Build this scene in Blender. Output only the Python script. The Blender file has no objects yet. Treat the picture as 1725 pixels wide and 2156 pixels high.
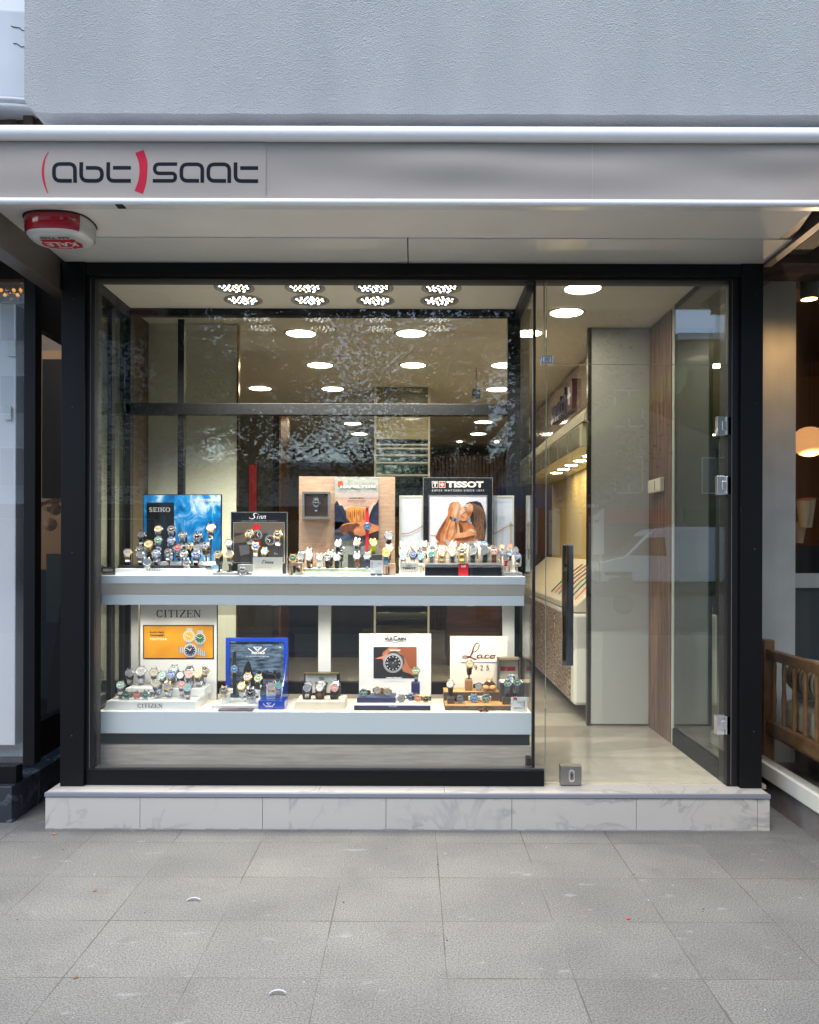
import bpy, math, random
from mathutils import Vector, Matrix
random.seed(7)
S = bpy.context.scene
COL = S.collection
R = math.radians
# ---------------------------------------------------------------- camera
CX, CY, F, ROLL, EYE = 870.0, 1150.0, 1720.0, 0.003, 1.35
cam = bpy.data.cameras.new('camera'); co = bpy.data.objects.new('camera', cam); COL.objects.link(co)
cam.sensor_fit = 'VERTICAL'; cam.sensor_height = 36; cam.sensor_width = 36*819/1024
cam.lens = 36*F/2156
cam.shift_y = (CY-1078)/2156; cam.shift_x = -(CX-862.5)/2156
cam.clip_start = .05; cam.clip_end = 2000
co.location = (0, 0, EYE); co.rotation_euler = (R(90), -ROLL, 0)
S.camera = co
# ---------------------------------------------------------------- sky, sun, exposure
w = bpy.data.worlds.new('World'); S.world = w; w.use_nodes = True
nt = w.node_tree; bg = nt.nodes['Background']
sky = nt.nodes.new('ShaderNodeTexSky'); sky.sky_type = 'NISHITA'; sky.sun_disc = False
SUN_EL, SUN_AZ = 58, 205
sky.sun_elevation = R(SUN_EL); sky.sun_rotation = R(SUN_AZ); sky.air_density = 1.0; sky.dust_density = 1.2; sky.ozone_density = 1.0
nt.links.new(sky.outputs[0], bg.inputs[0]); bg.inputs[1].default_value = .15
sl = bpy.data.lights.new('sun', 'SUN'); so = bpy.data.objects.new('sun', sl); COL.objects.link(so)
sl.energy = .6; sl.angle = R(28); sl.color = (1, .97, .93)
so.rotation_euler = (R(90-SUN_EL), 0, R(180-SUN_AZ)); so.location = (0, -5, 20)
S.view_settings.view_transform = 'Standard'; S.view_settings.look = 'None'
S.view_settings.exposure = 1.36; S.view_settings.gamma = 1
S.view_settings.use_curve_mapping = False
S.render.engine = 'CYCLES'
cy = S.cycles
cy.use_denoising = True; cy.denoiser = 'OPENIMAGEDENOISE'
cy.max_bounces = 8; cy.diffuse_bounces = 3; cy.glossy_bounces = 5; cy.transmission_bounces = 4
cy.transparent_max_bounces = 32; cy.sample_clamp_indirect = 4; cy.sample_clamp_direct = 0
cy.caustics_reflective = False; cy.caustics_refractive = False
# ---------------------------------------------------------------- measuring helpers (display pixels of the photo, 1725 wide)
def W(x, y, Y):
    u, v = x-CX, y-CY
    return Vector(((u+ROLL*v)*Y/F, Y, EYE-(v-ROLL*u)*Y/F))
def PX(x, Y): return (x-CX)*Y/F
def PZ(y, Y): return EYE-(y-CY)*Y/F
CROPS = {'A': (197.3, 1017, .264), 'B': (592, 986.6, .176), 'C': (834.9, 986.6, .176), 'D': (197.3, 1259.9, .264),
         'E': (592, 1290.2, .1936), 'F': (910.7, 1290.2, .1496), 'K': (0, 242.9, .396), 'N': (0, 1593.8, .5),
         'I': (1, 1, 1), 'L': (0, 379.5, .352), 'O': (0, 0, 1)}
def cp(k, x, y):
    a, b, s = CROPS[k]; return a+x*s, b+y*s
def lin(c):
    c /= 255.0
    return c/12.92 if c <= .04045 else ((c+.055)/1.055)**2.4
def rgb(r, g, b): return (lin(r), lin(g), lin(b), 1)
# ---------------------------------------------------------------- materials
MAT = {}
def base(name):
    m = bpy.data.materials.new(name); m.use_nodes = True
    p = m.node_tree.nodes['Principled BSDF']; MAT[name] = m
    return m, m.node_tree, p
def sp(p, k, v):
    if k in p.inputs: p.inputs[k].default_value = v
def mat(name, c, rough=.5, metal=0, coat=0, spec=.5, nz=None, bump=0, c2=None, stretch=(1, 1, 1), detail=4, bscale=None, emit=0, ec=None, rv=0):
    m, t, p = base(name)
    p.inputs['Base Color'].default_value = c; p.inputs['Roughness'].default_value = rough
    p.inputs['Metallic'].default_value = metal; sp(p, 'Coat Weight', coat); sp(p, 'Specular IOR Level', spec); sp(p, 'Coat Roughness', .04)
    if emit:
        sp(p, 'Emission Color', ec or c); sp(p, 'Emission Strength', emit)
    if nz:
        tc = t.nodes.new('ShaderNodeTexCoord'); mp = t.nodes.new('ShaderNodeMapping'); mp.inputs['Scale'].default_value = stretch
        t.links.new(tc.outputs['Object'], mp.inputs[0])
        n = t.nodes.new('ShaderNodeTexNoise'); n.inputs['Scale'].default_value = nz; n.inputs['Detail'].default_value = detail
        t.links.new(mp.outputs[0], n.inputs['Vector'])
        if c2:
            cr = t.nodes.new('ShaderNodeValToRGB'); cr.color_ramp.elements[0].position = .35; cr.color_ramp.elements[1].position = .65
            cr.color_ramp.elements[0].color = c; cr.color_ramp.elements[1].color = c2
            t.links.new(n.outputs[0], cr.inputs[0]); t.links.new(cr.outputs[0], p.inputs['Base Color'])
        if rv:
            mr = t.nodes.new('ShaderNodeMapRange'); mr.inputs[3].default_value = max(0, rough-rv); mr.inputs[4].default_value = rough+rv
            t.links.new(n.outputs[0], mr.inputs[0]); t.links.new(mr.outputs[0], p.inputs['Roughness'])
        if bump:
            b = t.nodes.new('ShaderNodeBump'); b.inputs['Strength'].default_value = bump; b.inputs['Distance'].default_value = .01
            src = n
            if bscale:
                src = t.nodes.new('ShaderNodeTexNoise'); src.inputs['Scale'].default_value = bscale; src.inputs['Detail'].default_value = 3
                t.links.new(mp.outputs[0], src.inputs['Vector'])
            t.links.new(src.outputs[0], b.inputs['Height']); t.links.new(b.outputs[0], p.inputs['Normal'])
    return m
def N(t, kind, **kw):
    n = t.nodes.new(kind)
    for k, v in kw.items():
        if k.startswith('i_'):
            n.inputs[int(k[2:])].default_value = v
        else: setattr(n, k, v)
    return n
def glass(name, tint=(.93, .96, .94, 1), f0=.045, rough=0.0):
    m, t, p = base(name); t.nodes.remove(p)
    out = t.nodes['Material Output']
    tr = N(t, 'ShaderNodeBsdfTransparent'); tr.inputs[0].default_value = tint
    gl = N(t, 'ShaderNodeBsdfGlossy'); gl.inputs['Roughness'].default_value = rough; gl.inputs[0].default_value = (1, 1, 1, 1)
    lw = N(t, 'ShaderNodeLayerWeight'); lw.inputs[0].default_value = .5
    pw = N(t, 'ShaderNodeMath', operation='POWER'); pw.inputs[1].default_value = 5
    mr = N(t, 'ShaderNodeMapRange'); mr.inputs[3].default_value = f0; mr.inputs[4].default_value = 1
    mx = N(t, 'ShaderNodeMixShader')
    t.links.new(lw.outputs['Facing'], pw.inputs[0]); t.links.new(pw.outputs[0], mr.inputs[0]); t.links.new(mr.outputs[0], mx.inputs[0])
    t.links.new(tr.outputs[0], mx.inputs[1]); t.links.new(gl.outputs[0], mx.inputs[2]); t.links.new(mx.outputs[0], out.inputs[0])
    return m
black = mat('black_powder_coat', rgb(10, 11, 13), .5, spec=.25, nz=60, rv=.12, bump=.02)
black2 = mat('black_gasket', rgb(10, 10, 12), .55)
chrome = mat('polished_chrome', rgb(228, 228, 230), .16, .85)
steelb = mat('brushed_steel', rgb(165, 163, 160), .32, 1, nz=300, stretch=(1, 1, .02), rv=.1)
alu = mat('white_aluminium', rgb(252, 252, 252), .25, 0, coat=.8)
soffit = mat('soffit_panel', rgb(246, 244, 240), .5, nz=3, c2=rgb(241, 238, 233), detail=2)
soffitg = mat('soffit_glossy_panel', rgb(244, 244, 240), .12, coat=.6, nz=2.2, bump=.02, detail=1)
beam = mat('brown_grey_metal', rgb(112, 103, 98), .35, .3, nz=30, rv=.1, c2=rgb(122, 112, 106))
whitep = mat('white_lacquer', rgb(226, 226, 222), .3, coat=.3)
whitem = mat('white_matt', rgb(232, 230, 226), .6)
cream = mat('cream_board', rgb(232, 224, 206), .5)
cream2 = mat('cream_leather', rgb(228, 214, 190), .45)
greyblue = mat('pale_grey_lacquer', rgb(220, 225, 228), .25, coat=.5)
taupe = mat('taupe_lacquer', rgb(224, 217, 206), .35, coat=.3)
darkb = mat('charcoal_board', rgb(42, 44, 50), .45)
navy = mat('navy_board', rgb(30, 38, 66), .4)
blackb = mat('black_board', rgb(20, 22, 27), .35, coat=.2)
silverf = mat('silver_edge', rgb(190, 190, 188), .25, .8)
royal = mat('royal_blue_acrylic', rgb(20, 62, 168), .2, coat=.6)
olive = mat('beige_wall_panel', rgb(226, 222, 204), .45, coat=.15, nz=1.2, c2=rgb(218, 214, 196), detail=2)
ceilm = mat('ceiling_paint', rgb(222, 214, 200), .7)
dimwall = mat('warm_brown_wall', rgb(112, 94, 76), .6, nz=2, c2=rgb(98, 82, 66))
red = mat('red_print', rgb(196, 30, 42), .45)
logored = mat('logo_red', rgb(186, 36, 60), .8, spec=.2)
logonavy = mat('logo_navy', rgb(16, 22, 34), .8, spec=.2)
inkd = mat('dark_ink', rgb(24, 25, 30), .5)
inkw = mat('white_ink', rgb(240, 240, 238), .5)
inkg = mat('grey_ink', rgb(130, 132, 136), .5)
maroon = mat('maroon_ink', rgb(110, 28, 32), .5)
orangep = mat('orange_print', rgb(214, 150, 30), .45, nz=8, c2=rgb(200, 132, 22), detail=1)
glassF = glass('shopfront_glass', (.965, .98, .968, 1), .036)
glassD = glass('door_glass', (.955, .975, .955, 1), .075)
glassI = glass('inner_glass', (.95, .965, .95, 1), .04)
mirrorm = mat('smoked_mirror', rgb(150, 152, 140), .03, 1)
def wood(name, a, b, sc=6, axis=(1, 1, 9), rough=.45, bump=.08):
    return mat(name, a, rough, nz=sc, c2=b, stretch=axis, detail=8, bump=bump)
woodpink = wood('light_oak_veneer', rgb(176, 146, 122), rgb(156, 126, 104), 7, (1.2, 1, 12))
woodgrey = wood('grey_oak_plinth', rgb(208, 194, 180), rgb(180, 166, 152), 5, (1, 1, 14))
woodwarm = wood('warm_oak_step', rgb(206, 160, 98), rgb(176, 128, 70), 9, (1.5, 12, 1))
wooddark = wood('dark_oak_edge', rgb(104, 88, 76), rgb(74, 62, 54), 9, (1.5, 1, 12))
woodslat = wood('slat_wood', rgb(150, 122, 104), rgb(122, 96, 82), 6, (8, 8, .6))
woodbench = wood('bench_wood', rgb(172, 128, 88), rgb(144, 102, 66), 6, (2, 2, 2))
woodback = wood('dark_walnut', rgb(92, 58, 38), rgb(64, 38, 26), 4, (1, 1, 7))
# --- plaster
def plaster():
    m, t, p = base('rough_plaster')
    tc = N(t, 'ShaderNodeTexCoord')
    n1 = N(t, 'ShaderNodeTexNoise'); n1.inputs['Scale'].default_value = 290; n1.inputs['Detail'].default_value = 3; n1.inputs['Roughness'].default_value = .6
    n2 = N(t, 'ShaderNodeTexNoise'); n2.inputs['Scale'].default_value = 1.1; n2.inputs['Detail'].default_value = 3
    vo = N(t, 'ShaderNodeTexVoronoi'); vo.inputs['Scale'].default_value = 190
    for q in (n1, vo): t.links.new(tc.outputs['Object'], q.inputs['Vector'])
    mp = N(t, 'ShaderNodeMapping'); mp.inputs['Scale'].default_value = (2.6, 1, .8); t.links.new(tc.outputs['Object'], mp.inputs[0]); t.links.new(mp.outputs[0], n2.inputs['Vector']); n2.inputs['Detail'].default_value = 6
    cr = N(t, 'ShaderNodeValToRGB'); cr.color_ramp.elements[0].position = .35; cr.color_ramp.elements[1].position = .7
    cr.color_ramp.elements[0].color = rgb(182, 184, 183); cr.color_ramp.elements[1].color = rgb(194, 195, 193)
    t.links.new(n2.outputs[0], cr.inputs[0])
    cr2 = N(t, 'ShaderNodeValToRGB'); cr2.color_ramp.elements[0].position = .3; cr2.color_ramp.elements[1].position = .55
    cr2.color_ramp.elements[0].color = (.62, .64, .68, 1); cr2.color_ramp.elements[1].color = (1, 1, 1, 1)
    t.links.new(n1.outputs[0], cr2.inputs[0])
    mx = N(t, 'ShaderNodeMixRGB', blend_type='MULTIPLY'); mx.inputs[0].default_value = .5
    t.links.new(cr.outputs[0], mx.inputs[1]); t.links.new(cr2.outputs[0], mx.inputs[2]); t.links.new(mx.outputs[0], p.inputs['Base Color'])
    ad = N(t, 'ShaderNodeMath', operation='ADD'); t.links.new(n1.outputs[0], ad.inputs[0]); t.links.new(vo.outputs[0], ad.inputs[1])
    b = N(t, 'ShaderNodeBump'); b.inputs['Strength'].default_value = .9; b.inputs['Distance'].default_value = .0042
    t.links.new(ad.outputs[0], b.inputs['Height']); t.links.new(b.outputs[0], p.inputs['Normal'])
    p.inputs['Roughness'].default_value = .95; sp(p, 'Specular IOR Level', .2)
    return m
plast = plaster()
# --- tiled stone (pavement): pattern and speckle
def tiled(name, sx, sy, ox, oy, ca, cb, joint, speck=420, jw=.004, vary=.10, rough=.8, jointc=(.09, .08, .07, 1), spk=.35, stain=True):
    m, t, p = base(name)
    L = t.links
    tc = N(t, 'ShaderNodeTexCoord'); sx_ = N(t, 'ShaderNodeSeparateXYZ'); L.new(tc.outputs['Object'], sx_.inputs[0])
    def axis(o, s, off):
        a = N(t, 'ShaderNodeMath', operation='SUBTRACT'); a.inputs[1].default_value = off; L.new(sx_.outputs[o], a.inputs[0])
        d = N(t, 'ShaderNodeMath', operation='DIVIDE'); d.inputs[1].default_value = s; L.new(a.outputs[0], d.inputs[0])
        fl = N(t, 'ShaderNodeMath', operation='FLOOR'); L.new(d.outputs[0], fl.inputs[0])
        fr = N(t, 'ShaderNodeMath', operation='SUBTRACT'); L.new(d.outputs[0], fr.inputs[0]); L.new(fl.outputs[0], fr.inputs[1])
        pp = N(t, 'ShaderNodeMath', operation='PINGPONG'); pp.inputs[1].default_value = .5; L.new(fr.outputs[0], pp.inputs[0])
        mu = N(t, 'ShaderNodeMath', operation='MULTIPLY'); mu.inputs[1].default_value = s; L.new(pp.outputs[0], mu.inputs[0])
        return fl, mu
    fx, dx = axis(0, sx, ox); fy, dy = axis(1, sy, oy)
    mn = N(t, 'ShaderNodeMath', operation='MINIMUM'); L.new(dx.outputs[0], mn.inputs[0]); L.new(dy.outputs[0], mn.inputs[1])
    nj = N(t, 'ShaderNodeTexNoise'); nj.inputs['Scale'].default_value = 2.3; nj.inputs['Detail'].default_value = 3; L.new(tc.outputs['Object'], nj.inputs['Vector'])
    jr = N(t, 'ShaderNodeMapRange'); jr.inputs[1].default_value = .42; jr.inputs[2].default_value = .62; jr.inputs[3].default_value = jw*.08; jr.inputs[4].default_value = jw*1.15; L.new(nj.outputs[0], jr.inputs[0])
    ls = N(t, 'ShaderNodeMath', operation='LESS_THAN'); L.new(mn.outputs[0], ls.inputs[0]); L.new(jr.outputs[0], ls.inputs[1])
    cb_ = N(t, 'ShaderNodeCombineXYZ'); L.new(fx.outputs[0], cb_.inputs[0]); L.new(fy.outputs[0], cb_.inputs[1])
    wn = N(t, 'ShaderNodeTexWhiteNoise', noise_dimensions='2D'); L.new(cb_.outputs[0], wn.inputs['Vector'])
    n1 = N(t, 'ShaderNodeTexNoise'); n1.inputs['Scale'].default_value = 2.4; n1.inputs['Detail'].default_value = 8; L.new(tc.outputs['Object'], n1.inputs['Vector'])
    cr = N(t, 'ShaderNodeValToRGB'); cr.color_ramp.elements[0].position = .3; cr.color_ramp.elements[1].position = .7
    cr.color_ramp.elements[0].color = ca; cr.color_ramp.elements[1].color = cb; L.new(n1.outputs[0], cr.inputs[0])
    n2 = N(t, 'ShaderNodeTexNoise'); n2.inputs['Scale'].default_value = speck; n2.inputs['Detail'].default_value = 2; n2.inputs['Roughness'].default_value = .7; L.new(tc.outputs['Object'], n2.inputs['Vector'])
    c2 = N(t, 'ShaderNodeMapRange'); c2.inputs[1].default_value = .3; c2.inputs[2].default_value = .7; c2.inputs[3].default_value = 1-spk; c2.inputs[4].default_value = 1+spk; L.new(n2.outputs[0], c2.inputs[0])
    v = N(t, 'ShaderNodeMapRange'); v.inputs[3].default_value = 1-vary; v.inputs[4].default_value = 1+vary; L.new(wn.outputs['Value'], v.inputs[0])
    mm = N(t, 'ShaderNodeMath', operation='MULTIPLY'); L.new(c2.outputs[0], mm.inputs[0]); L.new(v.outputs[0], mm.inputs[1])
    vm = N(t, 'ShaderNodeVectorMath', operation='SCALE'); L.new(cr.outputs[0], vm.inputs[0]); L.new(mm.outputs[0], vm.inputs['Scale'])
    last = vm.outputs[0]
    if stain:
        # dirt blotches and pale smears with their own shape
        n3 = N(t, 'ShaderNodeTexNoise'); n3.inputs['Scale'].default_value = 5.5; n3.inputs['Detail'].default_value = 8; n3.inputs['Roughness'].default_value = .68; L.new(tc.outputs['Object'], n3.inputs['Vector'])
        d1 = N(t, 'ShaderNodeMapRange'); d1.inputs[1].default_value = .56; d1.inputs[2].default_value = .72; d1.inputs[4].default_value = .32; L.new(n3.outputs[0], d1.inputs[0])
        m1 = N(t, 'ShaderNodeMixRGB'); m1.inputs[2].default_value = rgb(76, 72, 66); L.new(d1.outputs[0], m1.inputs[0]); L.new(last, m1.inputs[1])
        mp = N(t, 'ShaderNodeMapping'); mp.inputs['Scale'].default_value = (6, 13, 6); mp.inputs['Location'].default_value = (3, 7, 1); L.new(tc.outputs['Object'], mp.inputs[0])
        n4 = N(t, 'ShaderNodeTexNoise'); n4.inputs['Scale'].default_value = 1.6; n4.inputs['Detail'].default_value = 5; L.new(mp.outputs[0], n4.inputs['Vector'])
        d2 = N(t, 'ShaderNodeMapRange'); d2.inputs[1].default_value = .66; d2.inputs[2].default_value = .74; d2.inputs[4].default_value = .13; L.new(n4.outputs[0], d2.inputs[0])
        m2 = N(t, 'ShaderNodeMixRGB'); m2.inputs[2].default_value = rgb(196, 198, 202); L.new(d2.outputs[0], m2.inputs[0]); L.new(m1.outputs[0], m2.inputs[1])
        last = m2.outputs[0]
    mj = N(t, 'ShaderNodeMixRGB'); mj.inputs[2].default_value = jointc; L.new(ls.outputs[0], mj.inputs[0]); L.new(last, mj.inputs[1])
    L.new(mj.outputs[0], p.inputs['Base Color'])
    b = N(t, 'ShaderNodeBump'); b.inputs['Strength'].default_value = .25; b.inputs['Distance'].default_value = .003
    hh = N(t, 'ShaderNodeMath', operation='SUBTRACT'); L.new(n2.outputs[0], hh.inputs[0]); L.new(ls.outputs[0], hh.inputs[1]); L.new(hh.outputs[0], b.inputs['Height'])
    L.new(b.outputs[0], p.inputs['Normal']); p.inputs['Roughness'].default_value = rough
    return m
def marble(name, a, b, vein, rough=.25, sc=1.6, vw=.035, amt=.55, tilex=None):
    m, t, p = base(name); L = t.links
    tc = N(t, 'ShaderNodeTexCoord'); src = tc.outputs['Object']
    if tilex:
        s = N(t, 'ShaderNodeSeparateXYZ'); L.new(src, s.inputs[0])
        d = N(t, 'ShaderNodeMath', operation='DIVIDE'); d.inputs[1].default_value = tilex; L.new(s.outputs[0], d.inputs[0])
        fl = N(t, 'ShaderNodeMath', operation='FLOOR'); L.new(d.outputs[0], fl.inputs[0])
        wn = N(t, 'ShaderNodeTexWhiteNoise', noise_dimensions='1D'); L.new(fl.outputs[0], wn.inputs['W'])
        sc_ = N(t, 'ShaderNodeVectorMath', operation='SCALE'); sc_.inputs['Scale'].default_value = 9; L.new(wn.outputs['Color'], sc_.inputs[0])
        ad = N(t, 'ShaderNodeVectorMath', operation='ADD'); L.new(src, ad.inputs[0]); L.new(sc_.outputs[0], ad.inputs[1]); src = ad.outputs[0]
    n1 = N(t, 'ShaderNodeTexNoise'); n1.inputs['Scale'].default_value = sc; n1.inputs['Detail'].default_value = 7; n1.inputs['Distortion'].default_value = 1.6; L.new(src, n1.inputs['Vector'])
    a1 = N(t, 'ShaderNodeMath', operation='SUBTRACT'); a1.inputs[1].default_value = .5; L.new(n1.outputs[0], a1.inputs[0])
    a2 = N(t, 'ShaderNodeMath', operation='ABSOLUTE'); L.new(a1.outputs[0], a2.inputs[0])
    a3 = N(t, 'ShaderNodeMapRange'); a3.inputs[1].default_value = 0; a3.inputs[2].default_value = vw; a3.inputs[3].default_value = amt; a3.inputs[4].default_value = 0; L.new(a2.outputs[0], a3.inputs[0])
    n2 = N(t, 'ShaderNodeTexNoise'); n2.inputs['Scale'].default_value = sc*.8; n2.inputs['Detail'].default_value = 4; L.new(src, n2.inputs['Vector'])
    cr = N(t, 'ShaderNodeMixRGB'); cr.inputs[1].default_value = a; cr.inputs[2].default_value = b; L.new(n2.outputs[0], cr.inputs[0])
    mu = N(t, 'ShaderNodeMath', operation='MULTIPLY'); L.new(a3.outputs[0], mu.inputs[0])
    n3 = N(t, 'ShaderNodeTexNoise'); n3.inputs['Scale'].default_value = sc*1.3; L.new(src, n3.inputs['Vector'])
    m3 = N(t, 'ShaderNodeMapRange'); m3.inputs[1].default_value = .4; m3.inputs[2].default_value = .6; L.new(n3.outputs[0], m3.inputs[0]); L.new(m3.outputs[0], mu.inputs[1])
    mx = N(t, 'ShaderNodeMixRGB'); mx.inputs[2].default_value = vein; L.new(mu.outputs[0], mx.inputs[0]); L.new(cr.outputs[0], mx.inputs[1])
    L.new(mx.outputs[0], p.inputs['Base Color']); p.inputs['Roughness'].default_value = rough
    return m
pave = tiled('granite_paving', .3995, .388, .110, 3.715, rgb(97, 96, 94), rgb(112, 111, 107), None, speck=170, jw=.0024, vary=.08, spk=.6, jointc=(.075, .068, .058, 1))
stepm = marble('grey_marble_tile', rgb(188, 183, 174), rgb(199, 194, 185), rgb(138, 137, 138), .35, 2.1, .03, .6, tilex=.587)
floorm = marble('beige_marble_floor', rgb(168, 160, 148), rgb(180, 172, 160), rgb(150, 142, 132), .14, 1.2, .03, .5)
darkmarble = marble('dark_marble', rgb(40, 44, 50), rgb(58, 64, 72), rgb(150, 160, 172), .25, 2.5, .03, .45)
asphalt = mat('asphalt', rgb(62, 62, 64), .9, nz=60, c2=rgb(74, 74, 76), bump=.2)
# ---------------------------------------------------------------- mesh builder
WL = {}
def props(o, label=None, cat=None, group=None, kind=None):
    if label: o['label'] = label
    if cat: o['category'] = cat
    if group: o['group'] = group
    if kind: o['kind'] = kind
    return o
def thing(name, label, cat, loc=(0, 0, 0), group=None, rz=0):
    o = bpy.data.objects.new(name, None); COL.objects.link(o); o.empty_display_size = .05
    o.location = loc; o.rotation_euler = (0, 0, rz); WL[o.name] = Vector(loc)
    return props(o, label, cat, group)
class B:
    def __init__(s): s.v = []; s.f = []; s.m = []; s.sm = []
    def add(s, vs, fs, mi=0, smooth=False):
        o = len(s.v); s.v += [Vector(v) for v in vs]
        for f in fs:
            s.f.append([o+i for i in f]); s.m.append(mi); s.sm.append(smooth)
        return s
    def box(s, x0, x1, y0, y1, z0, z1, mi=0, M=None):
        vs = [Vector((x, y, z)) for z in (z0, z1) for y in (y0, y1) for x in (x0, x1)]
        if M: vs = [M @ v for v in vs]
        return s.add(vs, [(0, 2, 3, 1), (4, 5, 7, 6), (0, 1, 5, 4), (2, 6, 7, 3), (0, 4, 6, 2), (1, 3, 7, 5)], mi)
    def poly(s, pts, mi=0): return s.add(pts, [tuple(range(len(pts)))], mi)
    def prism(s, pts, d, mi=0):
        n = len(pts); d = Vector(d); p = [Vector(q) for q in pts]
        fs = [tuple(range(n)), tuple(range(2*n-1, n-1, -1))]+[(i, i+n, (i+1) % n+n, (i+1) % n) for i in range(n)]
        return s.add(p+[q+d for q in p], fs, mi)
    def tube(s, pts, r, n=8, mi=0, smooth=True, ends=True, flat=1.0):
        pts = [Vector(p) for p in pts]; vs = []; fs = []
        up = Vector((0, 0, 1)); prevu = None
        for i, p in enumerate(pts):
            d = (pts[min(i+1, len(pts)-1)]-pts[max(i-1, 0)]).normalized()
            if prevu is None:
                u = d.cross(up if abs(d.z) < .9 else Vector((1, 0, 0))).normalized()
            else: u = (prevu-d*prevu.dot(d)).normalized()
            prevu = u; v = d.cross(u); rr = r[i] if isinstance(r, (list, tuple)) else r
            for k in range(n):
                a = 2*math.pi*k/n; vs.append(p+u*math.cos(a)*rr+v*math.sin(a)*rr*flat)
        for i in range(len(pts)-1):
            for k in range(n):
                fs.append((i*n+k, i*n+(k+1) % n, (i+1)*n+(k+1) % n, (i+1)*n+k))
        s.add(vs, fs, mi, smooth)
        if ends: s.add(vs[:n], [tuple(range(n-1, -1, -1))], mi); s.add(vs[-n:], [tuple(range(n))], mi)
        return s
    def lathe(s, prof, n=24, M=None, mi=0, smooth=True, cap=True):
        M = M or Matrix(); vs = []; fs = []
        for r, z in prof:
            for k in range(n):
                a = 2*math.pi*k/n; vs.append(M @ Vector((r*math.cos(a), r*math.sin(a), z)))
        for i in range(len(prof)-1):
            for k in range(n): fs.append((i*n+k, i*n+(k+1) % n, (i+1)*n+(k+1) % n, (i+1)*n+k))
        s.add(vs, fs, mi, smooth)
        if cap: s.add(vs[:n], [tuple(range(n-1, -1, -1))], mi); s.add(vs[-n:], [tuple(range(n))], mi)
        return s
    def mesh(s, name, mats, off=Vector((0, 0, 0))):
        me = bpy.data.meshes.new(name)
        used = sorted({i for f in s.f for i in f}); ix = {u: k for k, u in enumerate(used)}
        me.from_pydata([tuple(s.v[u]-off) for u in used], [], [[ix[i] for i in f] for f in s.f])
        for m in (mats if isinstance(mats, (list, tuple)) else [mats]): me.materials.append(m)
        for p, mi, sm in zip(me.polygons, s.m, s.sm): p.material_index = mi; p.use_smooth = sm
        me.update(); return me
    def make(s, name, mats, parent=None, bev=0, rel=False, **kw):
        loc = Vector((0, 0, 0))
        if parent is not None: off = WL.get(parent.name, Vector((0, 0, 0)))
        else:
            if s.v and not rel and kw.get('kind') != 'structure':
                xs = [v.x for v in s.v]; ys = [v.y for v in s.v]; zs = [v.z for v in s.v]
                off = Vector(((min(xs)+max(xs))/2, (min(ys)+max(ys))/2, min(zs)))
            else: off = Vector((0, 0, 0))
            loc = off
        me = s.mesh(name, mats, Vector((0, 0, 0)) if rel else off)
        o = bpy.data.objects.new(name, me); COL.objects.link(o); o.location = loc if parent is None else (0, 0, 0)
        if parent is not None: o.parent = parent; WL[o.name] = WL.get(parent.name, Vector((0, 0, 0)))
        else: WL[o.name] = loc
        if bev:
            b = o.modifiers.new('bevel', 'BEVEL'); b.width = bev; b.segments = 2; b.limit_method = 'ANGLE'
        props(o, kw.get('label'), kw.get('cat'), kw.get('group'), kw.get('kind'))
        return o
TXT = {}
def text2d(s, bold=0, spacing=1):
    k = (s, bold, spacing)
    if k in TXT: return TXT[k]
    cu = bpy.data.curves.new('t', 'FONT'); cu.body = s; cu.size = 1; cu.offset = bold; cu.space_character = spacing; cu.resolution_u = 3
    o = bpy.data.objects.new('t', cu); COL.objects.link(o)
    me = bpy.data.meshes.new_from_object(o)
    vs = [(v.co.x, v.co.y) for v in me.vertices]; fs = [tuple(p.vertices) for p in me.polygons]
    bpy.data.objects.remove(o); bpy.data.meshes.remove(me); bpy.data.curves.remove(cu)
    x0 = min(v[0] for v in vs); x1 = max(v[0] for v in vs); y0 = min(v[1] for v in vs); y1 = max(v[1] for v in vs)
    TXT[k] = ([((x-x0)/(x1-x0), (y1-y)/(y1-y0)) for x, y in vs], fs); return TXT[k]
def arcp(cx, cy, rx, ry, a0, a1, n=12):
    return [(cx+rx*math.cos(R(a0+(a1-a0)*i/n)), cy+ry*math.sin(R(a0+(a1-a0)*i/n))) for i in range(n+1)]
def spline(pts, n=6):
    out = []; P = [pts[0]]+list(pts)+[pts[-1]]
    for i in range(1, len(P)-2):
        for k in range(n):
            t = k/n; q = []
            for c in range(len(pts[0])):
                p0, p1, p2, p3 = P[i-1][c], P[i][c], P[i+1][c], P[i+2][c]
                q.append(.5*((2*p1)+(-p0+p2)*t+(2*p0-5*p1+4*p2-p3)*t*t+(-p0+3*p1-3*p2+p3)*t**3))
            out.append(tuple(q))
    out.append(tuple(pts[-1])); return out
SERIF = {  # letter strokes on a 0..1 x 0..1 box (y down): ('v',x,thick) stems etc. drawn by serif()
    'I': .36, 'T': .78, 'E': .72, 'Z': .74, 'N': .86, 'C': .78, 'S': .62, 'K': .88, 'O': .88}
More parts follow.
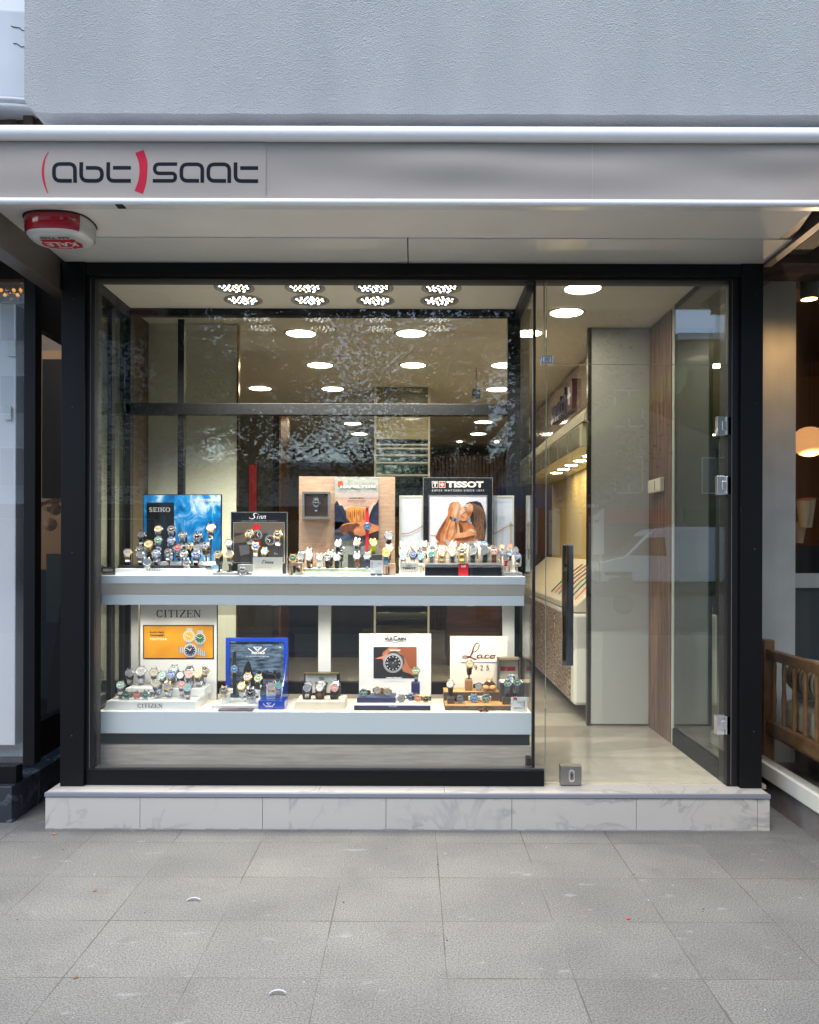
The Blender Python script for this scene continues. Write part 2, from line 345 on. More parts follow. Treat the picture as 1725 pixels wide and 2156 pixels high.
class G(B):
    """flat printed graphics lying on a board: coordinates are measured in a photo crop"""
    def __init__(s, crop, Y, fn=None): super().__init__(); s.k = crop; s.Y = Y; s.fn = fn
    def p(s, x, y, L):
        X, Z = cp(s.k, x, y)
        v = W(X, Z, s.Y); v.y = s.Y-.0009*L
        if s.fn: v.y += s.fn(v.x, v.z)
        return v
    def rect(s, x0, y0, x1, y1, mi=0, L=1): return s.poly([s.p(x0, y1, L), s.p(x1, y1, L), s.p(x1, y0, L), s.p(x0, y0, L)], mi)
    def pol(s, pts, mi=0, L=1):
        a = sum(pts[i][0]*pts[(i+1) % len(pts)][1]-pts[(i+1) % len(pts)][0]*pts[i][1] for i in range(len(pts)))
        if a > 0: pts = pts[::-1]
        return s.poly([s.p(x, y, L) for x, y in pts], mi)
    def frame(s, x0, y0, x1, y1, w, mi=0, L=1):
        s.rect(x0, y0, x1, y0+w, mi, L); s.rect(x0, y1-w, x1, y1, mi, L); s.rect(x0, y0+w, x0+w, y1-w, mi, L); s.rect(x1-w, y0+w, x1, y1-w, mi, L); return s
    def disc(s, cx, cy, rx, ry=None, mi=0, L=1, n=28): return s.pol(arcp(cx, cy, rx, ry or rx, 0, 360-360/n, n-1), mi, L)
    def text(s, st, x0, y0, x1, y1, mi=0, L=2, bold=0, sp=1, rot=False, slant=0):
        vs, fs = text2d(st, bold, sp); q = []
        for u, v in vs:
            if rot: u, v = 1-u, 1-v
            q.append(s.p(x0+(x1-x0)*u+slant*(1-v)*(y1-y0), y0+(y1-y0)*v, L))
        return s.add(q, fs, mi)
    def stroke(s, pts, w, mi=0, L=2):
        n = len(pts); l = []; r = []
        for i, q in enumerate(pts):
            a = pts[max(i-1, 0)]; b = pts[min(i+1, n-1)]; dx, dy = b[0]-a[0], b[1]-a[1]; d = math.hypot(dx, dy) or 1
            ww = (q[2] if len(q) > 2 else w)/2; nx, ny = -dy/d*ww, dx/d*ww
            l.append((q[0]+nx, q[1]+ny)); r.append((q[0]-nx, q[1]-ny))
        vs = [s.p(*q, L) for q in l]+[s.p(*q, L) for q in r]
        return s.add(vs, [(i, i+1, n+i+1, n+i) for i in range(n-1)], mi)
    def serif(s, st, x0, y0, x1, y1, mi=0, L=2, slab=.07, sp=.14):
        tot = sum(SERIF[c] for c in st)+sp*(len(st)-1); u = (x1-x0)/tot; H = y1-y0; x = x0
        st_w = .15; th = slab
        def bx(a, b, c, d): s.rect(x+a*u, y0+b*H, x+c*u, y0+d*H, mi, L)
        for c in st:
            wd = SERIF[c]
            if c == 'I': bx(.09, 0, .09+st_w, 1); bx(0, 0, wd, th); bx(0, 1-th, wd, 1)
            elif c == 'T': bx(wd/2-st_w/2, 0, wd/2+st_w/2, 1); bx(0, 0, wd, th); bx(0, 0, .06, .24); bx(wd-.06, 0, wd, .24); bx(wd/2-.18, 1-th, wd/2+.18, 1)
            elif c == 'E': bx(.08, 0, .08+st_w, 1); bx(0, 0, wd, th); bx(0, 1-th, wd, 1); bx(.08, .46, wd-.16, .46+th); bx(wd-.06, 0, wd, .24); bx(wd-.06, .76, wd, 1); bx(wd-.22, .36, wd-.16, .64)
            elif c == 'Z':
                bx(0, 0, wd, th); bx(0, 1-th, wd, 1); bx(0, 0, .06, .24); bx(wd-.06, .76, wd, 1)
                s.pol([(x+(wd-.19)*u, y0+th*H), (x+wd*u, y0+th*H), (x+.19*u, y0+(1-th)*H), (x, y0+(1-th)*H)], mi, L)
            elif c == 'N':
                bx(.08, 0, .08+.08, 1); bx(wd-.16, 0, wd-.08, 1); bx(0, 1-th, .27, 1); bx(0, 0, .2, th); bx(wd-.27, 0, wd, th)
                s.pol([(x+.06*u, y0), (x+.25*u, y0), (x+(wd-.08)*u, y0+H), (x+(wd-.2)*u, y0+H)], mi, L)
            elif c in 'CO':
                a0, a1 = (40, 320) if c == 'C' else (0, 360)
                pts = arcp(x+wd/2*u, y0+H/2, (wd/2-.06)*u, H*.47, a0, a1, 26)
                s.stroke([(a, b, (.06+.11*abs((a-(x+wd/2*u))/((wd/2)*u)))*u*1.0) for a, b in pts], 1, mi, L)
                if c == 'C': bx(wd-.1, .04, wd-.04, .3); bx(wd-.1, .74, wd-.05, .9)
            elif c == 'S':
                pts = spline([(x+(wd-.06)*u, y0+.24*H), (x+wd*.75*u, y0+.08*H), (x+wd/2*u, y0+.04*H), (x+.12*u, y0+.14*H), (x+.12*u, y0+.36*H), (x+wd*.5*u, y0+.5*H), (x+(wd-.1)*u, y0+.64*H), (x+(wd-.1)*u, y0+.86*H), (x+wd*.5*u, y0+.96*H), (x+wd*.2*u, y0+.92*H), (x+.05*u, y0+.76*H)], 3)
                nn = len(pts); s.stroke([(a, b, (.07+.09*math.sin(math.pi*i/nn)**2)*u) for i, (a, b) in enumerate(pts)], 1, mi, L)
            elif c == 'K':
                bx(.08, 0, .08+st_w, 1); bx(0, 0, .33, th); bx(0, 1-th, .33, 1); bx(wd-.34, 0, wd-.02, th); bx(wd-.3, 1-th, wd, 1)
                s.pol([(x+(wd-.24)*u, y0+th*H), (x+(wd-.12)*u, y0+th*H), (x+.24*u, y0+.62*H), (x+.24*u, y0+.5*H)], mi, L)
                s.pol([(x+.36*u, y0+.44*H), (x+.5*u, y0+.34*H), (x+(wd-.04)*u, y0+(1-th)*H), (x+(wd-.24)*u, y0+(1-th)*H)], mi, L)
            x += (wd+sp)*u
        return s
# ================================================================ ground and setting
g = B(); g.box(-30, 30, -4.2, 14, -.2, 0); g.make('pavement', pave, kind='structure')
g = B(); g.box(-60, 60, -60, -4.2, -.6, -.35); g.make('road', asphalt, kind='structure')
g = B(); g.box(-30, 30, -4.35, -4.201, -.34, .004); g.make('kerb', mat('kerb_stone', rgb(150, 150, 148), .8, nz=40, c2=rgb(130, 130, 128)), kind='structure')
# --- plaster building over the shop
bl = thing('plastered_building', 'building front of rough grey-blue plaster above the sign canopy', 'building', (1.5, 3.35, 3.12))
def uneven(x0, x1, n, z0, amp, seed):
    rn = random.Random(seed); return [(x0+(x1-x0)*i/n, z0+rn.uniform(-amp, amp)) for i in range(n+1)]
g = B(); prof = [(-1.60, 6.5), (-1.60, 3.18), (-1.585, 3.15), (-1.555, 3.128)]+uneven(-1.5, 5, 60, 3.122, .0022, 3)+[(5, 6.5)]
g.prism([(x, 3.35, z) for x, z in prof], (0, 1.2, 0)); g.make('wall', plast, bl)
g = B(); g.box(-2.6, 5, 4.02, 4.3, 2.75, 3.119); g.make('backing_wall', mat('old_rough_wall', rgb(96, 80, 68), .9, nz=9, c2=rgb(60, 50, 44), bump=1), bl)
g = B(); rn = random.Random(15)
for i in range(16):
    for j in range(3): g.box(-2.25+.045*i, -2.25+.045*i+.043, 3.56+rn.uniform(0, .05), 3.9, 3.08+.05*j, 3.08+.05*j+.048)
g.make('rough_infill', MAT['old_rough_wall'], bl, kind='stuff')
rn = random.Random(5)
g = B()
for i in range(70):
    x = rn.choice([rn.uniform(-1.75, -1.5), rn.uniform(-2.3, -1.6), rn.uniform(1.1, 1.9)]); r = rn.uniform(.012, .04)
    g.lathe([(0, -r*.5), (r, -r*.2), (r*.8, r*.4), (0, r*.6)], 6, Matrix.Translation((x, rn.uniform(3.6, 3.95), rn.uniform(3.06, 3.12))) @ Matrix.Rotation(rn.uniform(0, 3), 4, 'Y'), smooth=False, cap=False)
g.make('crumbling_mortar', mat('old_mortar', rgb(140, 128, 108), .95, nz=30, c2=rgb(84, 76, 60)), bl, kind='stuff')
cl = thing('round_column', 'smooth round white-painted column with hairline cracks at the top left corner', 'column', (-1.78, 4.0, 3.25))
g = B(); M = Matrix.Translation((-1.78, 4.0, 3.275))
g.lathe([(.50, 0), (.50, .36), (.50, .38), (.492, .385), (.492, 3.2)], 64, M); g.make('shaft', mat('white_column_paint', rgb(196, 203, 210), .5, nz=4, c2=rgb(186, 194, 202)), cl)
g = B(); M = Matrix.Translation((-1.78, 4.0, 3.247)); g.lathe([(.47, -.02), (.498, -.02), (.502, -.004), (.494, 0), (.508, .008), (.508, .022), (.48, .024)], 64, M); g.make('trim_ring', mat('column_trim', rgb(190, 196, 200), .5), cl)
ck = mat('crack_dark', rgb(60, 62, 66), .9)
def oncol(ang, z): return Vector((-1.78+.5012*math.sin(ang), 4.0-.5012*math.cos(ang), z))
for a0, z0, a1, z1 in ((.1, 3.575, .40, 3.535), (.12, 3.505, .40, 3.455)):
    pts = []
    for i in range(18):
        t = i/17; pts.append(oncol(a0+(a1-a0)*t, z0+(z1-z0)*t+rn.uniform(-.006, .006)))
    g = B(); g.tube(pts, .0016, 4, ends=False); g.make('crack', ck, cl)
# ================================================================ sign canopy
YF = 3.31
cn = thing('sign_canopy', 'long canopy with white rails and taupe fabric sign band over the window', 'canopy', (0, YF, 2.73))
XL, XR = -1.80, 1.95
def zz(y): return PZ(y, YF)
g = B(); g.tube([(XL, YF+.012, 3.026), (XR, YF+.012, 3.026)], .029, 16, flat=1.0); g.box(XL, XR, YF+.012, YF+.2, 2.998, 3.05)
g.make('top_rail', alu, cn)
g = B(); g.tube([(XL, YF+.006, 2.745), (XR, YF+.006, 2.745)], .0145, 14); g.box(XL, XR, YF+.004, YF+.05, 2.733, 2.757)
g.make('bottom_rail', alu, cn)
def fab(x, z):
    t = (z-2.75)/.25
    if t < 0 or t > 1: e = 0
    else: e = math.sin(math.pi*t)
    k = 1 if x > -.60 else .35
    a = .010*math.sin(1.9*x+1.0)*math.sin(2.2*math.pi*t+1.4*math.sin(1.3*x))+.007*math.sin(3.7*x+2.1+2.4*t)+.004*math.sin(7.9*x-3.5*t)
    if x > 1.25: a += .013*math.sin((x-1.25)*7)*math.sin(5*t+.4)
    return e*a*k*.72+.02
def fabmat():
    m, t, p = base('taupe_sign_fabric'); L = t.links
    p.inputs['Base Color'].default_value = rgb(166, 156, 152); p.inputs['Roughness'].default_value = .8; sp(p, 'Sheen Weight', .1)
    tc = N(t, 'ShaderNodeTexCoord'); wv = N(t, 'ShaderNodeTexWave'); wv.inputs['Scale'].default_value = 160; w2 = N(t, 'ShaderNodeTexWave', bands_direction='Z'); w2.inputs['Scale'].default_value = 160
    L.new(tc.outputs['Object'], wv.inputs['Vector']); L.new(tc.outputs['Object'], w2.inputs['Vector'])
    a = N(t, 'ShaderNodeMath', operation='ADD'); L.new(wv.outputs[1], a.inputs[0]); L.new(w2.outputs[1], a.inputs[1])
    b = N(t, 'ShaderNodeBump'); b.inputs['Strength'].default_value = .15; b.inputs['Distance'].default_value = .001; L.new(a.outputs[0], b.inputs['Height']); L.new(b.outputs[0], p.inputs['Normal'])
    n = N(t, 'ShaderNodeTexNoise'); n.inputs['Scale'].default_value = 2; n.inputs['Detail'].default_value = 5; L.new(tc.outputs['Object'], n.inputs['Vector'])
    c = N(t, 'ShaderNodeMixRGB'); c.inputs[1].default_value = rgb(153, 145, 136); c.inputs[2].default_value = rgb(162, 154, 144); L.new(n.outputs[0], c.inputs[0]); L.new(c.outputs[0], p.inputs['Base Color'])
    return m
fm = fabmat()
def sheet(x0, x1, nx, nz, dy=0):
    g = B(); vs = []
    for j in range(nz+1):
        for i in range(nx+1):
            x = x0+(x1-x0)*i/nx; z = 2.752+(3.004-2.752)*j/nz; vs.append((x, YF+fab(x, z)+dy, z))
    return g.add(vs, [(j*(nx+1)+i, j*(nx+1)+i+1, (j+1)*(nx+1)+i+1, (j+1)*(nx+1)+i) for j in range(nz) for i in range(nx)], 0, True)
sheet(XL, XR, 320, 20, .004).make('sign_fabric', fm, cn)
x1 = W(558, 350, YF).x; sheet(XL, x1, 120, 20, .0015).make('logo_patch', fm, cn)
g = B(); xs = W(1249, 350, YF).x
g.add([(xs+dx, YF+fab(xs, z)+.0025, z) for z in [2.755+.0123*i for i in range(21)] for dx in (0, .0022)], [(2*i, 2*i+1, 2*i+3, 2*i+2) for i in range(20)], 0, True)
g.make('seam', mat('seam_thread', rgb(176, 170, 168), .8), cn)
LG = lambda mi=None: None
def lfn(x, z): return fab(x, z)+.0026
lg = G('K', YF, lfn)
def rp(pts, r=22, n=5):   # polyline with rounded corners
    out = [pts[0]]
    for i in range(1, len(pts)-1):
        a, b, c = pts[i-1], pts[i], pts[i+1]
        la = math.dist(a, b); lc = math.dist(b, c); q = min(r, la*.5, lc*.5)
        p0 = (b[0]+(a[0]-b[0])*q/la, b[1]+(a[1]-b[1])*q/la); p1 = (b[0]+(c[0]-b[0])*q/lc, b[1]+(c[1]-b[1])*q/lc)
        for k in range(n+1):
            t = k/n; out.append(tuple((1-t)**2*p0[j]+2*t*(1-t)*b[j]+t*t*p1[j] for j in (0, 1)))
    out.append(pts[-1])
    res = []
    for i in range(len(out)-1):
        m = max(1, int(math.dist(out[i], out[i+1])/12))
        for k in range(m): res.append(tuple(out[i][j]+(out[i+1][j]-out[i][j])*k/m for j in (0, 1)))
    res.append(out[-1]); return res
def la(dx): lg.stroke(rp([(390+dx, 347), (390+dx, 247), (278+dx, 247), (278+dx, 337), (373+dx, 337)], 34), 20, 0)
la(0)
lg.stroke(rp([(423, 237), (423, 337), (534, 337), (534, 268), (448, 268)], 34), 20, 0)
def lt(dx):
    lg.stroke(rp([(567+dx, 237), (567+dx, 337), (688+dx, 337)], 30), 20, 0); lg.stroke(rp([(592+dx, 267), (688+dx, 267)]), 20, 0)
lt(0)
lg.stroke(rp([(935, 246), (815, 246), (815, 297), (926, 297), (926, 337), (805, 337)], 27), 19, 0)
la(680); la(824); lt(680)
pl = [(246, 181, 4), (226, 225, 9), (219, 290, 13), (226, 352, 10), (243, 403, 4)]
lg.stroke([tuple(q) for q in spline(pl, 5)], 1, 1)
lg.stroke([tuple(q) for q in spline([(732, 177, 48), (752, 235, 46), (755, 290, 42), (748, 345, 44), (729, 398, 48)], 5)], 1, 1)
lg.make('lettering', [logonavy, logored], cn)
# soffit
YP = 3.98; ZS = 2.736
y_mid = 3.668
g = B(); g.box(-1.725, 1.64, YF+.05, y_mid, ZS, ZS+.02); g.make('soffit_panel', soffit, cn)
xm = PX(857, 3.8)
for a, b in ((-1.70, xm-.002), (xm+.003, 1.70)):
    g = B(); g.box(a, b, y_mid+.004, YP+.05, ZS-.004, ZS+.014); g.make('glossy_soffit_panel', soffitg, cn)
g = B(); g.prism([(1.64, YF+.05, ZS), (1.70, y_mid, ZS), (1.64, y_mid, ZS)], (0, 0, .02)); g.box(1.702, 1.74, YF+.05, YP, ZS-.02, ZS+.05); g.make('edge_strip', beam, cn)
g = B(); g.box(-1.81, -1.727, YF-.02, YP+.35, 2.595, ZS+.02); g.make('side_beam', beam, cn, bev=.002)
g = B(); g.box(PX(240, YF), PX(257, YF), YF+.0, YF+.04, ZS-.006, ZS-.001); g.make('clip', black2, cn)
# siren
sc_ = W(128, 483, 3.42)
sr = thing('alarm_siren', 'round red and clear alarm siren fixed under the left end of the canopy', 'alarm siren', (sc_.x, 3.52, ZS-.075))
SX, SY = W(128, 480, 3.5).x, 3.50
def sq(r, n=40, k=2.7): return [(r*math.copysign(abs(math.cos(2*math.pi*i/n))**(2/k), math.cos(2*math.pi*i/n)), .9*r*math.copysign(abs(math.sin(2*math.pi*i/n))**(2/k), math.sin(2*math.pi*i/n))) for i in range(n)]
def ring(prof, mi, sel=lambda a: True):
    g = B(); n = 40; vs = []
    for r, z in prof: vs += [(SX+x, SY+y, ZS+z) for x, y in sq(r)]
    fs = [(j*n+i, j*n+(i+1) % n, (j+1)*n+(i+1) % n, (j+1)*n+i) for j in range(len(prof)-1) for i in range(n) if sel(360*(i+.5)/n)]
    g.add(vs, fs, 0, True); return g
frontsel = lambda a: 185 < a < 322
redpl = mat('red_siren_plastic', rgb(170, 8, 22), .12, coat=1, nz=40, bump=.05)
clr = mat('frosted_clear_plastic', rgb(200, 200, 198), .15, coat=1)
ring([(.136, -.003), (.138, -.02), (.134, -.066), (.128, -.072)], 0, frontsel).make('red_lens', redpl, sr)
ring([(.136, -.003), (.138, -.02), (.134, -.066), (.128, -.072)], 0, lambda a: not frontsel(a)).make('clear_lens', clr, sr)
ring([(.128, -.072), (.118, -.084), (.1, -.088), (0.0001, -.09)], 0).make('cover', whitep, sr)
ring([(.140, 0), (.142, -.004), (.137, -.006)], 0).make('base_ring', black2, sr)
g = B()
def under(pts2, mi, L): g.poly([(SX+x, SY+y, ZS-.0905-.0006*L) for x, y in pts2][::-1], mi)
under([(-.075, -.035), (.075, -.035), (.062, .01), (.075, .06), (-.075, .06), (-.062, .01)], 0, 1)
under([(.085*math.cos(a), .018+.055*math.sin(a)) for a in [2*math.pi*i/30 for i in range(30)]], 0, 2)
def utext(st, x0, x1, y0, y1, mi, L):
    vs, fs = text2d(st, .02)   # reads upright for someone facing away from the shop
    g.add([(SX+x1-(x1-x0)*u, SY+y0+(y1-y0)*(1-v), ZS-.0905-.0006*L) for u, v in vs], fs, mi)
utext('KALE', -.066, .066, -.012, .036, 1, 4); utext('kilit', -.03, .03, .044, .062, 1, 4)
utext('444 7240', -.062, .062, -.068, -.046, 2, 2)
g.make('lettering', [red, inkw, inkd], sr)
# ================================================================ step
ZT = .174; YS = 3.883
st = thing('entrance_step', 'pale veined marble step running along the shop front', 'step', (0, YS, 0))
g = B(); xs_ = [-1.745]+[W(x, 1710, YS).x for x in (295, 553, 813, 1078, 1340, 1595)]+[1.70]
for i in range(len(xs_)-1): g.box(xs_[i]+.0012, xs_[i+1]-.0012, YS, YS+.012, .002, ZT-.022)
g.make('riser_tiles', stepm, st)
g = B(); g.box(-1.743, 1.698, YS+.013, 4.6, .0, ZT-.023); g.make('core', mat('grout', rgb(120, 118, 114), .9), st)
g = B(); rb = random.Random(12)
for i in range(86): g.box(-1.742+.04*i, -1.742+.04*i+.0398, YS-rb.uniform(.001, .006), YS-.0002, .0, rb.uniform(.003, .007))
g.make('mortar_bead', mat('mortar_bead', rgb(150, 148, 144), .9), st)
g = B(); g.box(-1.747, 1.702, YS-.006, YS+.012, ZT-.019, ZT+.001); g.make('nosing', mat('blue_grey_nosing', rgb(140, 144, 154), .35, .2), st, bev=.002)
g = B(); xx = [-1.745, -.45, .155, 1.16, 1.70]
for i in range(4): g.box(xx[i]+.001, xx[i+1]-.001, YS+.013, 4.04, ZT-.022, ZT)
g.make('tread_slabs', stepm, st)
# ================================================================ storefront
sf = thing('storefront', 'black framed glass shopfront with window and glass door', 'shopfront', (0, 3.98, ZT))
def fr(x0, x1, y0, y1, ya, yb, name='frame', m=black, bev=.002, parent=None):
    """box whose front face at depth ya covers display pixels x0..x1, y0..y1"""
    g = B(); g.box(PX(x0, ya), PX(x1, ya), ya, yb, PZ(y1, ya), PZ(y0, ya)); return g.make(name, m, parent or sf, bev=bev)
for z in (.42, 1.31, 2.02, 2.55):
    B().lathe([(.006, 0), (.0045, .0022), (.0001, .0022)], 12, Matrix.Translation((-1.66, 3.9795, z)) @ Matrix.Rotation(R(90), 4, 'X')).make('screw', black2, sf)
    B().lathe([(.006, 0), (.0045, .0022), (.0001, .0022)], 12, Matrix.Translation((1.665, 3.9795, z+.03)) @ Matrix.Rotation(R(90), 4, 'X')).make('screw', black2, sf)
fl_px = 1150+(EYE-ZT)*F/3.98
g = B(); g.box(-1.717, -1.603, 3.98, 4.2, ZT+.001, ZS-.001); g.make('pillar', black, sf, bev=.002)
g = B(); g.box(1.597, 1.703, 3.98, 4.2, ZT+.001, ZS-.001); g.make('pillar', black, sf, bev=.002)
g = B(); g.box(-1.602, 1.596, 3.985, 4.1, PZ(580, 3.985), ZS-.006); g.make('lintel', black, sf, bev=.002)
g = B(); zl = PZ(589, 4.01); g.box(-1.602, 1.596, 4.01, 4.1, zl, PZ(581, 4.01)); g.box(-1.602, -1.565, 4.01, 4.1, ZT+.002, zl); g.box(1.545, 1.596, 4.012, 4.12, ZT+.002, zl); g.make('inner_frame', black2, sf)
mat('sealant', rgb(120, 112, 104), .6)
for x in (1.5615, -1.586): B().box(x, x+.002, 4.007, 4.0095, ZT+.01, zl).make('sealant_line', MAT['sealant'], sf)
zr = PZ(1621, 4.0)
g = B(); g.box(-1.602, PX(1148, 4.0), 4.0, 4.07, ZT+.001, zr); g.make('bottom_rail', black, sf, bev=.004)
g = B(); g.box(-1.56, PX(1148, 4.0), 4.015, 4.06, zr+.0005, zr+.006); g.make('glass_channel', steelb, sf)
YG = 4.03
g = B(); g.box(-1.567, PX(1122, YG), YG, YG+.008, zr+.004, zl+.001); g.make('window_glass', glassF, sf)
g = B(); g.box(PX(1122, YG), PX(1127, YG), YG-.004, YG+.03, zr, zl); g.make('mullion', black2, sf)
ztr = PZ(767, YG)
g = B(); g.box(PX(1128, YG), PX(1149, YG), YG, YG+.01, zr-.0, zl+.001); g.make('side_glass', glassD, sf)
g = B(); g.box(PX(1150.5, YG), 1.544, YG, YG+.01, ztr+.004, zl+.001); g.make('transom_glass', glassD, sf)
edge = mat('green_glass_edge', rgb(150, 160, 138), .15, coat=1)
g = B(); g.box(PX(1150.5, YG), 1.544, YG-.0005, YG+.0105, ztr+.0015, ztr+.0035)
g.box(PX(1149.2, YG), PX(1150.2, YG), YG-.0005, YG+.0105, ZT+.01, zl); g.make('glass_edge', edge, sf)
# door
X0d, X1d = PX(1151, YG), PX(1532, YG)
door = B().box(X0d, X1d, YG, YG+.01, ZT+.008, ztr-.003).make('door', glassD, sf)
g = B()
for yy in (3.965, 4.075):
    x = PX(1201 if yy < 4.03 else 1190, yy)
    g.box(x-.0145, x+.0145, yy-.012, yy+.012, PZ(1400, yy), PZ(1146, yy))
    for zz_ in (1190, 1358):
        z = PZ(zz_, 4.03); g.tube([(x, yy, z), (x, 4.03 if yy < 4.03 else 4.04, z)], .008, 10)
g.make('handle', mat('dark_chrome', rgb(150, 150, 154), .04, 1), door, bev=.0085)
for yc in (895, 1020, 1525):
    g = B(); z = PZ(yc, 4.02); x0, x1 = PX(1510, 4.02), PX(1533, 4.02); h = .047
    g.box(x0, x1-.014, 4.018, 4.052, z-h, z+h); g.box(x1-.012, x1+.012, 4.012, 4.058, z-h*.95, z+h*.95); g.box(x0+.022, x1-.002, 4.013, 4.02, z-.022, z+.022)
    g.make('hinge', chrome, door, bev=.002)
g = B(); z = PZ(757, 4.02); g.box(PX(1138, 4.02), PX(1163, 4.02), 4.012, 4.052, z-.021, z+.021); g.box(PX(1143, 4.02), PX(1158, 4.02), 4.008, 4.012, z-.012, z+.012); g.make('patch_fitting', chrome, sf, bev=.002)
g = B(); g.tube([(PX(1144, 4.035), 4.026, zl), (PX(1144, 4.035), 4.026, z+.02)], .004, 6); g.make('tie_rod', mat('brass_rod', rgb(180, 170, 120), .2, 1), sf)
z0, z1 = PZ(1653, 4.0), PZ(1613, 4.0); x0, x1 = PX(1183, 4.0), PX(1227, 4.0)
lk = B().box(x0, x1, 4.008, 4.056, z0, z1).make('lock', steelb, door, bev=.002)
xc, zc = (x0+x1)/2+.002, (z0+z1)/2; g = B()
def slot(r, h, y0, y1, mi): g.prism([(xc+r*math.cos(a), y0, zc+(h if math.sin(a) > 0 else -h)+r*math.sin(a)) for a in [math.pi*i/8 for i in range(16)]], (0, y1-y0, 0), mi)
slot(.014, .017, 4.003, 4.009, 0); slot(.009, .013, 4.0015, 4.0028, 1)
g.box(xc-.002, xc+.002, 4.0, 4.0012, zc-.012, zc+.002, 2); g.lathe([(0, 0), (.0045, 0), (.0045, .001), (0, .001)], 12, Matrix.Translation((xc, 4.0012, zc+.006)) @ Matrix.Rotation(R(90), 4, 'X'), 2)
g.make('keyhole', [chrome, steelb, black2], sf)
# ================================================================ vitrine structure
VL, VR, YR, ZC = -1.60, PX(1122, YG), 4.53, 2.667
g = B(); g.box(VL, VR-.004, 4.065, YR+.04, ZC, ZC+.02); g.make('window_ceiling', ceilm, kind='structure')
def bar(x0, x1, y0, y1, name='rear_frame_bar'):
    g = B(); g.box(x0, x1, YR, YR+.05, PZ(y1, YR), PZ(y0, YR)); return g.make(name, black, sf, bev=.002)
xr0, xr1 = PX(1068, YR), PX(1095, YR)
g = B(); g.box(VL, xr0-.001, YR, YR+.05, PZ(665, YR), ZC-.001); g.make('rear_frame_bar', black, sf)
bar(VL, xr0-.001, 850, 874)
g = B(); g.box(xr0, xr1, YR, YR+.05, ZT, ZC-.001); g.make('rear_frame_post', black, sf)
g = B(); g.box(PX(373, YR), PX(386, YR), YR+.005, YR+.045, ZT, ZC-.06); g.make('rear_frame_post', black, sf)
g = B(); g.box(VL, VL+.03, YR, YR+.05, ZT, ZC-.001); g.make('rear_frame_post', black, sf)
bar(VL+.031, xr0-.001, 1437, 1462)
g = B(); g.box(VL+.031, xr0-.001, YR+.02, YR+.028, PZ(1436, YR), PZ(666, YR)); g.make('rear_glass', glassI, sf)
# right side glass of the window box with its black top frame
g = B(); g.box(VR-.008, VR, 4.075, YR-.002, ZT+.4, ZC-.052); g.make('divider_glass', glassI, sf)
B().box(VR-.03, VR+.004, 4.065, YR-.001, ZC-.05, ZC-.001).make('divider_frame', black, sf); B().box(VR-.02, VR+.003, 4.065, YR-.001, ZT+.001, ZT+.12).make('divider_frame', black, sf)
# left reveal: dark frame and glass in front of a beige board
g = B(); g.box(VL-.05, VL-.012, 4.1, 4.6, ZT, ZC); g.make('reveal_board', mat('reveal_beige', rgb(128, 126, 112), .5), sf)
g = B(); g.box(VL-.008, VL, 4.1, YR-.001, ZT+.3, ZC-.052); g.make('reveal_glass', glass('reveal_glass', (.6, .62, .58, 1), .12), sf)
g = B(); g.box(VL-.008, VL+.03, 4.1, YR-.001, ZC-.06, ZC-.001); g.box(VL-.006, VL+.012, 4.30, 4.35, ZT+.3, ZC-.061); g.make('reveal_frame', black, sf)
# spot clusters
def led(name, e, c): return mat(name, (0, 0, 0, 1), .5, emit=e, ec=c)
ledw = led('led_cool_white', 5, (1, .98, .95, 1)); ledo = led('led_warm_amber', 3, (1, .66, .34, 1)); ledb = led('led_ice_blue', 4, (.7, .85, 1, 1))
for m_ in (ledw, ledo, ledb): m_.cycles.emission_sampling = 'NONE'
ringm = mat('spot_ring', rgb(140, 134, 126), .4)
ordn = ['first', 'second', 'third', 'fourth', 'fifth', 'sixth', 'seventh', 'eighth', 'ninth', 'tenth', 'eleventh', 'twelfth', 'thirteenth', 'fourteenth', 'fifteenth', 'sixteenth', 'seventeenth', 'eighteenth']
SPOTS = [(492, 4.165, 'front'), (641, 4.165, 'front'), (785, 4.165, 'front'), (928, 4.165, 'front'), (511, 4.38, 'rear'), (652, 4.38, 'rear'), (789, 4.38, 'rear'), (924, 4.38, 'rear')]
dots = []
for i in range(27):
    rr = .075*math.sqrt((i+.5)/27); a = i*2.39996; dots.append((rr*math.cos(a), rr*math.sin(a)))
def spot_parts(o, rs):
    B().lathe([(.103, -.001), (.103, -.004), (.088, -.006), (.083, -.001)], 40, cap=False).make('ring', ringm, o, rel=True)
    B().lathe([(.083, -.0012), (.0001, -.0015)], 32, cap=False).make('reflector', black2, o, rel=True)
    g = B(); rn = random.Random(rs)
    for x, y in dots:
        g.lathe([(.0001, -.004), (.0056, -.0035), (.0058, -.0015)], 8, Matrix.Translation((x, y, 0)), rn.choice([0, 0, 0, 1, 0, 2]), False, False)
    g.make('led_cluster', [ledw, ledo, ledb], o, rel=True)
SPOTW = 37.0
for i, (x, Y, row) in enumerate(SPOTS):
    o = thing('led_spotlight', f"round multi-lens LED spotlight, {ordn[i % 4]} from the left in the {row} row of the window ceiling", 'ceiling light', (PX(x, Y), Y, ZC), 'LED spotlights in the window ceiling')
    spot_parts(o, i)
    l = bpy.data.lights.new('led_beam', 'SPOT'); lo = bpy.data.objects.new('led_beam', l); COL.objects.link(lo); lo.parent = o; lo.location = (0, 0, -.03)
    l.energy = SPOTW; l.spot_size = R(120); l.spot_blend = .6; l.shadow_soft_size = .0; l.color = (1, .93, .84)
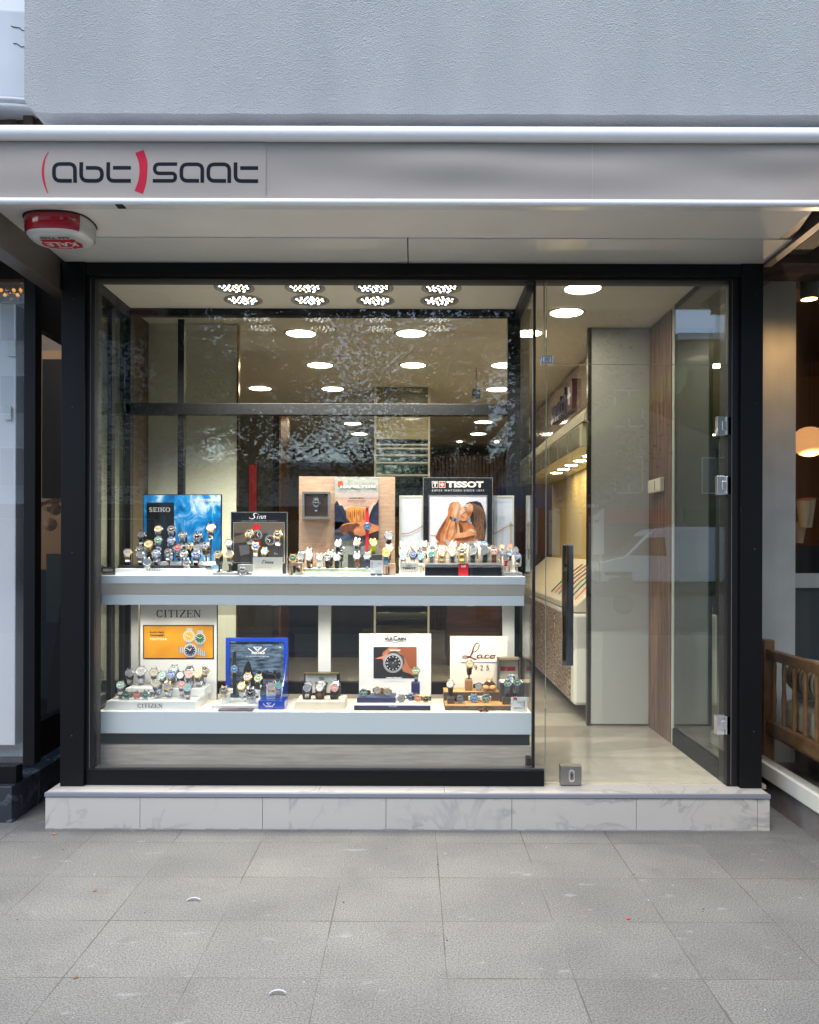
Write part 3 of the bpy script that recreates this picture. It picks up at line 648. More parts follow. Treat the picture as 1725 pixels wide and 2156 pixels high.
# shelves
def shelf_box(x0, x1, y0, y1, z0, z1, m, name, par): return B().box(x0, x1, y0, y1, z0, z1).make(name, m, par, bev=.0015)
ZU, ZL = 1.199, .512
us = thing('display_shelf', 'upper pale grey display shelf across the window carrying four posters', 'shelf', (-.3, 4.12, 1.05), 'window display shelves')
SB = 4.50
x0, x1 = PX(206, 4.12), PX(1107, 4.12); x0b, x1b = PX(215, 4.16), PX(1104, 4.16)
z1a, z2a, z3a = PZ(1230.5, 4.12), PZ(1254, 4.16), PZ(1275, 4.16)
shelf_box(x0, x1, 4.12, SB, z1a, ZU, greyblue, 'slab', us)
g = B(); g.add([(x0+.002, 4.123, z1a-.0005), (x1-.002, 4.123, z1a-.0005), (x1b, 4.158, z2a), (x0b, 4.158, z2a), (x0+.002, SB-.01, z1a-.0005), (x1-.002, SB-.01, z1a-.0005), (x1b, SB-.01, z2a), (x0b, SB-.01, z2a)],
    [(0, 3, 2, 1), (0, 4, 7, 3), (1, 2, 6, 5), (3, 7, 6, 2), (4, 5, 6, 7), (0, 1, 5, 4)]); g.make('sloped_fascia', taupe, us)
shelf_box(x0b, x1b, 4.155, SB-.02, z3a, z2a-.001, greyblue, 'lower_fascia', us)
for a, b in ((671, 697), (1059, 1084), (277, 292)):
    B().box(PX(a, 4.5), PX(b, 4.5), 4.5, 4.526, ZL, z3a+.05).make('upright', whitep, us)
ls = thing('display_shelf', 'lower pale grey display shelf above the grey oak plinth', 'shelf', (-.3, 4.12, .3), 'window display shelves')
x0, x1 = PX(198, 4.12), PX(1125, 4.12)
shelf_box(VL+.012, x1-.012, 4.12, SB, ZL-.03, ZL, cream, 'top', ls)
shelf_box(x0, x1-.003, 4.112, 4.1195, PZ(1546, 4.112), ZL+.001, greyblue, 'fascia', ls)
shelf_box(x0+.01, x1-.014, 4.16, 4.2, PZ(1573, 4.16), PZ(1541, 4.16), mat('shadow_gap_board', rgb(52, 56, 62), .4), 'recess_board', ls)
shelf_box(x0+.0, x1-.012, 4.13, 4.159, ZT, PZ(1571, 4.13), woodgrey, 'plinth', ls)

# small LED pucks fixed under the upper shelf
puckm = mat('puck_glow', (0, 0, 0, 1), .5, emit=12, ec=(1, .9, .76, 1))
for i, x in enumerate((260, 360, 470, 580, 690, 800, 900, 990, 1070)):
    Y = 4.24; o = thing('under_shelf_light', f'small lit puck light under the upper shelf, {ordn[i]} from left', 'light', (PX(x, Y), Y, z3a-.0005), 'puck lights under the upper shelf')
    B().lathe([(.026, 0), (.026, -.005), (.021, -.006)], 24, cap=False).make('ring', whitep, o, rel=True)
    B().lathe([(.021, -.0045), (.0001, -.0045)], 24, cap=False).make('lens', puckm, o, rel=True)
    l = bpy.data.lights.new('puck_beam', 'SPOT'); lo = bpy.data.objects.new('puck_beam', l); COL.objects.link(lo); lo.parent = o; lo.location = (0, 0, -.012)
    l.energy = 2.3; l.spot_size = R(150); l.spot_blend = .8; l.shadow_soft_size = .0; l.color = (1, .93, .83)
# ================================================================ shop interior
ZI, YB = 2.79, 12.0
g = B(); g.box(-1.72, 1.75, 4.041, 5.35, ZT-.02, ZT-.001); g.box(-3.2, 1.75, 5.3505, YB, ZT-.02, ZT-.001); g.make('shop_floor', floorm, kind='structure')
g = B(); g.box(-1.72, 1.75, 4.60, 5.35, ZI, ZI+.02); g.box(-3.2, 1.75, 5.3505, YB, ZI, ZI+.02); g.box(VR+.006, 1.75, 4.101, 4.60, ZI, ZI+.02); g.box(-1.72, VR-.0, 4.582, 4.6, ZC+.03, ZI+.01); g.make('shop_ceiling', ceilm, kind='structure')
g = B(); g.box(1.60, 1.75, 4.2, YB, 0, 3.1); g.box(-3.25, -3.2, 5.4, YB, 0, 3.1); g.box(-1.745, -1.722, 4.201, 5.35, 0, 3.1); g.box(-3.25, -1.721, 5.351, 5.39, 0, 3.1); g.box(-3.2, 1.75, YB, YB+.1, 0, 3.1); g.make('shop_wall', dimwall, kind='structure')
# floor joints near the door
g = B()
for x in (.62, 1.22): g.box(x, x+.0015, 4.05, YB-.1, ZT-.0009, ZT-.0006)
for y in (4.6, 5.2, 5.8, 6.4, 7.0, 7.6, 8.2, 8.8): g.box(-1.6, 1.59, y, y+.0015, ZT-.0009, ZT-.0007)
g.make('floor_joint', mat('floor_joint_line', rgb(140, 132, 122), .6), kind='structure')
# round ceiling lights
dl_on = mat('downlight_diffuser', (0, 0, 0, 1), .5, emit=19, ec=(1, .88, .70, 1))
LIGHTS = [(1227, 606), (1193, 657), (634, 701), (866, 701), (1110, 701), (674, 768), (870, 768), (1062, 768), (548, 817), (701, 818), (1048, 819), (868, 839), (743, 891), (1018, 888), (757, 913), (1007, 913)]
desc = ['nearest the door glass, largest of all', 'second behind the door transom', 'first row, left one behind the window', 'first row, middle one behind the window', 'first row, beside the black mullion', 'second row, left one', 'second row, middle one', 'second row, right one', 'third row, far left over the side bay', 'third row, left of centre', 'third row, right one', 'just before the mirror column', 'fourth row, left of the mirror column', 'fourth row, right of the mirror column', 'last row, left of the mirror column', 'last row, right of the mirror column']
for (x, y), d in zip(LIGHTS, desc):
    Y = (ZI-EYE)*F/(CY-y+ROLL*(x-CX)); X = W(x, y, Y).x
    o = thing('ceiling_light', f'round lit recessed ceiling light, {d}', 'ceiling light', (X, Y, ZI), 'round ceiling lights in the shop')
    B().lathe([(.118, -.001), (.118, -.005), (.1, -.008), (.097, -.002)], 36, cap=False).make('ring', whitep, o, rel=True)
    B().lathe([(.097, -.003), (.0001, -.0032)], 36, cap=False).make('diffuser', dl_on, o, rel=True)
# white end panel, slatted return, side glass
pn = thing('display_unit', 'tall white end panel with niche, cabinet and fascia of the brand wall unit', 'display unit', (1.35, 5.37, ZT))
g = B(); g.box(1.170, 1.556, 5.37, 5.40, ZT+.012, ZI-.004); g.make('end_panel', mat('white_end_panel', rgb(190, 191, 188), .3, coat=.3), pn)
g = B(); g.box(1.146, 1.169, 5.366, 5.41, ZT+.002, ZI-.003); g.make('dark_edge', mat('bronze_edge', rgb(74, 66, 56), .3, .6), pn)
g = B(); g.box(1.53, 1.58, 5.401, 9, ZT, ZI-.01); g.make('niche_back', mat('niche_cream', rgb(226, 206, 150), .5), pn)
g = B(); g.box(1.158, 1.52, 5.62, 9, 2.04, 2.2); g.make('niche_fascia', mat('fascia_beige', rgb(196, 190, 168), .4), pn)
g = B()
for k in range(6): g.box(1.150, 1.1575, 5.70+.42*k, 5.70+.42*k+.37, 2.05, 2.19)
g.make('fascia_panel', mat('grey_glass_panel', rgb(150, 146, 132), .2, coat=.5), pn)
g = B(); g.prism([(1.158, 5.55, 2.21), (1.158, 5.55, 2.26), (1.30, 5.55, 2.40), (1.52, 5.55, 2.40), (1.52, 5.55, 2.21)], (0, 3.4, 0)); g.make('cornice', mat('cornice_cream', rgb(206, 200, 176), .4), pn)
g = B(); g.box(1.30, 1.52, 5.45, 9, 2.41, ZI-.02); g.make('header_board', mat('header_taupe', rgb(176, 156, 138), .12, coat=1), pn)
mat('niche_lamp', (0, 0, 0, 1), .5, emit=34, ec=(1, .8, .5, 1))
for k in range(6): B().lathe([(.05, 0), (.0001, -.001)], 20, Matrix.Translation((1.34, 5.85+.36*k, 2.038)), cap=False).make('niche_light', MAT['niche_lamp'], pn)
g = B(); g.box(1.076, 1.5, 5.45, 9, .29, .90); g.make('cabinet', mat('cabinet_white', rgb(226, 224, 214), .3, coat=.4), pn, bev=.02)
def lace():
    m, t, p = base('perforated_brown_panel'); L = t.links
    tc = N(t, 'ShaderNodeTexCoord'); v = N(t, 'ShaderNodeTexVoronoi', feature='DISTANCE_TO_EDGE'); v.inputs['Scale'].default_value = 34; L.new(tc.outputs['Object'], v.inputs['Vector'])
    c = N(t, 'ShaderNodeValToRGB'); c.color_ramp.elements[0].position = .06; c.color_ramp.elements[1].position = .16; c.color_ramp.elements[0].color = rgb(186, 168, 148); c.color_ramp.elements[1].color = rgb(92, 66, 52)
    L.new(v.outputs[0], c.inputs[0]); L.new(c.outputs[0], p.inputs['Base Color']); p.inputs['Roughness'].default_value = .5; return m
lc = lace()
g = B()
for k in range(4): g.box(1.068, 1.0745, 5.56+.62*k, 5.56+.62*k+.57, .31, .88)
g.make('cabinet_door', lc, pn)
g = B(); g.prism([(1.09, 5.5, .905), (1.09, 5.5, .95), (1.42, 5.5, 1.24), (1.50, 5.5, 1.24), (1.50, 5.5, .905)], (0, 3.2, 0)); g.make('sloped_tray', mat('tray_cream', rgb(222, 212, 192), .4), pn, bev=.01)
swm = [mat('strap_'+n, rgb(*c), .4) for n, c in (('orange', (216, 96, 30)), ('graphite', (60, 62, 70)), ('green', (70, 140, 80)), ('crimson', (170, 36, 40)), ('steel_blue', (110, 130, 150)))]
rn = random.Random(11)
for k in range(7):
    g = B(); y = 5.62+.16*k; n_ = Vector((-.29, 0, .33)).normalized(); a = Vector((1.12, y, .982))
    g.tube([a+n_*.008, a+Vector((.12, 0, .106))+n_*.02, a+Vector((.25, 0, .22))+n_*.008], .009, 6, flat=.5)
    g.make('strap_sample', swm[k % 5], label=f'coloured watch strap lying on the sloped tray of the white unit, {ordn[k]} from the front', cat='watch strap', group='watch straps on the sloped tray')
# hanging loops of plastic watches in the niche
for nm, zc, yc, k, de in (('watch_garland', 1.72, 5.92, 7, 'upper cluster of orange and grey plastic watch loops hanging in the lit niche'), ('watch_garland', 1.42, 6.02, 6, 'lower cluster of dark and orange plastic watches hanging in the lit niche')):
    o = thing(nm, de, 'watch display', (1.42, yc, zc))
    for i in range(k):
        r = .045; cx_, cz_ = 1.36+rn.uniform(-.03, .06), zc+rn.uniform(-.16, .16); cyy = yc+rn.uniform(-.1, .12)
        g = B(); g.tube([(cx_, cyy+r*math.cos(2*math.pi*j/14), cz_+r*math.sin(2*math.pi*j/14)) for j in range(15)], .006, 6); g.make('watch_loop', swm[(i*2+k) % 5], o)
    g = B(); g.box(1.515, 1.528, yc-.12, yc+.2, zc-.2, zc+.2); g.make('backing_card', cream, o)
# brand lettering on the header board (right end nearer)
sg = thing('brand_sign', 'dark raised letters with a red cross tile on the taupe header of the wall unit', 'sign', (1.29, 6.2, 2.5))
def wallmesh(st, Y0, Y1, z0, z1, x, th, mi):   # text on a wall facing -X, reading towards the viewer
    vs, fs = text2d(st, .02); g = B(); n = len(vs)
    a = [(x, Y0+(Y1-Y0)*u, z1-(z1-z0)*v) for u, v in vs]; b = [(x+th, y, z) for _, y, z in a]
    g.add(a+b, fs+[tuple(i+n for i in f) for f in fs], mi)
    ed = {}
    for f in fs:
        for i in range(len(f)):
            e = (f[i], f[(i+1) % len(f)]); ed[e] = 1
    g.add(a+b, [(i, j, j+n, i+n) for (i, j) in ed if (j, i) not in ed], mi); return g
def Yat(px, X): return X*F/(px-CX)
ya, yb = Yat(1166, 1.29), Yat(1199, 1.29)
wallmesh('swatch', ya, yb, 2.40+.06, 2.40+.28, 1.262, .036, 0).make('letters', [mat('violet_grey_letters', rgb(66, 56, 92), .3)], sg)
yc, yd = Yat(1200, 1.29), Yat(1211, 1.29)
B().box(1.262, 1.298, yd, yc, 2.45, 2.45+.24).make('cross_tile', mat('dark_red_tile', rgb(84, 26, 34), .3), sg)
g = B(); ym = (yc+yd)/2; wd = abs(yc-yd)
g.box(1.258, 1.2615, ym-wd*.3, ym+wd*.3, 2.555, 2.585); g.box(1.257, 1.2605, ym-wd*.09, ym+wd*.09, 2.50, 2.64); g.make('white_cross', inkw, sg)
sw = thing('slat_panel', 'vertical wood slat panel beside the white end panel', 'wall panel', (1.557, 4.9, ZT))
g = B(); g.box(1.566, 1.598, 4.905, 5.366, ZT, ZI-.01); g.make('backing', mat('slat_shadow', rgb(34, 24, 22), .8), sw)
g = B(); n = 16
for k in range(n):
    y0 = 4.91+.0285*k; g.box(1.545, 1.5655, y0, y0+.0155, ZT+.001, ZI-.012)
g.make('slat', woodslat, sw)
g = B(); g.box(1.552, 1.598, 4.86, 4.903, ZT+.001, ZI-.012); g.make('edge_post', mat('pale_post', rgb(186, 188, 184), .4), sw)
ic = thing('intercom', 'small cream wall box fixed on the wood slats', 'intercom', (1.53, 5.1, 1.7))
z0, z1 = PZ(1034, 5.1), PZ(1006, 5.1)
B().box(1.515, 1.5445, 5.02, 5.28, z0, z1).make('housing', cream, ic, bev=.005)
B().box(1.512, 1.5148, 5.12, 5.125, z0+.015, z1-.015).make('button_strip', inkg, ic)
sgp = thing('side_mirror_glass', 'dark framed glass side panel right of the door reflecting the street', 'glass panel', (1.56, 4.45, ZT))
g = B(); g.box(1.556, 1.562, 4.125, 4.858, ZT+.10, ZI-.03); g.make('pane', glass('tinted_side_glass', (.52, .6, .55, 1), .14), sgp)
B().box(1.545, 1.59, 4.122, 4.858, ZT+.001, ZT+.098).make('frame', black, sgp, bev=.002); B().box(1.55, 1.59, 4.122, 4.858, ZI-.03, ZI-.002).make('frame', black, sgp, bev=.002)
B().box(1.585, 1.595, 4.125, 4.858, ZT+.10, ZI-.03).make('backing', mat('sage_backing', rgb(62, 70, 62), .6), sgp)
# left panels, back of shop
pw = thing('wall_panelling', 'beige wall panels left of the shop behind the window', 'wall panel', (-1.5, 5.3, ZT))
B().box(-1.72, PX(373, 5.3), 5.3, 5.34, ZT, ZI-.005).make('panel', olive, pw)
B().box(PX(385, 5.3), PX(498, 5.3), 5.3, 5.34, ZT, ZI-.006).make('panel', olive, pw)
B().box(PX(373, 5.3)+.001, PX(385, 5.3)-.001, 5.31, 5.35, ZT, ZI-.005).make('dark_strip', black2, pw)
B().box(PX(498, 5.3)+.001, PX(502, 5.3), 5.295, 5.34, ZT, ZI-.006).make('metal_strip', mat('bronze_strip', rgb(170, 140, 100), .2, 1), pw)
dc = thing('dark_glass_cabinet', 'tall dark cabinet with copper edge left of the wood poster', 'cabinet', (-1.2, 6.0, ZT))
B().box(PX(505, 6.0), PX(588, 6.0), 6.0, 6.4, ZT, 2.36).make('body', mat('smoked_brown_glass', rgb(36, 32, 28), .06, coat=1), dc)
B().box(PX(588, 6.0)+.001, PX(592, 6.0), 5.99, 6.4, ZT, 2.36).make('copper_edge', mat('copper', rgb(190, 130, 84), .25, 1), dc)
B().box(PX(525, 5.98), PX(539, 5.98), 5.97, 5.998, PZ(1090, 5.98), PZ(980, 5.98)).make('red_band', red, dc)
mc = thing('mirror_column', 'rectangular mirror-clad column in the middle of the shop', 'column', (-.1, 7.4, ZT))
xa, xb = PX(788, 7.4), PX(905, 7.4)
B().box(xa+.02, xb-.02, 7.4, 7.9, ZT, ZI-.004).make('core', mat('column_core', rgb(120, 112, 98), .5), mc)
B().box(xa+.02, xb-.02, 7.385, 7.399, ZT+.1, PZ(876, 7.385)).make('mirror', mirrorm, mc)
B().box(xa+.02, xb-.02, 7.39, 7.399, PZ(872, 7.39), PZ(813, 7.39)).make('top_panel', mat('column_olive', rgb(136, 130, 110), .3, coat=.4), mc)
B().box(xa+.02, xb-.02, 7.37, 7.3845, PZ(925, 7.37), PZ(878, 7.37)).make('cream_reflection', mat('reflection_cream', rgb(190, 178, 140), .35, coat=.4), mc)  # what the mirror's upper part reflects, painted as a flat cream sheet
for yy in (936, 944, 958, 974, 1000): B().box(xa+.02, xb-.02, 7.30, 7.384, PZ(yy+1.6, 7.3), PZ(yy-1.2, 7.3)).make('reflection_bar', whitep, mc)  # bright reflection stripes of the mirror, added as thin white bars
g = B(); g.box(xa, xa+.018, 7.375, 7.41, ZT, ZI-.004); g.box(xb-.018, xb, 7.375, 7.41, ZT, ZI-.004); g.box(xa+.019, xb-.019, 7.378, 7.39, PZ(877, 7.38), PZ(872, 7.38)); g.make('frame', cream, mc)
bk = thing('slatted_back_wall', 'dark walnut slatted wall at the far end of the shop', 'wall panel', (.8, 11.5, ZT))
g = B(); g.box(.2, 1.55, 11.55, 11.6, ZT, 2.62); g.make('backing', woodback, bk)
g = B()
for k in range(26): g.box(.2+.052*k, .2+.052*k+.03, 11.5, 11.549, ZT, 2.62)
g.make('slat', woodback, bk)
g = B()
for x, y in ((968, 962), (1046, 962)): p = W(x, y, 11.2); g.lathe([(.03, 0), (.0001, -.001)], 12, Matrix.Translation((p.x, 11.2, ZI-.012)), cap=False)
g.make('far_lamp', dl_on, bk)
spk = thing('ceiling_speaker', 'small black box speaker hanging below the shop ceiling', 'speaker', tuple(W(1003, 829, 6.6)))
p = W(1003, 829, 6.6); g = B(); g.box(p.x-.032, p.x+.032, 6.55, 6.65, p.z-.032, p.z+.032); g.make('housing', black2, spk, bev=.006)
B().tube([(p.x, 6.6, p.z+.032), (p.x, 6.6, ZI)], .004, 6).make('bracket', black2, spk)
def counter(x0, x1, Y, y1, name, lab, m1, m2, dep=.5):
    o = thing(name, lab, 'counter', (PX((x0+x1)/2, Y), Y, ZT)); zt = PZ(y1, Y)
    B().box(PX(x0, Y)+.01, PX(x1, Y)-.01, Y+.01, Y+dep, ZT+.06, zt-.03).make('body', m1, o)
    B().box(PX(x0, Y)+.03, PX(x1, Y)-.03, Y+.03, Y+dep-.02, ZT, ZT+.059).make('plinth', black2, o)
    B().box(PX(x0, Y), PX(x1, Y), Y, Y+dep+.01, zt-.029, zt).make('top', m2, o); return o
counter(940, 1057, 8.0, 1262, 'shop_counter', 'walnut sales counter seen right of the blue window posters', woodback, woodwarm)
counter(600, 785, 8.6, 1262, 'shop_counter', 'dark sales counter at the back left of the mirror column', darkb, taupe)
counter(470, 590, 6.8, 1285, 'glass_counter', 'grey display counter behind the blue framed poster', mat('grey_counter', rgb(128, 120, 108), .3), taupe, .4)
ch = thing('plant_pot', 'leafy plant in a pot standing at the far right of the shop', 'potted plant', (.95, 9.8, ZT))
B().lathe([(.13, 0), (.17, .34), (.16, .35)], 20, Matrix.Translation((.95, 9.8, ZT))).make('pot', darkb, ch)
leafm = mat('plant_leaf', rgb(58, 88, 44), .5)
g = B(); rn = random.Random(2)
for i in range(90):
    a = rn.uniform(0, 6.28); l = rn.uniform(.15, .5); e = rn.uniform(.2, 1.3); p = Vector((.95, 9.8, ZT+.35)); d = Vector((math.cos(a)*math.cos(e), math.sin(a)*math.cos(e), math.sin(e)))
    q = p+d*l; s = d.cross(Vector((0, 0, 1))).normalized()*.035; g.add([p, q-s-d*.1, q+d*.04, q+s-d*.1], [(0, 1, 2, 3)])
g.make('foliage', leafm, ch)
# ================================================================ left neighbour
ln = thing('neighbour_shop', 'neighbouring shop on the left with white display box and dark marble plinth', 'shopfront', (-2.2, 4.0, 0))
B().box(-3.6, -1.947, 3.97, 6, 0, .175).make('plinth', darkmarble, ln, bev=.003)
B().box(-3.6, -1.95, 4.02, 4.09, .176, .262).make('base_frame', black, ln, bev=.003)
B().box(PX(51, 4.04), PX(76, 4.04), 4.03, 4.1, .263, 2.70).make('corner_post', black, ln, bev=.003)
B().box(-3.6, -1.80, 4.03, 4.12, PZ(590, 4.03), PZ(565, 4.03)).make('lintel', black, ln)
B().box(-3.6, -1.812, 3.55, 4.35, 2.755, 2.775).make('soffit', mat('neighbour_soffit', rgb(206, 206, 204), .6), ln)
B().box(-3.6, PX(51, 4.04)-.001, 4.05, 4.056, .263, PZ(590, 4.05)).make('window_glass', glass('neighbour_glass', (.98, .985, .985, 1), .10), ln)
z0, z1 = PZ(1572, 4.12), PZ(642, 4.12)
B().box(-3.2, PX(33, 4.12), 4.12, 4.19, z0, z1).make('white_display_box', mat('neighbour_white_box', rgb(238, 240, 242), .35, coat=.3), ln, bev=.004)
B().box(-3.2, PX(50, 4.2), 4.2, 4.23, .263, PZ(590, 4.2)).make('grey_side_panel', mat('neighbour_blue_grey', rgb(200, 210, 220), .3, coat=.4), ln)
B().box(-1.935, -1.925, 4.12, 4.62, .45, 2.45).make('return_glass', glassI, ln)
for a, b in ((.263, .45), (2.45, 2.72)): B().box(-1.94, -1.90, 4.101, 4.64, a, b).make('return_frame', black, ln)
B().box(-2.6, -1.94, 5.0, 5.02, .2, 1.2).make('dark_backdrop', mat('charcoal_gloss', rgb(40, 42, 46), .15, coat=1), ln)
g = B(); g.prism([(PX(100, 4.64), 4.64, .263), (PX(150, 4.64), 4.64, .263), (PX(150, 4.64), 4.64, 1.2), (PX(127, 4.64), 4.64, 1.0), (PX(122, 4.64), 4.64, .86), (PX(108, 4.64), 4.64, .65), (PX(100, 4.64), 4.64, .55)], (0, .03, 0)); g.make('curved_panel', mat('gunmetal_panel', rgb(46, 50, 56), .12, coat=1), ln)
B().box(PX(98, 4.75), PX(150, 4.75), 4.75, 4.78, .9, 1.30).make('green_grey_panel', mat('green_grey_panel', rgb(96, 106, 100), .3), ln)
B().box(-2.6, -1.92, 5.25, 5.29, .2, 2.6).make('warm_back', mat('warm_tan_wall', rgb(150, 112, 74), .6), ln)
B().box(PX(88, 4.7), PX(150, 4.7), 4.7, 4.72, 1.62, 2.42).make('black_banner', black2, ln)
g = B(); rn = random.Random(9)
for i in range(7):
    p = W(rn.uniform(84, 128), rn.uniform(1040, 1110), 4.8); g.lathe([(0.0001, -.03), (.035, -.02), (.04, .01), (.0001, .03)], 8, Matrix.Translation(p) @ Matrix.Rotation(rn.uniform(0, 3), 4, 'X'), smooth=False, cap=False)
g.make('folded_cloth', mat('peach_cloth', rgb(206, 160, 120), .7), ln)
wb = thing('wall_lamp', 'pair of small lit bulbs inside the neighbouring shop on the left', 'lamp', tuple(W(81, 640, 4.9)))
wle = mat('bulb_glow', (0, 0, 0, 1), .5, emit=14, ec=(1, .86, .6, 1))
for y in (656, 679):
    p = W(81, y, 4.9); B().lathe([(.0001, -.03), (.022, -.02), (.024, .01), (.0001, .03)], 12, Matrix.Translation(p), cap=False).make('bulb', wle, wb)
g = B(); p = W(81, 640, 4.9); g.box(p.x-.005, p.x+.005, 4.905, 4.915, p.z-.2, p.z+.05); g.make('stem', black2, wb)
chd = thing('crystal_chandelier', 'glass crystal chandelier at the top of the left neighbour window', 'chandelier', tuple(W(20, 618, 4.3)))
g = B(); rn = random.Random(4)
for i in range(26):
    p = W(rn.uniform(-30, 44), rn.uniform(606, 632), rn.uniform(4.14, 4.19)); g.lathe([(.0001, -.014), (.011, 0), (.0001, .014)], 6, Matrix.Translation(p) @ Matrix.Rotation(rn.uniform(0, 3), 4, 'X'), rn.choice([0, 0, 1]), False, False)
g.make('crystals', [mat('crystal', rgb(220, 220, 225), .03, 1), mat('amber_crystal', rgb(200, 140, 70), .1, .6, emit=.6)], chd)
B().box(-3.0, PX(44, 4.19), 4.192, 4.2, PZ(641, 4.19), PZ(592, 4.19)).make('backplate', mat('smoky_backplate', rgb(110, 104, 92), .2, coat=.5), chd)
# two white stickers
for i, (x, y, wd, h) in enumerate(((22, 733, 9, 19), (14, 871, 8, 15))):
    a, b = PX(x-wd, 4.1), PX(x+wd, 4.1); B().box(a, b, 4.105, 4.112, PZ(y+h, 4.1), PZ(y-h, 4.1)).make('label_plate', mat('pale_plate' + ('' if i else '_upper'), rgb(218, 228, 226), .4), label=('upper' if i == 0 else 'lower')+' small pale rounded plate on the white box of the left neighbour', cat='plate', bev=.006)
# ================================================================ right neighbour
rn_ = thing('neighbour_window', 'side window of the right neighbour with white frame and plaster pillar', 'shopfront', (1.9, 4.0, 0))
XN = 1.87
B().box(XN-.02, XN+.05, 3.0, 4.75, .135, .215).make('sill', mat('cream_frame', rgb(222, 218, 204), .45), rn_, bev=.004)
B().box(XN, XN+.3, 3.0, 4.75, 0, .134).make('base_wall', mat('grey_brick_base', rgb(128, 120, 114), .85, nz=9, c2=rgb(108, 100, 96)), rn_)
B().box(XN, XN+.008, 3.0, 4.70, .216, 2.79).make('window_glass', glassI, rn_)
B().box(XN-.03, XN+.06, 3.0, 4.75, 2.79, 2.86).make('head_frame', mat('olive_frame', rgb(112, 104, 84), .5), rn_)
B().box(XN+.0, XN+.06, 3.0, 4.75, 2.861, 3.05).make('head_band', mat('dark_olive_band', rgb(96, 90, 74), .5), rn_)
B().box(1.705, XN-.031, 4.3, 4.75, 0, 3.1).make('return_wall', mat('grey_return', rgb(130, 126, 116), .7), rn_)
gp = mat('grey_stucco', rgb(236, 233, 224), .7, nz=5, c2=rgb(222, 219, 210), bump=.15, bscale=30)
B().box(XN+.012, PX(1675, 4.62), 4.62, 4.9, 0, 2.9).make('plaster_pillar', gp, rn_)
B().box(PX(1675, 4.62)+.001, 5, 4.72, 4.76, PZ(1235, 4.72), PZ(1205, 4.72)).make('transom_bar', mat('white_bar', rgb(206, 206, 196), .5), rn_)
B().box(PX(1675, 4.62)+.001, 5, 4.75, 4.77, .3, PZ(1236, 4.75)).make('grey_lower_panel', mat('slate_panel', rgb(78, 82, 82), .35), rn_)
B().box(2.0, 5, 7.4, 7.5, 0, 2.95).make('back_wall', mat('brown_back_wall', rgb(120, 84, 56), .7), rn_)
B().box(1.88, 5, 4.9, 7.4, 2.9, 2.95).make('ceiling', mat('brown_ceiling', rgb(110, 80, 56), .8), rn_)
B().box(1.88, 5, 3.0, 4.62, 2.9, 2.95).make('front_ceiling', mat('grey_ceiling', rgb(150, 146, 136), .8), rn_)
B().box(1.88, 5, 3.0, 7.4, .05, .1).make('interior_floor', mat('dark_floor', rgb(70, 66, 60), .5), rn_)
B().box(4.5, 4.6, 3.0, 7.4, .1, 2.9).make('side_wall', dimwall, rn_)
B().box(PX(1676, 5.2), 3.4, 5.2, 5.24, .1, 1.36).make('black_display_board', black2, rn_)
pd = thing('spot_lamp', 'cylindrical ceiling spot glowing amber in the right neighbour window', 'ceiling light', tuple(W(1706, 628, 4.3)))
p = W(1704, 630, 4.35); M = Matrix.Translation(p)
B().lathe([(.042, 0), (.045, .01), (.045, .16)], 24, M).make('housing', mat('grey_lamp_body', rgb(120, 118, 108), .5), pd)
B().lathe([(.040, -.001), (.0001, -.002)], 24, M, cap=False).make('bulb', mat('amber_spot', (0, 0, 0, 1), .5, emit=6, ec=(1, .6, .22, 1)), pd)
l = bpy.data.lights.new('warm_beam', 'SPOT'); lo = bpy.data.objects.new('warm_beam', l); COL.objects.link(lo); lo.parent = pd; lo.location = (0, 0, -.02)
l.energy = 2.6; l.spot_size = R(140); l.spot_blend = 1; l.shadow_soft_size = .0; l.color = (1, .58, .26)
lo.rotation_euler = (R(20), 0, R(10))
lan = thing('paper_lantern', 'glowing orange paper lantern hanging in the right neighbour shop', 'lantern', tuple(W(1704, 930, 5.6)))
p = W(1704, 930, 5.6); prof = []
for i in range(25):
    a = -math.pi/2+math.pi*i/24; r = .108*math.cos(a)**.8+.003*math.cos(i*math.pi) if 0 < i < 24 else .02
    prof.append((max(r, .015), .1*math.sin(a)))
B().lathe(prof, 32, Matrix.Translation(p)).make('shade', mat('orange_paper', rgb(220, 150, 90), .8, emit=.34, ec=(1, .46, .18, 1)), lan)
B().tube([(p.x, p.y, p.z+.1), (p.x, p.y, 2.9)], .002, 5).make('cord', black2, lan)
l = bpy.data.lights.new('lantern_glow', 'POINT'); lo = bpy.data.objects.new('lantern_glow', l); COL.objects.link(lo); lo.parent = lan; lo.location = (0, -.05, -.16)
l.energy = 6; l.color = (1, .7, .45); l.shadow_soft_size = 0
bn = thing('slatted_bench', 'wooden bench with turned slatted side rail behind the right window', 'bench', (1.97, 4.0, .1))
XBn = 1.965
def rl(z0, z1, th=.02, x=XBn): return B().box(x-th, x+th, 2.9, 4.56, z0, z1)
rl(.735, .79).make('top_rail', woodbench, bn, bev=.006); rl(.33, .40).make('bottom_rail', woodbench, bn, bev=.006)
for k in range(13):
    y = 4.44-.118*k
    prof = [(.010, 0), (.013, .03), (.010, .06), (.014, .12), (.010, .2), (.013, .3), (.010, .334)]
    B().lathe(prof, 12, Matrix.Translation((XBn, y, .4005))).make('spindle', woodbench, bn)
B().box(XBn-.03, XBn+.03, 4.5, 4.56, .1, .84).make('post', woodbench, bn, bev=.005)
B().box(XBn+.021, 2.6, 2.9, 4.5, .30, .36).make('seat_board', woodbench, bn)
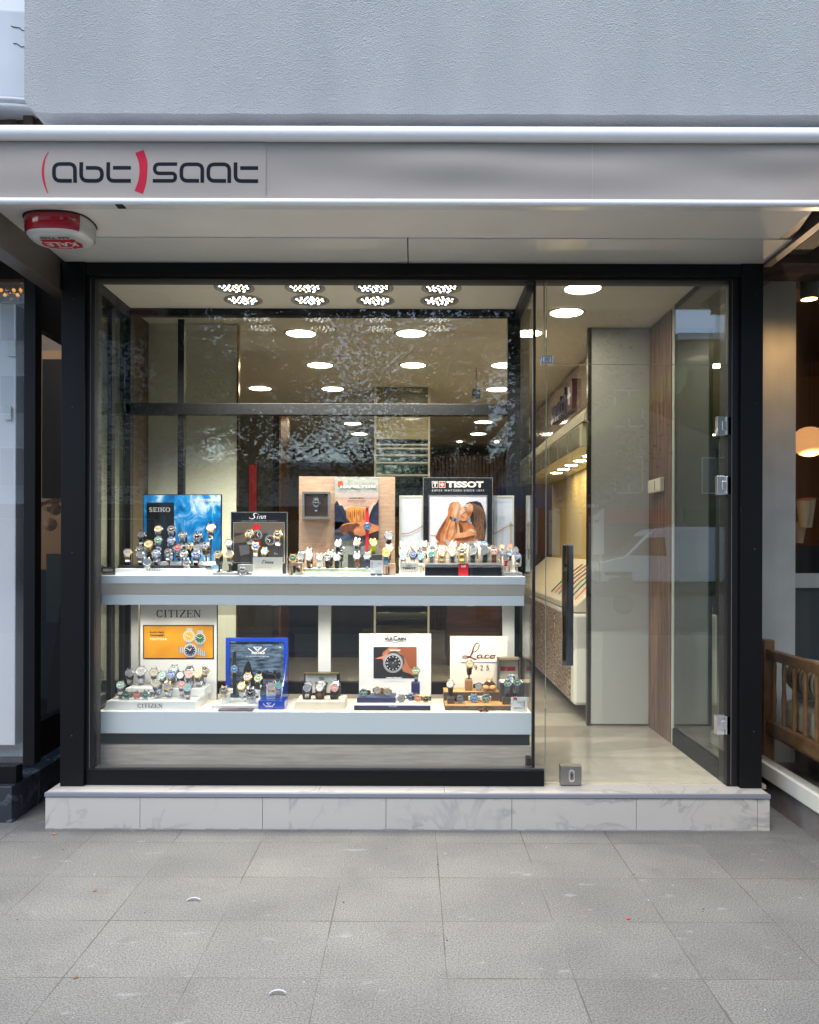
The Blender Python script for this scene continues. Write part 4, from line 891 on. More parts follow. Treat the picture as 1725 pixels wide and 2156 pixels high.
def stripes():
    m, t, p = base('striped_ticking'); L = t.links
    tc = N(t, 'ShaderNodeTexCoord'); s = N(t, 'ShaderNodeSeparateXYZ'); L.new(tc.outputs['Object'], s.inputs[0])
    mu = N(t, 'ShaderNodeMath', operation='MULTIPLY'); mu.inputs[1].default_value = 150; L.new(s.outputs[1], mu.inputs[0])
    sn = N(t, 'ShaderNodeMath', operation='SINE'); L.new(mu.outputs[0], sn.inputs[0])
    c = N(t, 'ShaderNodeMixRGB'); c.inputs[1].default_value = rgb(222, 214, 190); c.inputs[2].default_value = rgb(150, 138, 112)
    mr = N(t, 'ShaderNodeMapRange'); mr.inputs[1].default_value = .2; mr.inputs[2].default_value = .5; L.new(sn.outputs[0], mr.inputs[0]); L.new(mr.outputs[0], c.inputs[0])
    L.new(c.outputs[0], p.inputs['Base Color']); p.inputs['Roughness'].default_value = .9; return m
stp = stripes()
B().tube([(2.10, y, .66) for y in (4.42, 4.40, 4.2, 3.8, 3.4, 3.05, 3.03)], [.05, .095, .105, .1, .105, .095, .05], 20).make('bolster', stp, label='cream striped bolster lying on the slatted bench', cat='bolster')
B().box(2.0, 2.55, 2.95, 4.44, .362, .53).make('cushion', mat('cream_cushion', rgb(206, 198, 176), .9), bev=.04, label='thick cream seat cushion on the slatted bench', cat='cushion')
for k, (x, y, h) in enumerate(((1692, 1062, .16), (1712, 1060, .17), (1703, 1100, .13))):
    p = W(x, y, 4.95); o = thing('paper_cone', ['left tall cream ribbed paper cone above the black board', 'right tall cream ribbed paper cone above the black board', 'short cream paper cone in front of the two tall ones'][k], 'paper cone', tuple(p), 'paper cones in the right shop')
    B().lathe([(.045-.002*(i % 2)-.0022*i*.5, -h*i/20+h/2) for i in range(21)], 20, Matrix.Translation((p.x, 4.95+.06*k, p.z-.06))).make('cone', mat('cone_paper_%s' % 'abc'[k], rgb(206, 180, 140), .7), o)
    B().lathe([(.047, 0), (.047, .012)], 20, Matrix.Translation((p.x, 4.95+.06*k, p.z-.06+h/2))).make('rim', mat('cone_rim_%s' % 'abc'[k], rgb(190, 110, 80), .7), o)
# ================================================================ street behind the camera (seen in the panes)
def building(x0, x1, Y, h, m, lab, wc, seed, rows=3):
    o = thing('opposite_building', lab, 'building', ((x0+x1)/2, Y, -.35))
    B().box(x0, x1, Y-6, Y, -.35, h).make('wall', m, o)
    g = B(); gg = B(); n = int((x1-x0)/2.4)
    for r in range(rows):
        for c in range(n):
            x = x0+1.2+c*(x1-x0-1.2)/n; z = 3.9+r*3.1
            if z+1.6 > h: continue
            g.box(x-.06, x+1.26, Y+.001, Y+.06, z-.06, z+1.66); gg.box(x, x+1.2, Y+.0605, Y+.075, z, z+1.6); g.box(x+.57, x+.63, Y+.076, Y+.1, z, z+1.6)
    g.make('window_frames', whitem, o); gg.make('window_panes', mat('far_pane_%d' % seed, rgb(60, 70, 80), .1, coat=1), o)
    B().box(x0+.3, x1-.3, Y+.001, Y+.3, 2.5, 3.1).make('shop_fascia', wc, o)
    B().box(x0+.5, x1-.5, Y+.001, Y+.05, -.34, 2.45).make('shop_glass', mat('far_shopglass_%d' % seed, rgb(30, 34, 40), .1), o)
    B().box(x0-.1, x1+.1, Y-6, Y+.35, h, h+.3).make('cornice', whitem, o)
gm_ = mat('far_green_fascia', rgb(70, 96, 60), .7)
building(-26, -10.6, -27, 12.5, mat('far_wall_grey', rgb(206, 206, 204), .9), 'pale grey apartment house across the street, far left', darkb, 1)
building(-10.58, 5.4, -28, 4.8, mat('far_wall_beige', rgb(196, 190, 178), .9), 'beige apartment house straight across the street', logonavy, 2)
building(12.35, 30, -30.2, 11.0, mat('far_wall_ochre', rgb(120, 112, 96), .9), 'ochre grey house far right across the street', gm_, 4, 2)
building(5.45, 12.2, -30, 13.6, mat('far_wall_brown', rgb(140, 132, 122), .9), 'lower brownish house across the street to the right', red, 3, 2)
def tree(x, Y, h, rx, rz, n, seed, lab):
    rn = random.Random(seed); o = thing('plane_tree', lab, 'tree', (x, Y, -.35), 'street trees across the road')
    g = B(); g.tube([(x, Y, -.35), (x+.1, Y, 1.5), (x-.05, Y, 3.0), (x, Y, h)], [.22, .17, .14, .05], 10)
    tips = []
    for i in range(9):
        a = 2.4*i; zb = 2.2+.3*i; e = Vector((x+rx*.7*math.cos(a), Y+rx*.5*math.sin(a), h-.4+rn.uniform(-1.2, 1.0))); g.tube([(x, Y, zb), (x+(e.x-x)*.4, Y+(e.y-Y)*.4, zb+(e.z-zb)*.6), e], [.09, .05, .015], 6); tips.append(e)
    g.make('trunk', mat('bark_%d' % seed, rgb(96, 86, 72), .9, nz=8, c2=rgb(140, 130, 112)), o)
    g = B(); cl_ = [Vector((x+rx*math.cos(a)*r, Y+rx*.7*math.sin(a)*r, h+rz*math.sin(b)*r)) for a, b, r in [(rn.uniform(0, 6.28), rn.uniform(-1.5, 1.5), rn.uniform(.3, 1)) for _ in range(46)]]
    for i in range(n):
        c = rn.choice(cl_); p = c+Vector((rn.gauss(0, .55), rn.gauss(0, .5), rn.gauss(0, .42))); s = rn.uniform(.035, .085)
        u = Vector((rn.uniform(-1, 1), rn.uniform(-1, 1), rn.uniform(-.5, .5))).normalized(); v = u.cross(Vector((rn.uniform(-1, 1), rn.uniform(-1, 1), 1))).normalized()
        g.add([p-u*s, p+v*s*.6, p+u*s, p-v*s*.6], [(0, 1, 2, 3)], rn.choice([0, 0, 1, 2]))
    g.make('crown', [mat('leaf_a%d' % seed, rgb(48, 66, 34), .6), mat('leaf_b%d' % seed, rgb(84, 108, 52), .6), mat('leaf_c%d' % seed, rgb(30, 44, 22), .6)], o)
tree(-3.6, -9.5, 5.1, 3.1, 2.6, 34000, 1, 'leafy plane tree with dense dark crown, left one of the pair')
tree(1.6, -10.0, 5.0, 3.1, 2.6, 34000, 2, 'leafy plane tree with dense dark crown, right one of the pair')
# white van
vn = thing('parked_van', 'white high-roofed delivery van parked across the road', 'van', (9.4, -22, -.35))
x0 = 6.6; Yv = -21.2
prof = [(0, .45), (.0, .9), (.15, 1.15), (1.0, 1.35), (1.75, 2.1), (2.1, 2.35), (2.6, 2.42), (5.7, 2.40), (5.85, 2.2), (5.9, .45)]
B().prism([(x0+x, Yv, z-.35) for x, z in prof], (0, -1.95, 0)).make('body', mat('van_white', rgb(244, 245, 246), .25, coat=1), vn, bev=.05)
gl_ = mat('van_glass', rgb(40, 46, 52), .08, coat=1)
B().prism([(x0+x, Yv+.004, z-.35) for x, z in ((1.15, 1.4), (1.78, 2.02), (2.4, 2.05), (2.5, 1.38))], (0, .01, 0)).make('side_window', gl_, vn)
B().add([(x0+1.0, Yv-.15, 1.02), (x0+1.0, Yv-1.8, 1.02), (x0+1.72, Yv-1.75, 1.76), (x0+1.72, Yv-.2, 1.76)], [(0, 1, 2, 3)]).make('windscreen', gl_, vn)
for x in (1.0, 4.8):
    g = B(); g.lathe([(.33, -.1), (.35, -.06), (.35, .06), (.33, .1)], 24, Matrix.Translation((x0+x, Yv-.08, 0)) @ Matrix.Rotation(R(90), 4, 'X')); g.make('wheel', black2, vn)
    B().lathe([(.2, -.105), (.19, -.11)], 20, Matrix.Translation((x0+x, Yv-.08, 0)) @ Matrix.Rotation(R(-90), 4, 'X') @ Matrix.Translation((0, 0, .21))).make('rim', steelb, vn)
B().box(x0-.02, x0+.05, Yv-.5, Yv-.05, .35, .6).make('headlight', chrome, vn)
# awnings beside and across
ga = thing('green_awning', 'green awning with scalloped valance over the pavement to the right', 'awning', (3.4, -1.2, 2.8))
gm = mat('green_canvas', rgb(96, 128, 62), .8)
B().add([(2.2, 1.5, 2.85), (2.2, -4.2, 2.95), (3.3, -4.2, 3.5), (3.3, 1.5, 3.4), (4.6, -4.2, 2.95), (4.6, 1.5, 2.85)], [(0, 1, 2, 3), (3, 2, 4, 5)]).make('canvas', gm, ga)
g = B()
pts = [(2.2, 1.5-5.7*i/76, (2.85+.1*i/76)-(.16+.07*abs(math.sin(math.pi*i/6)))) for i in range(77)]
g.add([(2.2, 1.5, 2.85), (2.2, -4.2, 2.95)]+pts, [tuple([0]+list(range(2, 79))+[1])]); g.make('valance', gm, ga)
for x, y in ((2.3, -4.0), (4.5, -4.0), (4.5, 1.3)): B().tube([(x, y, 0), (x, y, 2.9)], .03, 8).make('pole', steelb, ga)
ba = thing('market_stall', 'stall with blue canopy and red and white striped skirt across the road', 'stall', (3.3, -19, -.35))
B().prism([(1.8, -18.5, 2.6), (6.2, -18.5, 2.6), (5.8, -18.5, 3.3), (2.0, -18.5, 3.3)], (0, -2, 0)).make('canopy', mat('blue_canvas', rgb(20, 96, 170), .7), ba)
g = B()
for k in range(12): g.box(1.9+.36*k, 1.9+.36*k+.355, -18.55, -18.52, 1.1, 2.59, k % 2)
g.make('striped_skirt', [mat('stall_red', rgb(160, 24, 30), .7), whitem], ba)
for x in (1.9, 6.1): B().tube([(x, -18.6, -.35), (x, -18.6, 2.6)], .04, 8).make('pole', steelb, ba)
ne = thing('no_entry_sign', 'round red no-entry sign on a pole across the road', 'road sign', (5.2, -16, -.35))
B().tube([(5.2, -16, -.35), (5.2, -16, 2.9)], .035, 8).make('pole', steelb, ne)
M = Matrix.Translation((5.2, -15.95, 2.55)) @ Matrix.Rotation(R(-90), 4, 'X')
B().lathe([(.3, 0), (.3, .02)], 32, M).make('disc', red, ne)
B().box(4.97, 5.43, -15.925, -15.92, 2.50, 2.60).make('bar', inkw, ne)
sc2 = thing('parked_scooter', 'scooter parked across the road in front of the van', 'scooter', (4.6, -12.5, -.35))
dk = mat('scooter_dark', rgb(60, 66, 70), .3, coat=.6)
for x in (4.1, 5.3): B().lathe([(.14, -.05), (.25, -.04), (.25, .04), (.14, .05)], 20, Matrix.Translation((x, -12.5, -.1)) @ Matrix.Rotation(R(90), 4, 'X')).make('wheel', black2, sc2)
B().prism([(x, -12.38, z) for x, z in ((4.25, .1), (4.2, .75), (4.32, .8), (4.45, .2), (4.8, .15), (4.95, .55), (5.5, .62), (5.5, .4), (5.25, .1))], (0, -.24, 0)).make('body', dk, sc2, bev=.03)
B().tube([(4.18, -12.5, -.1), (4.28, -12.5, .6), (4.35, -12.5, .98), (4.4, -12.2, 1.02)], .025, 8).make('handlebar', steelb, sc2)
B().box(4.85, 5.5, -12.62, -12.38, .63, .72).make('seat', black2, sc2, bev=.03)
# ================================================================ display boards
def board(name, lab, crop, x0, y0, x1, zb, Y, m, th=.012, cat='poster', edge=None):
    """upright board covering crop pixels x0..x1 from y0 down to height zb"""
    a, t = cp(crop, x0, y0); b, _ = cp(crop, x1, y0); X0, X1 = W(a, t, Y).x, W(b, t, Y).x; Z1 = W((a+b)/2, t, Y).z
    o = thing(name, lab, cat, ((X0+X1)/2, Y, zb), 'display posters in the window' if cat == 'poster' else None)
    e = .0035
    if edge:
        g = B(); g.box(X0, X1, Y+.001, Y+th, Z1-e, Z1); g.box(X0, X0+e, Y+.001, Y+th, zb, Z1-e); g.box(X1-e, X1, Y+.001, Y+th, zb, Z1-e); g.make('edge', edge, o)
        B().box(X0+e, X1-e, Y+.0012, Y+th-.001, zb, Z1-e).make('board', m, o)
    else: B().box(X0, X1, Y+.001, Y+th, zb, Z1).make('board', m, o, bev=.001)
    return o
def ocean(name, a, b, c, sc):
    m, t, p = base(name); L = t.links
    tc = N(t, 'ShaderNodeTexCoord'); mp = N(t, 'ShaderNodeMapping'); mp.inputs['Scale'].default_value = (sc, 1, sc*.6); L.new(tc.outputs['Object'], mp.inputs[0])
    n = N(t, 'ShaderNodeTexNoise'); n.inputs['Scale'].default_value = 1; n.inputs['Detail'].default_value = 9; n.inputs['Roughness'].default_value = .62; n.inputs['Distortion'].default_value = .9; L.new(mp.outputs[0], n.inputs['Vector'])
    cr = N(t, 'ShaderNodeValToRGB'); e = cr.color_ramp.elements; e[0].position = .34; e[0].color = a; e[1].position = .66; e[1].color = c; k = e.new(.5); k.color = b
    L.new(n.outputs[0], cr.inputs[0]); L.new(cr.outputs[0], p.inputs['Base Color']); p.inputs['Roughness'].default_value = .3; return m
oc = ocean('ocean_print', rgb(10, 62, 128), rgb(24, 138, 206), rgb(206, 232, 244), 12)
def ripple():
    m, t, p = base('sea_ripple_print'); L = t.links
    tc = N(t, 'ShaderNodeTexCoord'); mp = N(t, 'ShaderNodeMapping'); mp.inputs['Scale'].default_value = (18, 1, 75); L.new(tc.outputs['Object'], mp.inputs[0])
    n = N(t, 'ShaderNodeTexNoise'); n.inputs['Scale'].default_value = 1; n.inputs['Detail'].default_value = 6; n.inputs['Distortion'].default_value = .5; L.new(mp.outputs[0], n.inputs['Vector'])
    cr = N(t, 'ShaderNodeValToRGB'); e = cr.color_ramp.elements; e[0].position = .35; e[0].color = rgb(20, 36, 58); e[1].position = .7; e[1].color = rgb(112, 134, 152)
    L.new(n.outputs[0], cr.inputs[0]); L.new(cr.outputs[0], p.inputs['Base Color']); p.inputs['Roughness'].default_value = .35; return m
sea = ripple()
P_ = {}
def pc(r, g_, b): # plain print colour
    k = (r, g_, b)
    if k not in P_: P_[k] = mat('print_%d_%d_%d' % k, rgb(*k), .45)
    return P_[k]
def ph(r, g_, b, r2, g2, b2, sc=26): # photographic print: two tones that blend softly
    k = (r, g_, b, r2, g2, b2)
    if k not in P_: P_[k] = mat('photo_print_%d_%d_%d' % (r, g_, b), rgb(r, g_, b), .4, nz=sc, c2=rgb(r2, g2, b2), detail=5)
    return P_[k]
# small printed wristwatch drawing
def pwatch(g, cx, cy, r, mi_case, mi_dial, mi_mark, L=3, hands=(40, 290), lugs=True):
    g.disc(cx, cy, r, r, mi_case, L); g.disc(cx, cy, r*.84, r*.84, mi_mark, L+1); g.disc(cx, cy, r*.8, r*.8, mi_dial, L+2)
    for k in range(12):
        a = R(30*k); g.stroke([(cx+r*.58*math.cos(a), cy+r*.58*math.sin(a)), (cx+r*.72*math.cos(a), cy+r*.72*math.sin(a))], r*.08, mi_mark, L+3)
    for h, l in zip(hands, (.42, .6)):
        a = R(h); g.stroke([(cx, cy), (cx+r*l*math.cos(a), cy+r*l*math.sin(a))], r*.09, mi_mark, L+4)
YPo = 4.455
# 1 ocean poster
o = board('ocean_poster', 'blue ocean wave poster with dark tower panel, far left of the upper shelf', 'A', 395, 90, 1022, ZU, YPo, blackb, edge=blackb)
g = G('A', YPo); g.rect(400, 96, 1014, 700, 0, 1); g.rect(425, 155, 643, 640, 1, 2)
g.serif('SEIKO', 445, 195, 612, 230, 2, 3, slab=.17); g.text('PROSPEX', 840, 126, 988, 148, 2, 3, .04)
g.stroke([(792, 124), (808, 134), (822, 124)], 5, 2, 3); g.stroke([(792, 149), (808, 138), (822, 149)], 5, 2, 3)
g.make('picture', [oc, blackb, pc(206, 208, 204)], o)
# 2 framed watch poster with script title
o = board('script_title_poster', 'dark poster with white script title and silver framed watch photograph', 'A', 1094, 230, 1546, ZU, 4.40, blackb, edge=silverf)
g = G('A', 4.40)
g.stroke([(a, b, c) for a, b, c in spline([(1306, 243, 3), (1290, 240, 5), (1276, 250, 7), (1282, 262, 7), (1284, 276, 6), (1266, 286, 5), (1246, 280, 3), (1244, 272, 2)], 6)], 4, 0, 2)
for x in (1300,): g.stroke([(x+12, 262), (x+4, 286)], 5.5, 0); g.disc(x+15, 252, 3, 3, 0, 2)
for x in (1322, 1350): g.stroke([(a, b, c) for a, b, c in spline([(x, 286, 4), (x+7, 262, 5), (x+4, 270, 3), (x+20, 261, 4), (x+20, 270, 5), (x+16, 284, 4), (x+26, 281, 2)], 5)], 4, 0)
g.text('SPEZIALUHREN ZU FRANKFURT AM MAIN', 1176, 298, 1462, 307, 1, 2, .01, 1.3)
g.frame(1113, 311, 1525, 640, 7, 3, 2); g.rect(1120, 318, 1518, 640, 2, 1)
g.rect(1120, 318, 1518, 400, 4, 2); g.pol([(1120, 430), (1210, 400), (1240, 470), (1120, 480)], 4, 2); g.rect(1276, 328, 1326, 382, 5, 3); g.rect(1284, 440, 1330, 505, 5, 3)
pwatch(g, 1306, 415, 44, 6, 2, 0, 4); pwatch(g, 1410, 455, 46, 6, 2, 0, 4, (110, 200)); g.rect(1388, 372, 1438, 410, 6, 3); g.pol([(1160, 500), (1240, 488), (1262, 560), (1170, 580)], 6, 3)
g.text('Sinn', 1440, 555, 1482, 570, 1, 3)
g.make('picture', [inkw, pc(150, 152, 156), pc(48, 46, 48), silverf, pc(96, 84, 72), red, pc(92, 92, 96)], o)
# 3 oak poster
YW = 4.43
o = board('oak_panel_poster', 'pink oak board with concrete strip, mountain and bear print and red strap watch', 'B', 215, 98, 1364, ZU, YW, woodpink, th=.02)
conc = mat('concrete_strip', rgb(152, 154, 146), .8, nz=40, c2=rgb(132, 136, 128), bump=.2)
g = G('B', YW); g.rect(640, 99, 1168, 1240, 0, 1); g.rect(681, 152, 738, 210, 1, 3)
g.text('HAMILTON', 712, 200, 1128, 236, 2, 4, .05, 1.25); g.text('HAMILTON', 716, 205, 1132, 241, 3, 3, .05, 1.25)
g.make('concrete_strip', [conc, pc(224, 66, 30), pc(206, 210, 208), pc(96, 100, 98)], o)
g = G('B', YW); cols = [ph(186, 156, 136, 172, 140, 122, 6), ph(214, 150, 80, 194, 122, 56, 30), pc(166, 98, 46), ph(26, 32, 54, 44, 50, 72, 40), ph(112, 64, 42, 84, 46, 34, 40), ph(204, 138, 98, 180, 112, 76, 14), ph(46, 56, 80, 70, 82, 106, 40), pc(166, 152, 146), pc(190, 168, 150), pc(44, 36, 34), pc(18, 22, 38)]
g.rect(642, 287, 1168, 850, 0, 2); g.rect(642, 287, 1168, 350, 7, 2.4)
g.pol([(642, 450), (680, 380), (720, 420), (760, 470), (830, 440), (1060, 470), (1110, 400), (1168, 450), (1168, 660), (642, 660)], 8, 3)
g.pol([(770, 500), (800, 465), (860, 455), (900, 450), (950, 462), (1000, 470), (1040, 500), (1062, 560), (1060, 640), (760, 640)], 1, 4)
for x in (800, 850, 905, 950, 1005): g.pol([(x, 480), (x+14, 520), (x+6, 600), (x+30, 640), (x-14, 640), (x-6, 560)], 2, 5)
g.pol([(642, 430), (672, 380), (700, 440), (735, 440), (775, 520), (790, 600), (830, 640), (642, 740)], 3, 6)
g.pol([(1168, 370), (1140, 420), (1110, 440), (1080, 500), (1060, 560), (1040, 640), (1168, 680)], 3, 6)
g.rect(642, 640, 1168, 850, 5, 5); g.pol([(642, 636), (760, 640), (720, 700), (690, 760), (642, 790)], 6, 6)
g.pol([(700, 700), (740, 665), (800, 650), (880, 643), (915, 655), (932, 678), (905, 690), (880, 712), (868, 740), (880, 790), (850, 780), (830, 740), (790, 760), (740, 765), (705, 750)], 4, 7)
g.pol([(740, 668), (800, 652), (880, 645), (900, 652), (860, 662), (790, 664), (730, 690)], 1, 8)
g.pol([(890, 650), (902, 640), (910, 652)], 4, 7.5); g.pol([(915, 655), (940, 668), (946, 680), (925, 688), (905, 684)], 4, 7.5); g.stroke([(912, 668), (918, 668)], 4, 10, 9)
for x0_, y0_ in ((720, 760), (800, 760), (850, 770)): g.pol([(x0_-14, y0_-30), (x0_+16, y0_-34), (x0_+10, y0_+26), (x0_-8, y0_+26)], 4, 7.6)
for k in range(10):
    x = 775+26*k; h_ = 26+14*((k*7) % 3); g.pol([(x, 478+6*((k*5) % 4)), (x+9, 478+h_), (x+4, 560+h_), (x-7, 520+h_)], 2 if k % 2 else 4, 5.5)
g.pol([(642, 770), (700, 760), (760, 790), (830, 740), (880, 790), (960, 810), (1060, 780), (1168, 740), (1168, 850), (642, 850)], 9, 8)
g.pol([(642, 800), (740, 810), (790, 760), (840, 830), (930, 820), (1000, 850), (642, 850)], 6, 9)
g.text('KHAKI FIELD', 820, 346, 990, 364, 10, 9, .04); g.text('EXPEDITION', 802, 376, 1006, 400, 10, 9, .005)
rn = random.Random(3)
for k in range(9):
    for x, y in ((660+k*14, 400+k*26), (1156-k*12, 390+k*24)):
        g.pol([(x-9, y+40), (x, y-18), (x+9, y+40)], 10, 7)
g.make('picture', cols, o)
# box frame
fx0, fx1 = cp('B', 250, 0)[0], cp('B', 583, 0)[0]; fy0, fy1 = cp('B', 0, 278)[1], cp('B', 0, 610)[1]; YFm = 4.395
X0, X1, Z0, Z1 = PX(fx0, YFm), PX(fx1, YFm), PZ(fy1, YFm), PZ(fy0, YFm); t_ = .011
g = B(); g.box(X0, X1, YFm, YW, Z1-t_, Z1); g.box(X0, X1, YFm, YW, Z0, Z0+t_*1.4); g.box(X0, X0+t_, YFm, YW, Z0+t_*1.4, Z1-t_); g.box(X1-t_, X1, YFm, YW, Z0+t_*1.4, Z1-t_)
g.make('box_frame', mat('grey_frame', rgb(98, 98, 96), .5), o)
B().box(X0+t_, X1-t_, YW-.001, YW, Z0+t_*1.4, Z1-t_).make('frame_back', mat('dark_oak_back', rgb(120, 96, 84), .5), o)
# 4 black poster with woman print
o = board('swimmer_poster', 'black poster with photograph of a long-haired woman resting her head on her hands', 'C', 318, 105, 1155, ZU, 4.43, blackb, edge=silverf)
g = G('C', 4.43)
g.frame(426, 152, 498, 230, 5, 1, 2); g.rect(440, 165, 486, 178, 1, 3); g.rect(456, 178, 470, 218, 1, 3)
g.frame(510, 152, 586, 230, 5, 1, 2); g.rect(516, 158, 580, 224, 2, 2); g.rect(540, 168, 556, 214, 1, 3); g.rect(526, 183, 570, 199, 1, 3)
g.text('TISSOT', 600, 152, 1042, 228, 1, 2, .05); g.text('SWISS WATCHES SINCE 1853', 426, 250, 1046, 274, 3, 2, .02, 1.5)
g.make('lettering', [blackb, pc(226, 222, 208), red, pc(190, 190, 190)], o)
g = G('C', 4.43); sk = [ph(202, 200, 208, 216, 214, 218, 8), ph(222, 168, 124, 196, 130, 84, 30), ph(190, 122, 76, 160, 94, 54, 30), ph(128, 72, 42, 96, 52, 34), ph(52, 38, 38, 34, 26, 30, 60), ph(146, 98, 64, 92, 56, 40, 60), pc(216, 176, 150), silverf, pc(150, 60, 50), pc(92, 130, 140), pc(30, 28, 34), pc(160, 128, 100)]
g.frame(385, 316, 1088, 960, 12, 7, 3); g.rect(396, 328, 1078, 960, 0, 1); g.stroke([(410, 800), (470, 803)], 8, 11, 2)
# hair, back
g.pol([(830, 420), (880, 398), (960, 388), (1010, 410), (1040, 470), (1066, 560), (1074, 680), (1062, 800), (1050, 870), (980, 862), (940, 760), (900, 650)], 4, 2)
for i in range(9):
    x = 950+12*i; g.stroke([(a, b) for a, b in spline([(x-20, 480), (x+8, 570), (x-6, 660), (x+6, 760), (x-8, 850)], 5)], 7, 5, 3)
# torso, shoulder, forearm
g.pol([(730, 640), (780, 600), (900, 660), (960, 740), (950, 830), (700, 800), (690, 690)], 2, 4)
g.pol([(690, 660), (740, 640), (760, 780), (690, 770)], 1, 5)
g.pol([(560, 830), (600, 790), (700, 780), (820, 760), (880, 715), (940, 730), (966, 790), (930, 840), (800, 860), (640, 866), (580, 855)], 1, 6)
g.pol([(640, 866), (930, 842), (940, 860), (820, 875)], 2, 6)
# upright forearms + hands
g.pol([(465, 820), (500, 740), (560, 640), (612, 560), (620, 480), (640, 420), (690, 396), (700, 440), (670, 560), (640, 640), (590, 730), (560, 800), (560, 860), (520, 880), (480, 850)], 2, 7)
g.pol([(560, 830), (590, 740), (620, 660), (650, 590), (672, 500), (668, 430), (700, 396), (740, 400), (770, 440), (765, 490), (735, 540), (720, 600), (706, 660), (690, 740), (680, 800), (640, 855), (590, 856)], 1, 8)
for x in (686, 706, 726, 746): g.stroke([(x, 402), (x+6, 450)], 3, 2, 9)
g.pol([(642, 572), (714, 600), (706, 636), (640, 606)], 10, 9); g.disc(678, 600, 20, 20, 9, 10)
# face
g.pol([(735, 560), (752, 520), (775, 470), (830, 430), (880, 414), (918, 440), (915, 500), (890, 560), (850, 610), (800, 632), (755, 615), (738, 590)], 1, 7)
g.pol([(752, 520), (790, 456), (850, 424), (880, 416), (850, 470), (800, 530), (770, 560)], 6, 8)
g.pol([(900, 400), (960, 390), (1000, 440), (990, 560), (930, 640), (880, 640), (910, 560), (922, 480)], 4, 9)
g.stroke(spline([(806, 470), (824, 462), (842, 470)], 4), 6, 4, 9); g.stroke(spline([(866, 530), (882, 536), (892, 546)], 4), 6, 4, 9); g.stroke([(812, 486), (832, 488)], 7, 4, 9); g.stroke([(858, 548), (878, 556)], 7, 4, 9)
g.stroke(spline([(838, 500), (826, 528), (812, 530)], 4), 5, 3, 9); g.stroke(spline([(770, 556), (788, 574), (806, 580)], 4), 10, 8, 9); g.stroke([(776, 562), (798, 574)], 4, 0, 10)
g.stroke(spline([(700, 640), (720, 700), (716, 770)], 4), 5, 4, 9); g.stroke(spline([(745, 640), (770, 700), (760, 760)], 4), 5, 4, 9)
g.pol([(450, 940), (490, 880), (540, 862), (590, 880), (625, 940)], 2, 6); g.pol([(640, 940), (660, 870), (730, 860), (800, 890), (830, 940)], 2, 7)
# soft shade and light along the limbs, strands in the hair
g.pol([(472, 822), (505, 744), (565, 645), (600, 600), (590, 650), (540, 740), (512, 820), (520, 872), (486, 850)], 3, 7.5)
g.pol([(575, 835), (600, 750), (632, 670), (660, 600), (668, 620), (640, 690), (620, 770), (612, 850)], 2, 8.5)
g.pol([(690, 500), (720, 430), (745, 420), (735, 500), (712, 560), (690, 570)], 6, 8.5)
g.pol([(700, 835), (820, 822), (900, 800), (950, 800), (925, 838), (800, 858), (700, 862)], 3, 6.5)
g.pol([(870, 735), (900, 722), (935, 735), (948, 770), (910, 760)], 6, 6.5)
g.pol([(740, 650), (775, 660), (800, 720), (790, 775), (762, 776)], 3, 4.5)
g.pol([(835, 520), (880, 500), (905, 520), (885, 570), (850, 605), (820, 615), (840, 570)], 2, 8)
for i in range(14):
    x = 925+9.5*i; g.stroke([(a, b) for a, b in spline([(905+7*i, 410+3*i), (x-4, 500), (x+7, 600), (x-5, 700), (x+5, 790), (x-9, 850)], 4)], 3.2, 5 if i % 2 else 11, 9.5)
g.make('picture', sk, o)
# side boards with rope
gb = mat('pale_grey_board', rgb(196, 202, 208), .4)
for (a, b, lab, pts) in ((35, 320, 'pale blue-grey board with brown rope print, left of the black woman poster', [(60, 780), (140, 775), (230, 735), (316, 685)]), (1150, 1408, 'pale blue-grey board with brown rope and post print, right of the black woman poster', [(1155, 782), (1230, 750), (1310, 700), (1385, 672)])):
    o = board('rope_print_board', lab, 'C', a, 322, b, ZU, 4.455, gb, edge=mat('pale_edge_%d' % a, rgb(200, 194, 180), .4))
    g = G('C', 4.455); g.stroke([(x, y) for x, y in spline(pts, 8)], 11, 0, 2)
    if a > 1000: g.rect(1356, 636, 1380, 1000, 1, 2); g.rect(1352, 660, 1392, 684, 0, 3)
    g.frame(a+2, 326, b-2, 1000, 18, 2, 1); g.make('picture', [pc(164, 124, 92), pc(176, 160, 140), pc(190, 184, 170)], o)
# cards
def card(crop, x0, y0, x1, y1, Y, zb, lab, m, draw, mats, foot=None, name='card'):
    a, t = cp(crop, x0, y0); b, bt = cp(crop, x1, y1); X0, X1 = W(a, t, Y).x, W(b, t, Y).x; Z1 = W((a+b)/2, t, Y).z
    o = thing(name, lab, 'card', ((X0+X1)/2, Y, zb), 'printed cards on the shelves')
    B().box(X0, X1, Y+.0006, Y+.004, zb, Z1).make('panel', m, o)
    B().box((X0+X1)/2-.02, (X0+X1)/2+.02, Y+.0045, Y+.03, zb, zb+.003).make('stand', clr, o)
    g = G(crop, Y); draw(g); g.make('lettering', mats, o)
    return o
def dA(g):
    g.stroke(spline([(1372, 618, 2), (1356, 616, 4), (1350, 628, 5), (1352, 638, 4), (1338, 640, 2)], 5), 3, 0); g.text('inn', 1366, 622, 1432, 642, 0, 2, .03, 1.1, slant=.3); g.text('AUTHORISED DEALER', 1288, 668, 1420, 680, 1, 2)
card('A', 1270, 592, 1506, 728, 4.15, ZU, 'white card with faint script lettering standing before the script title poster', cream, dA, [pc(60, 56, 54), pc(190, 180, 160)])
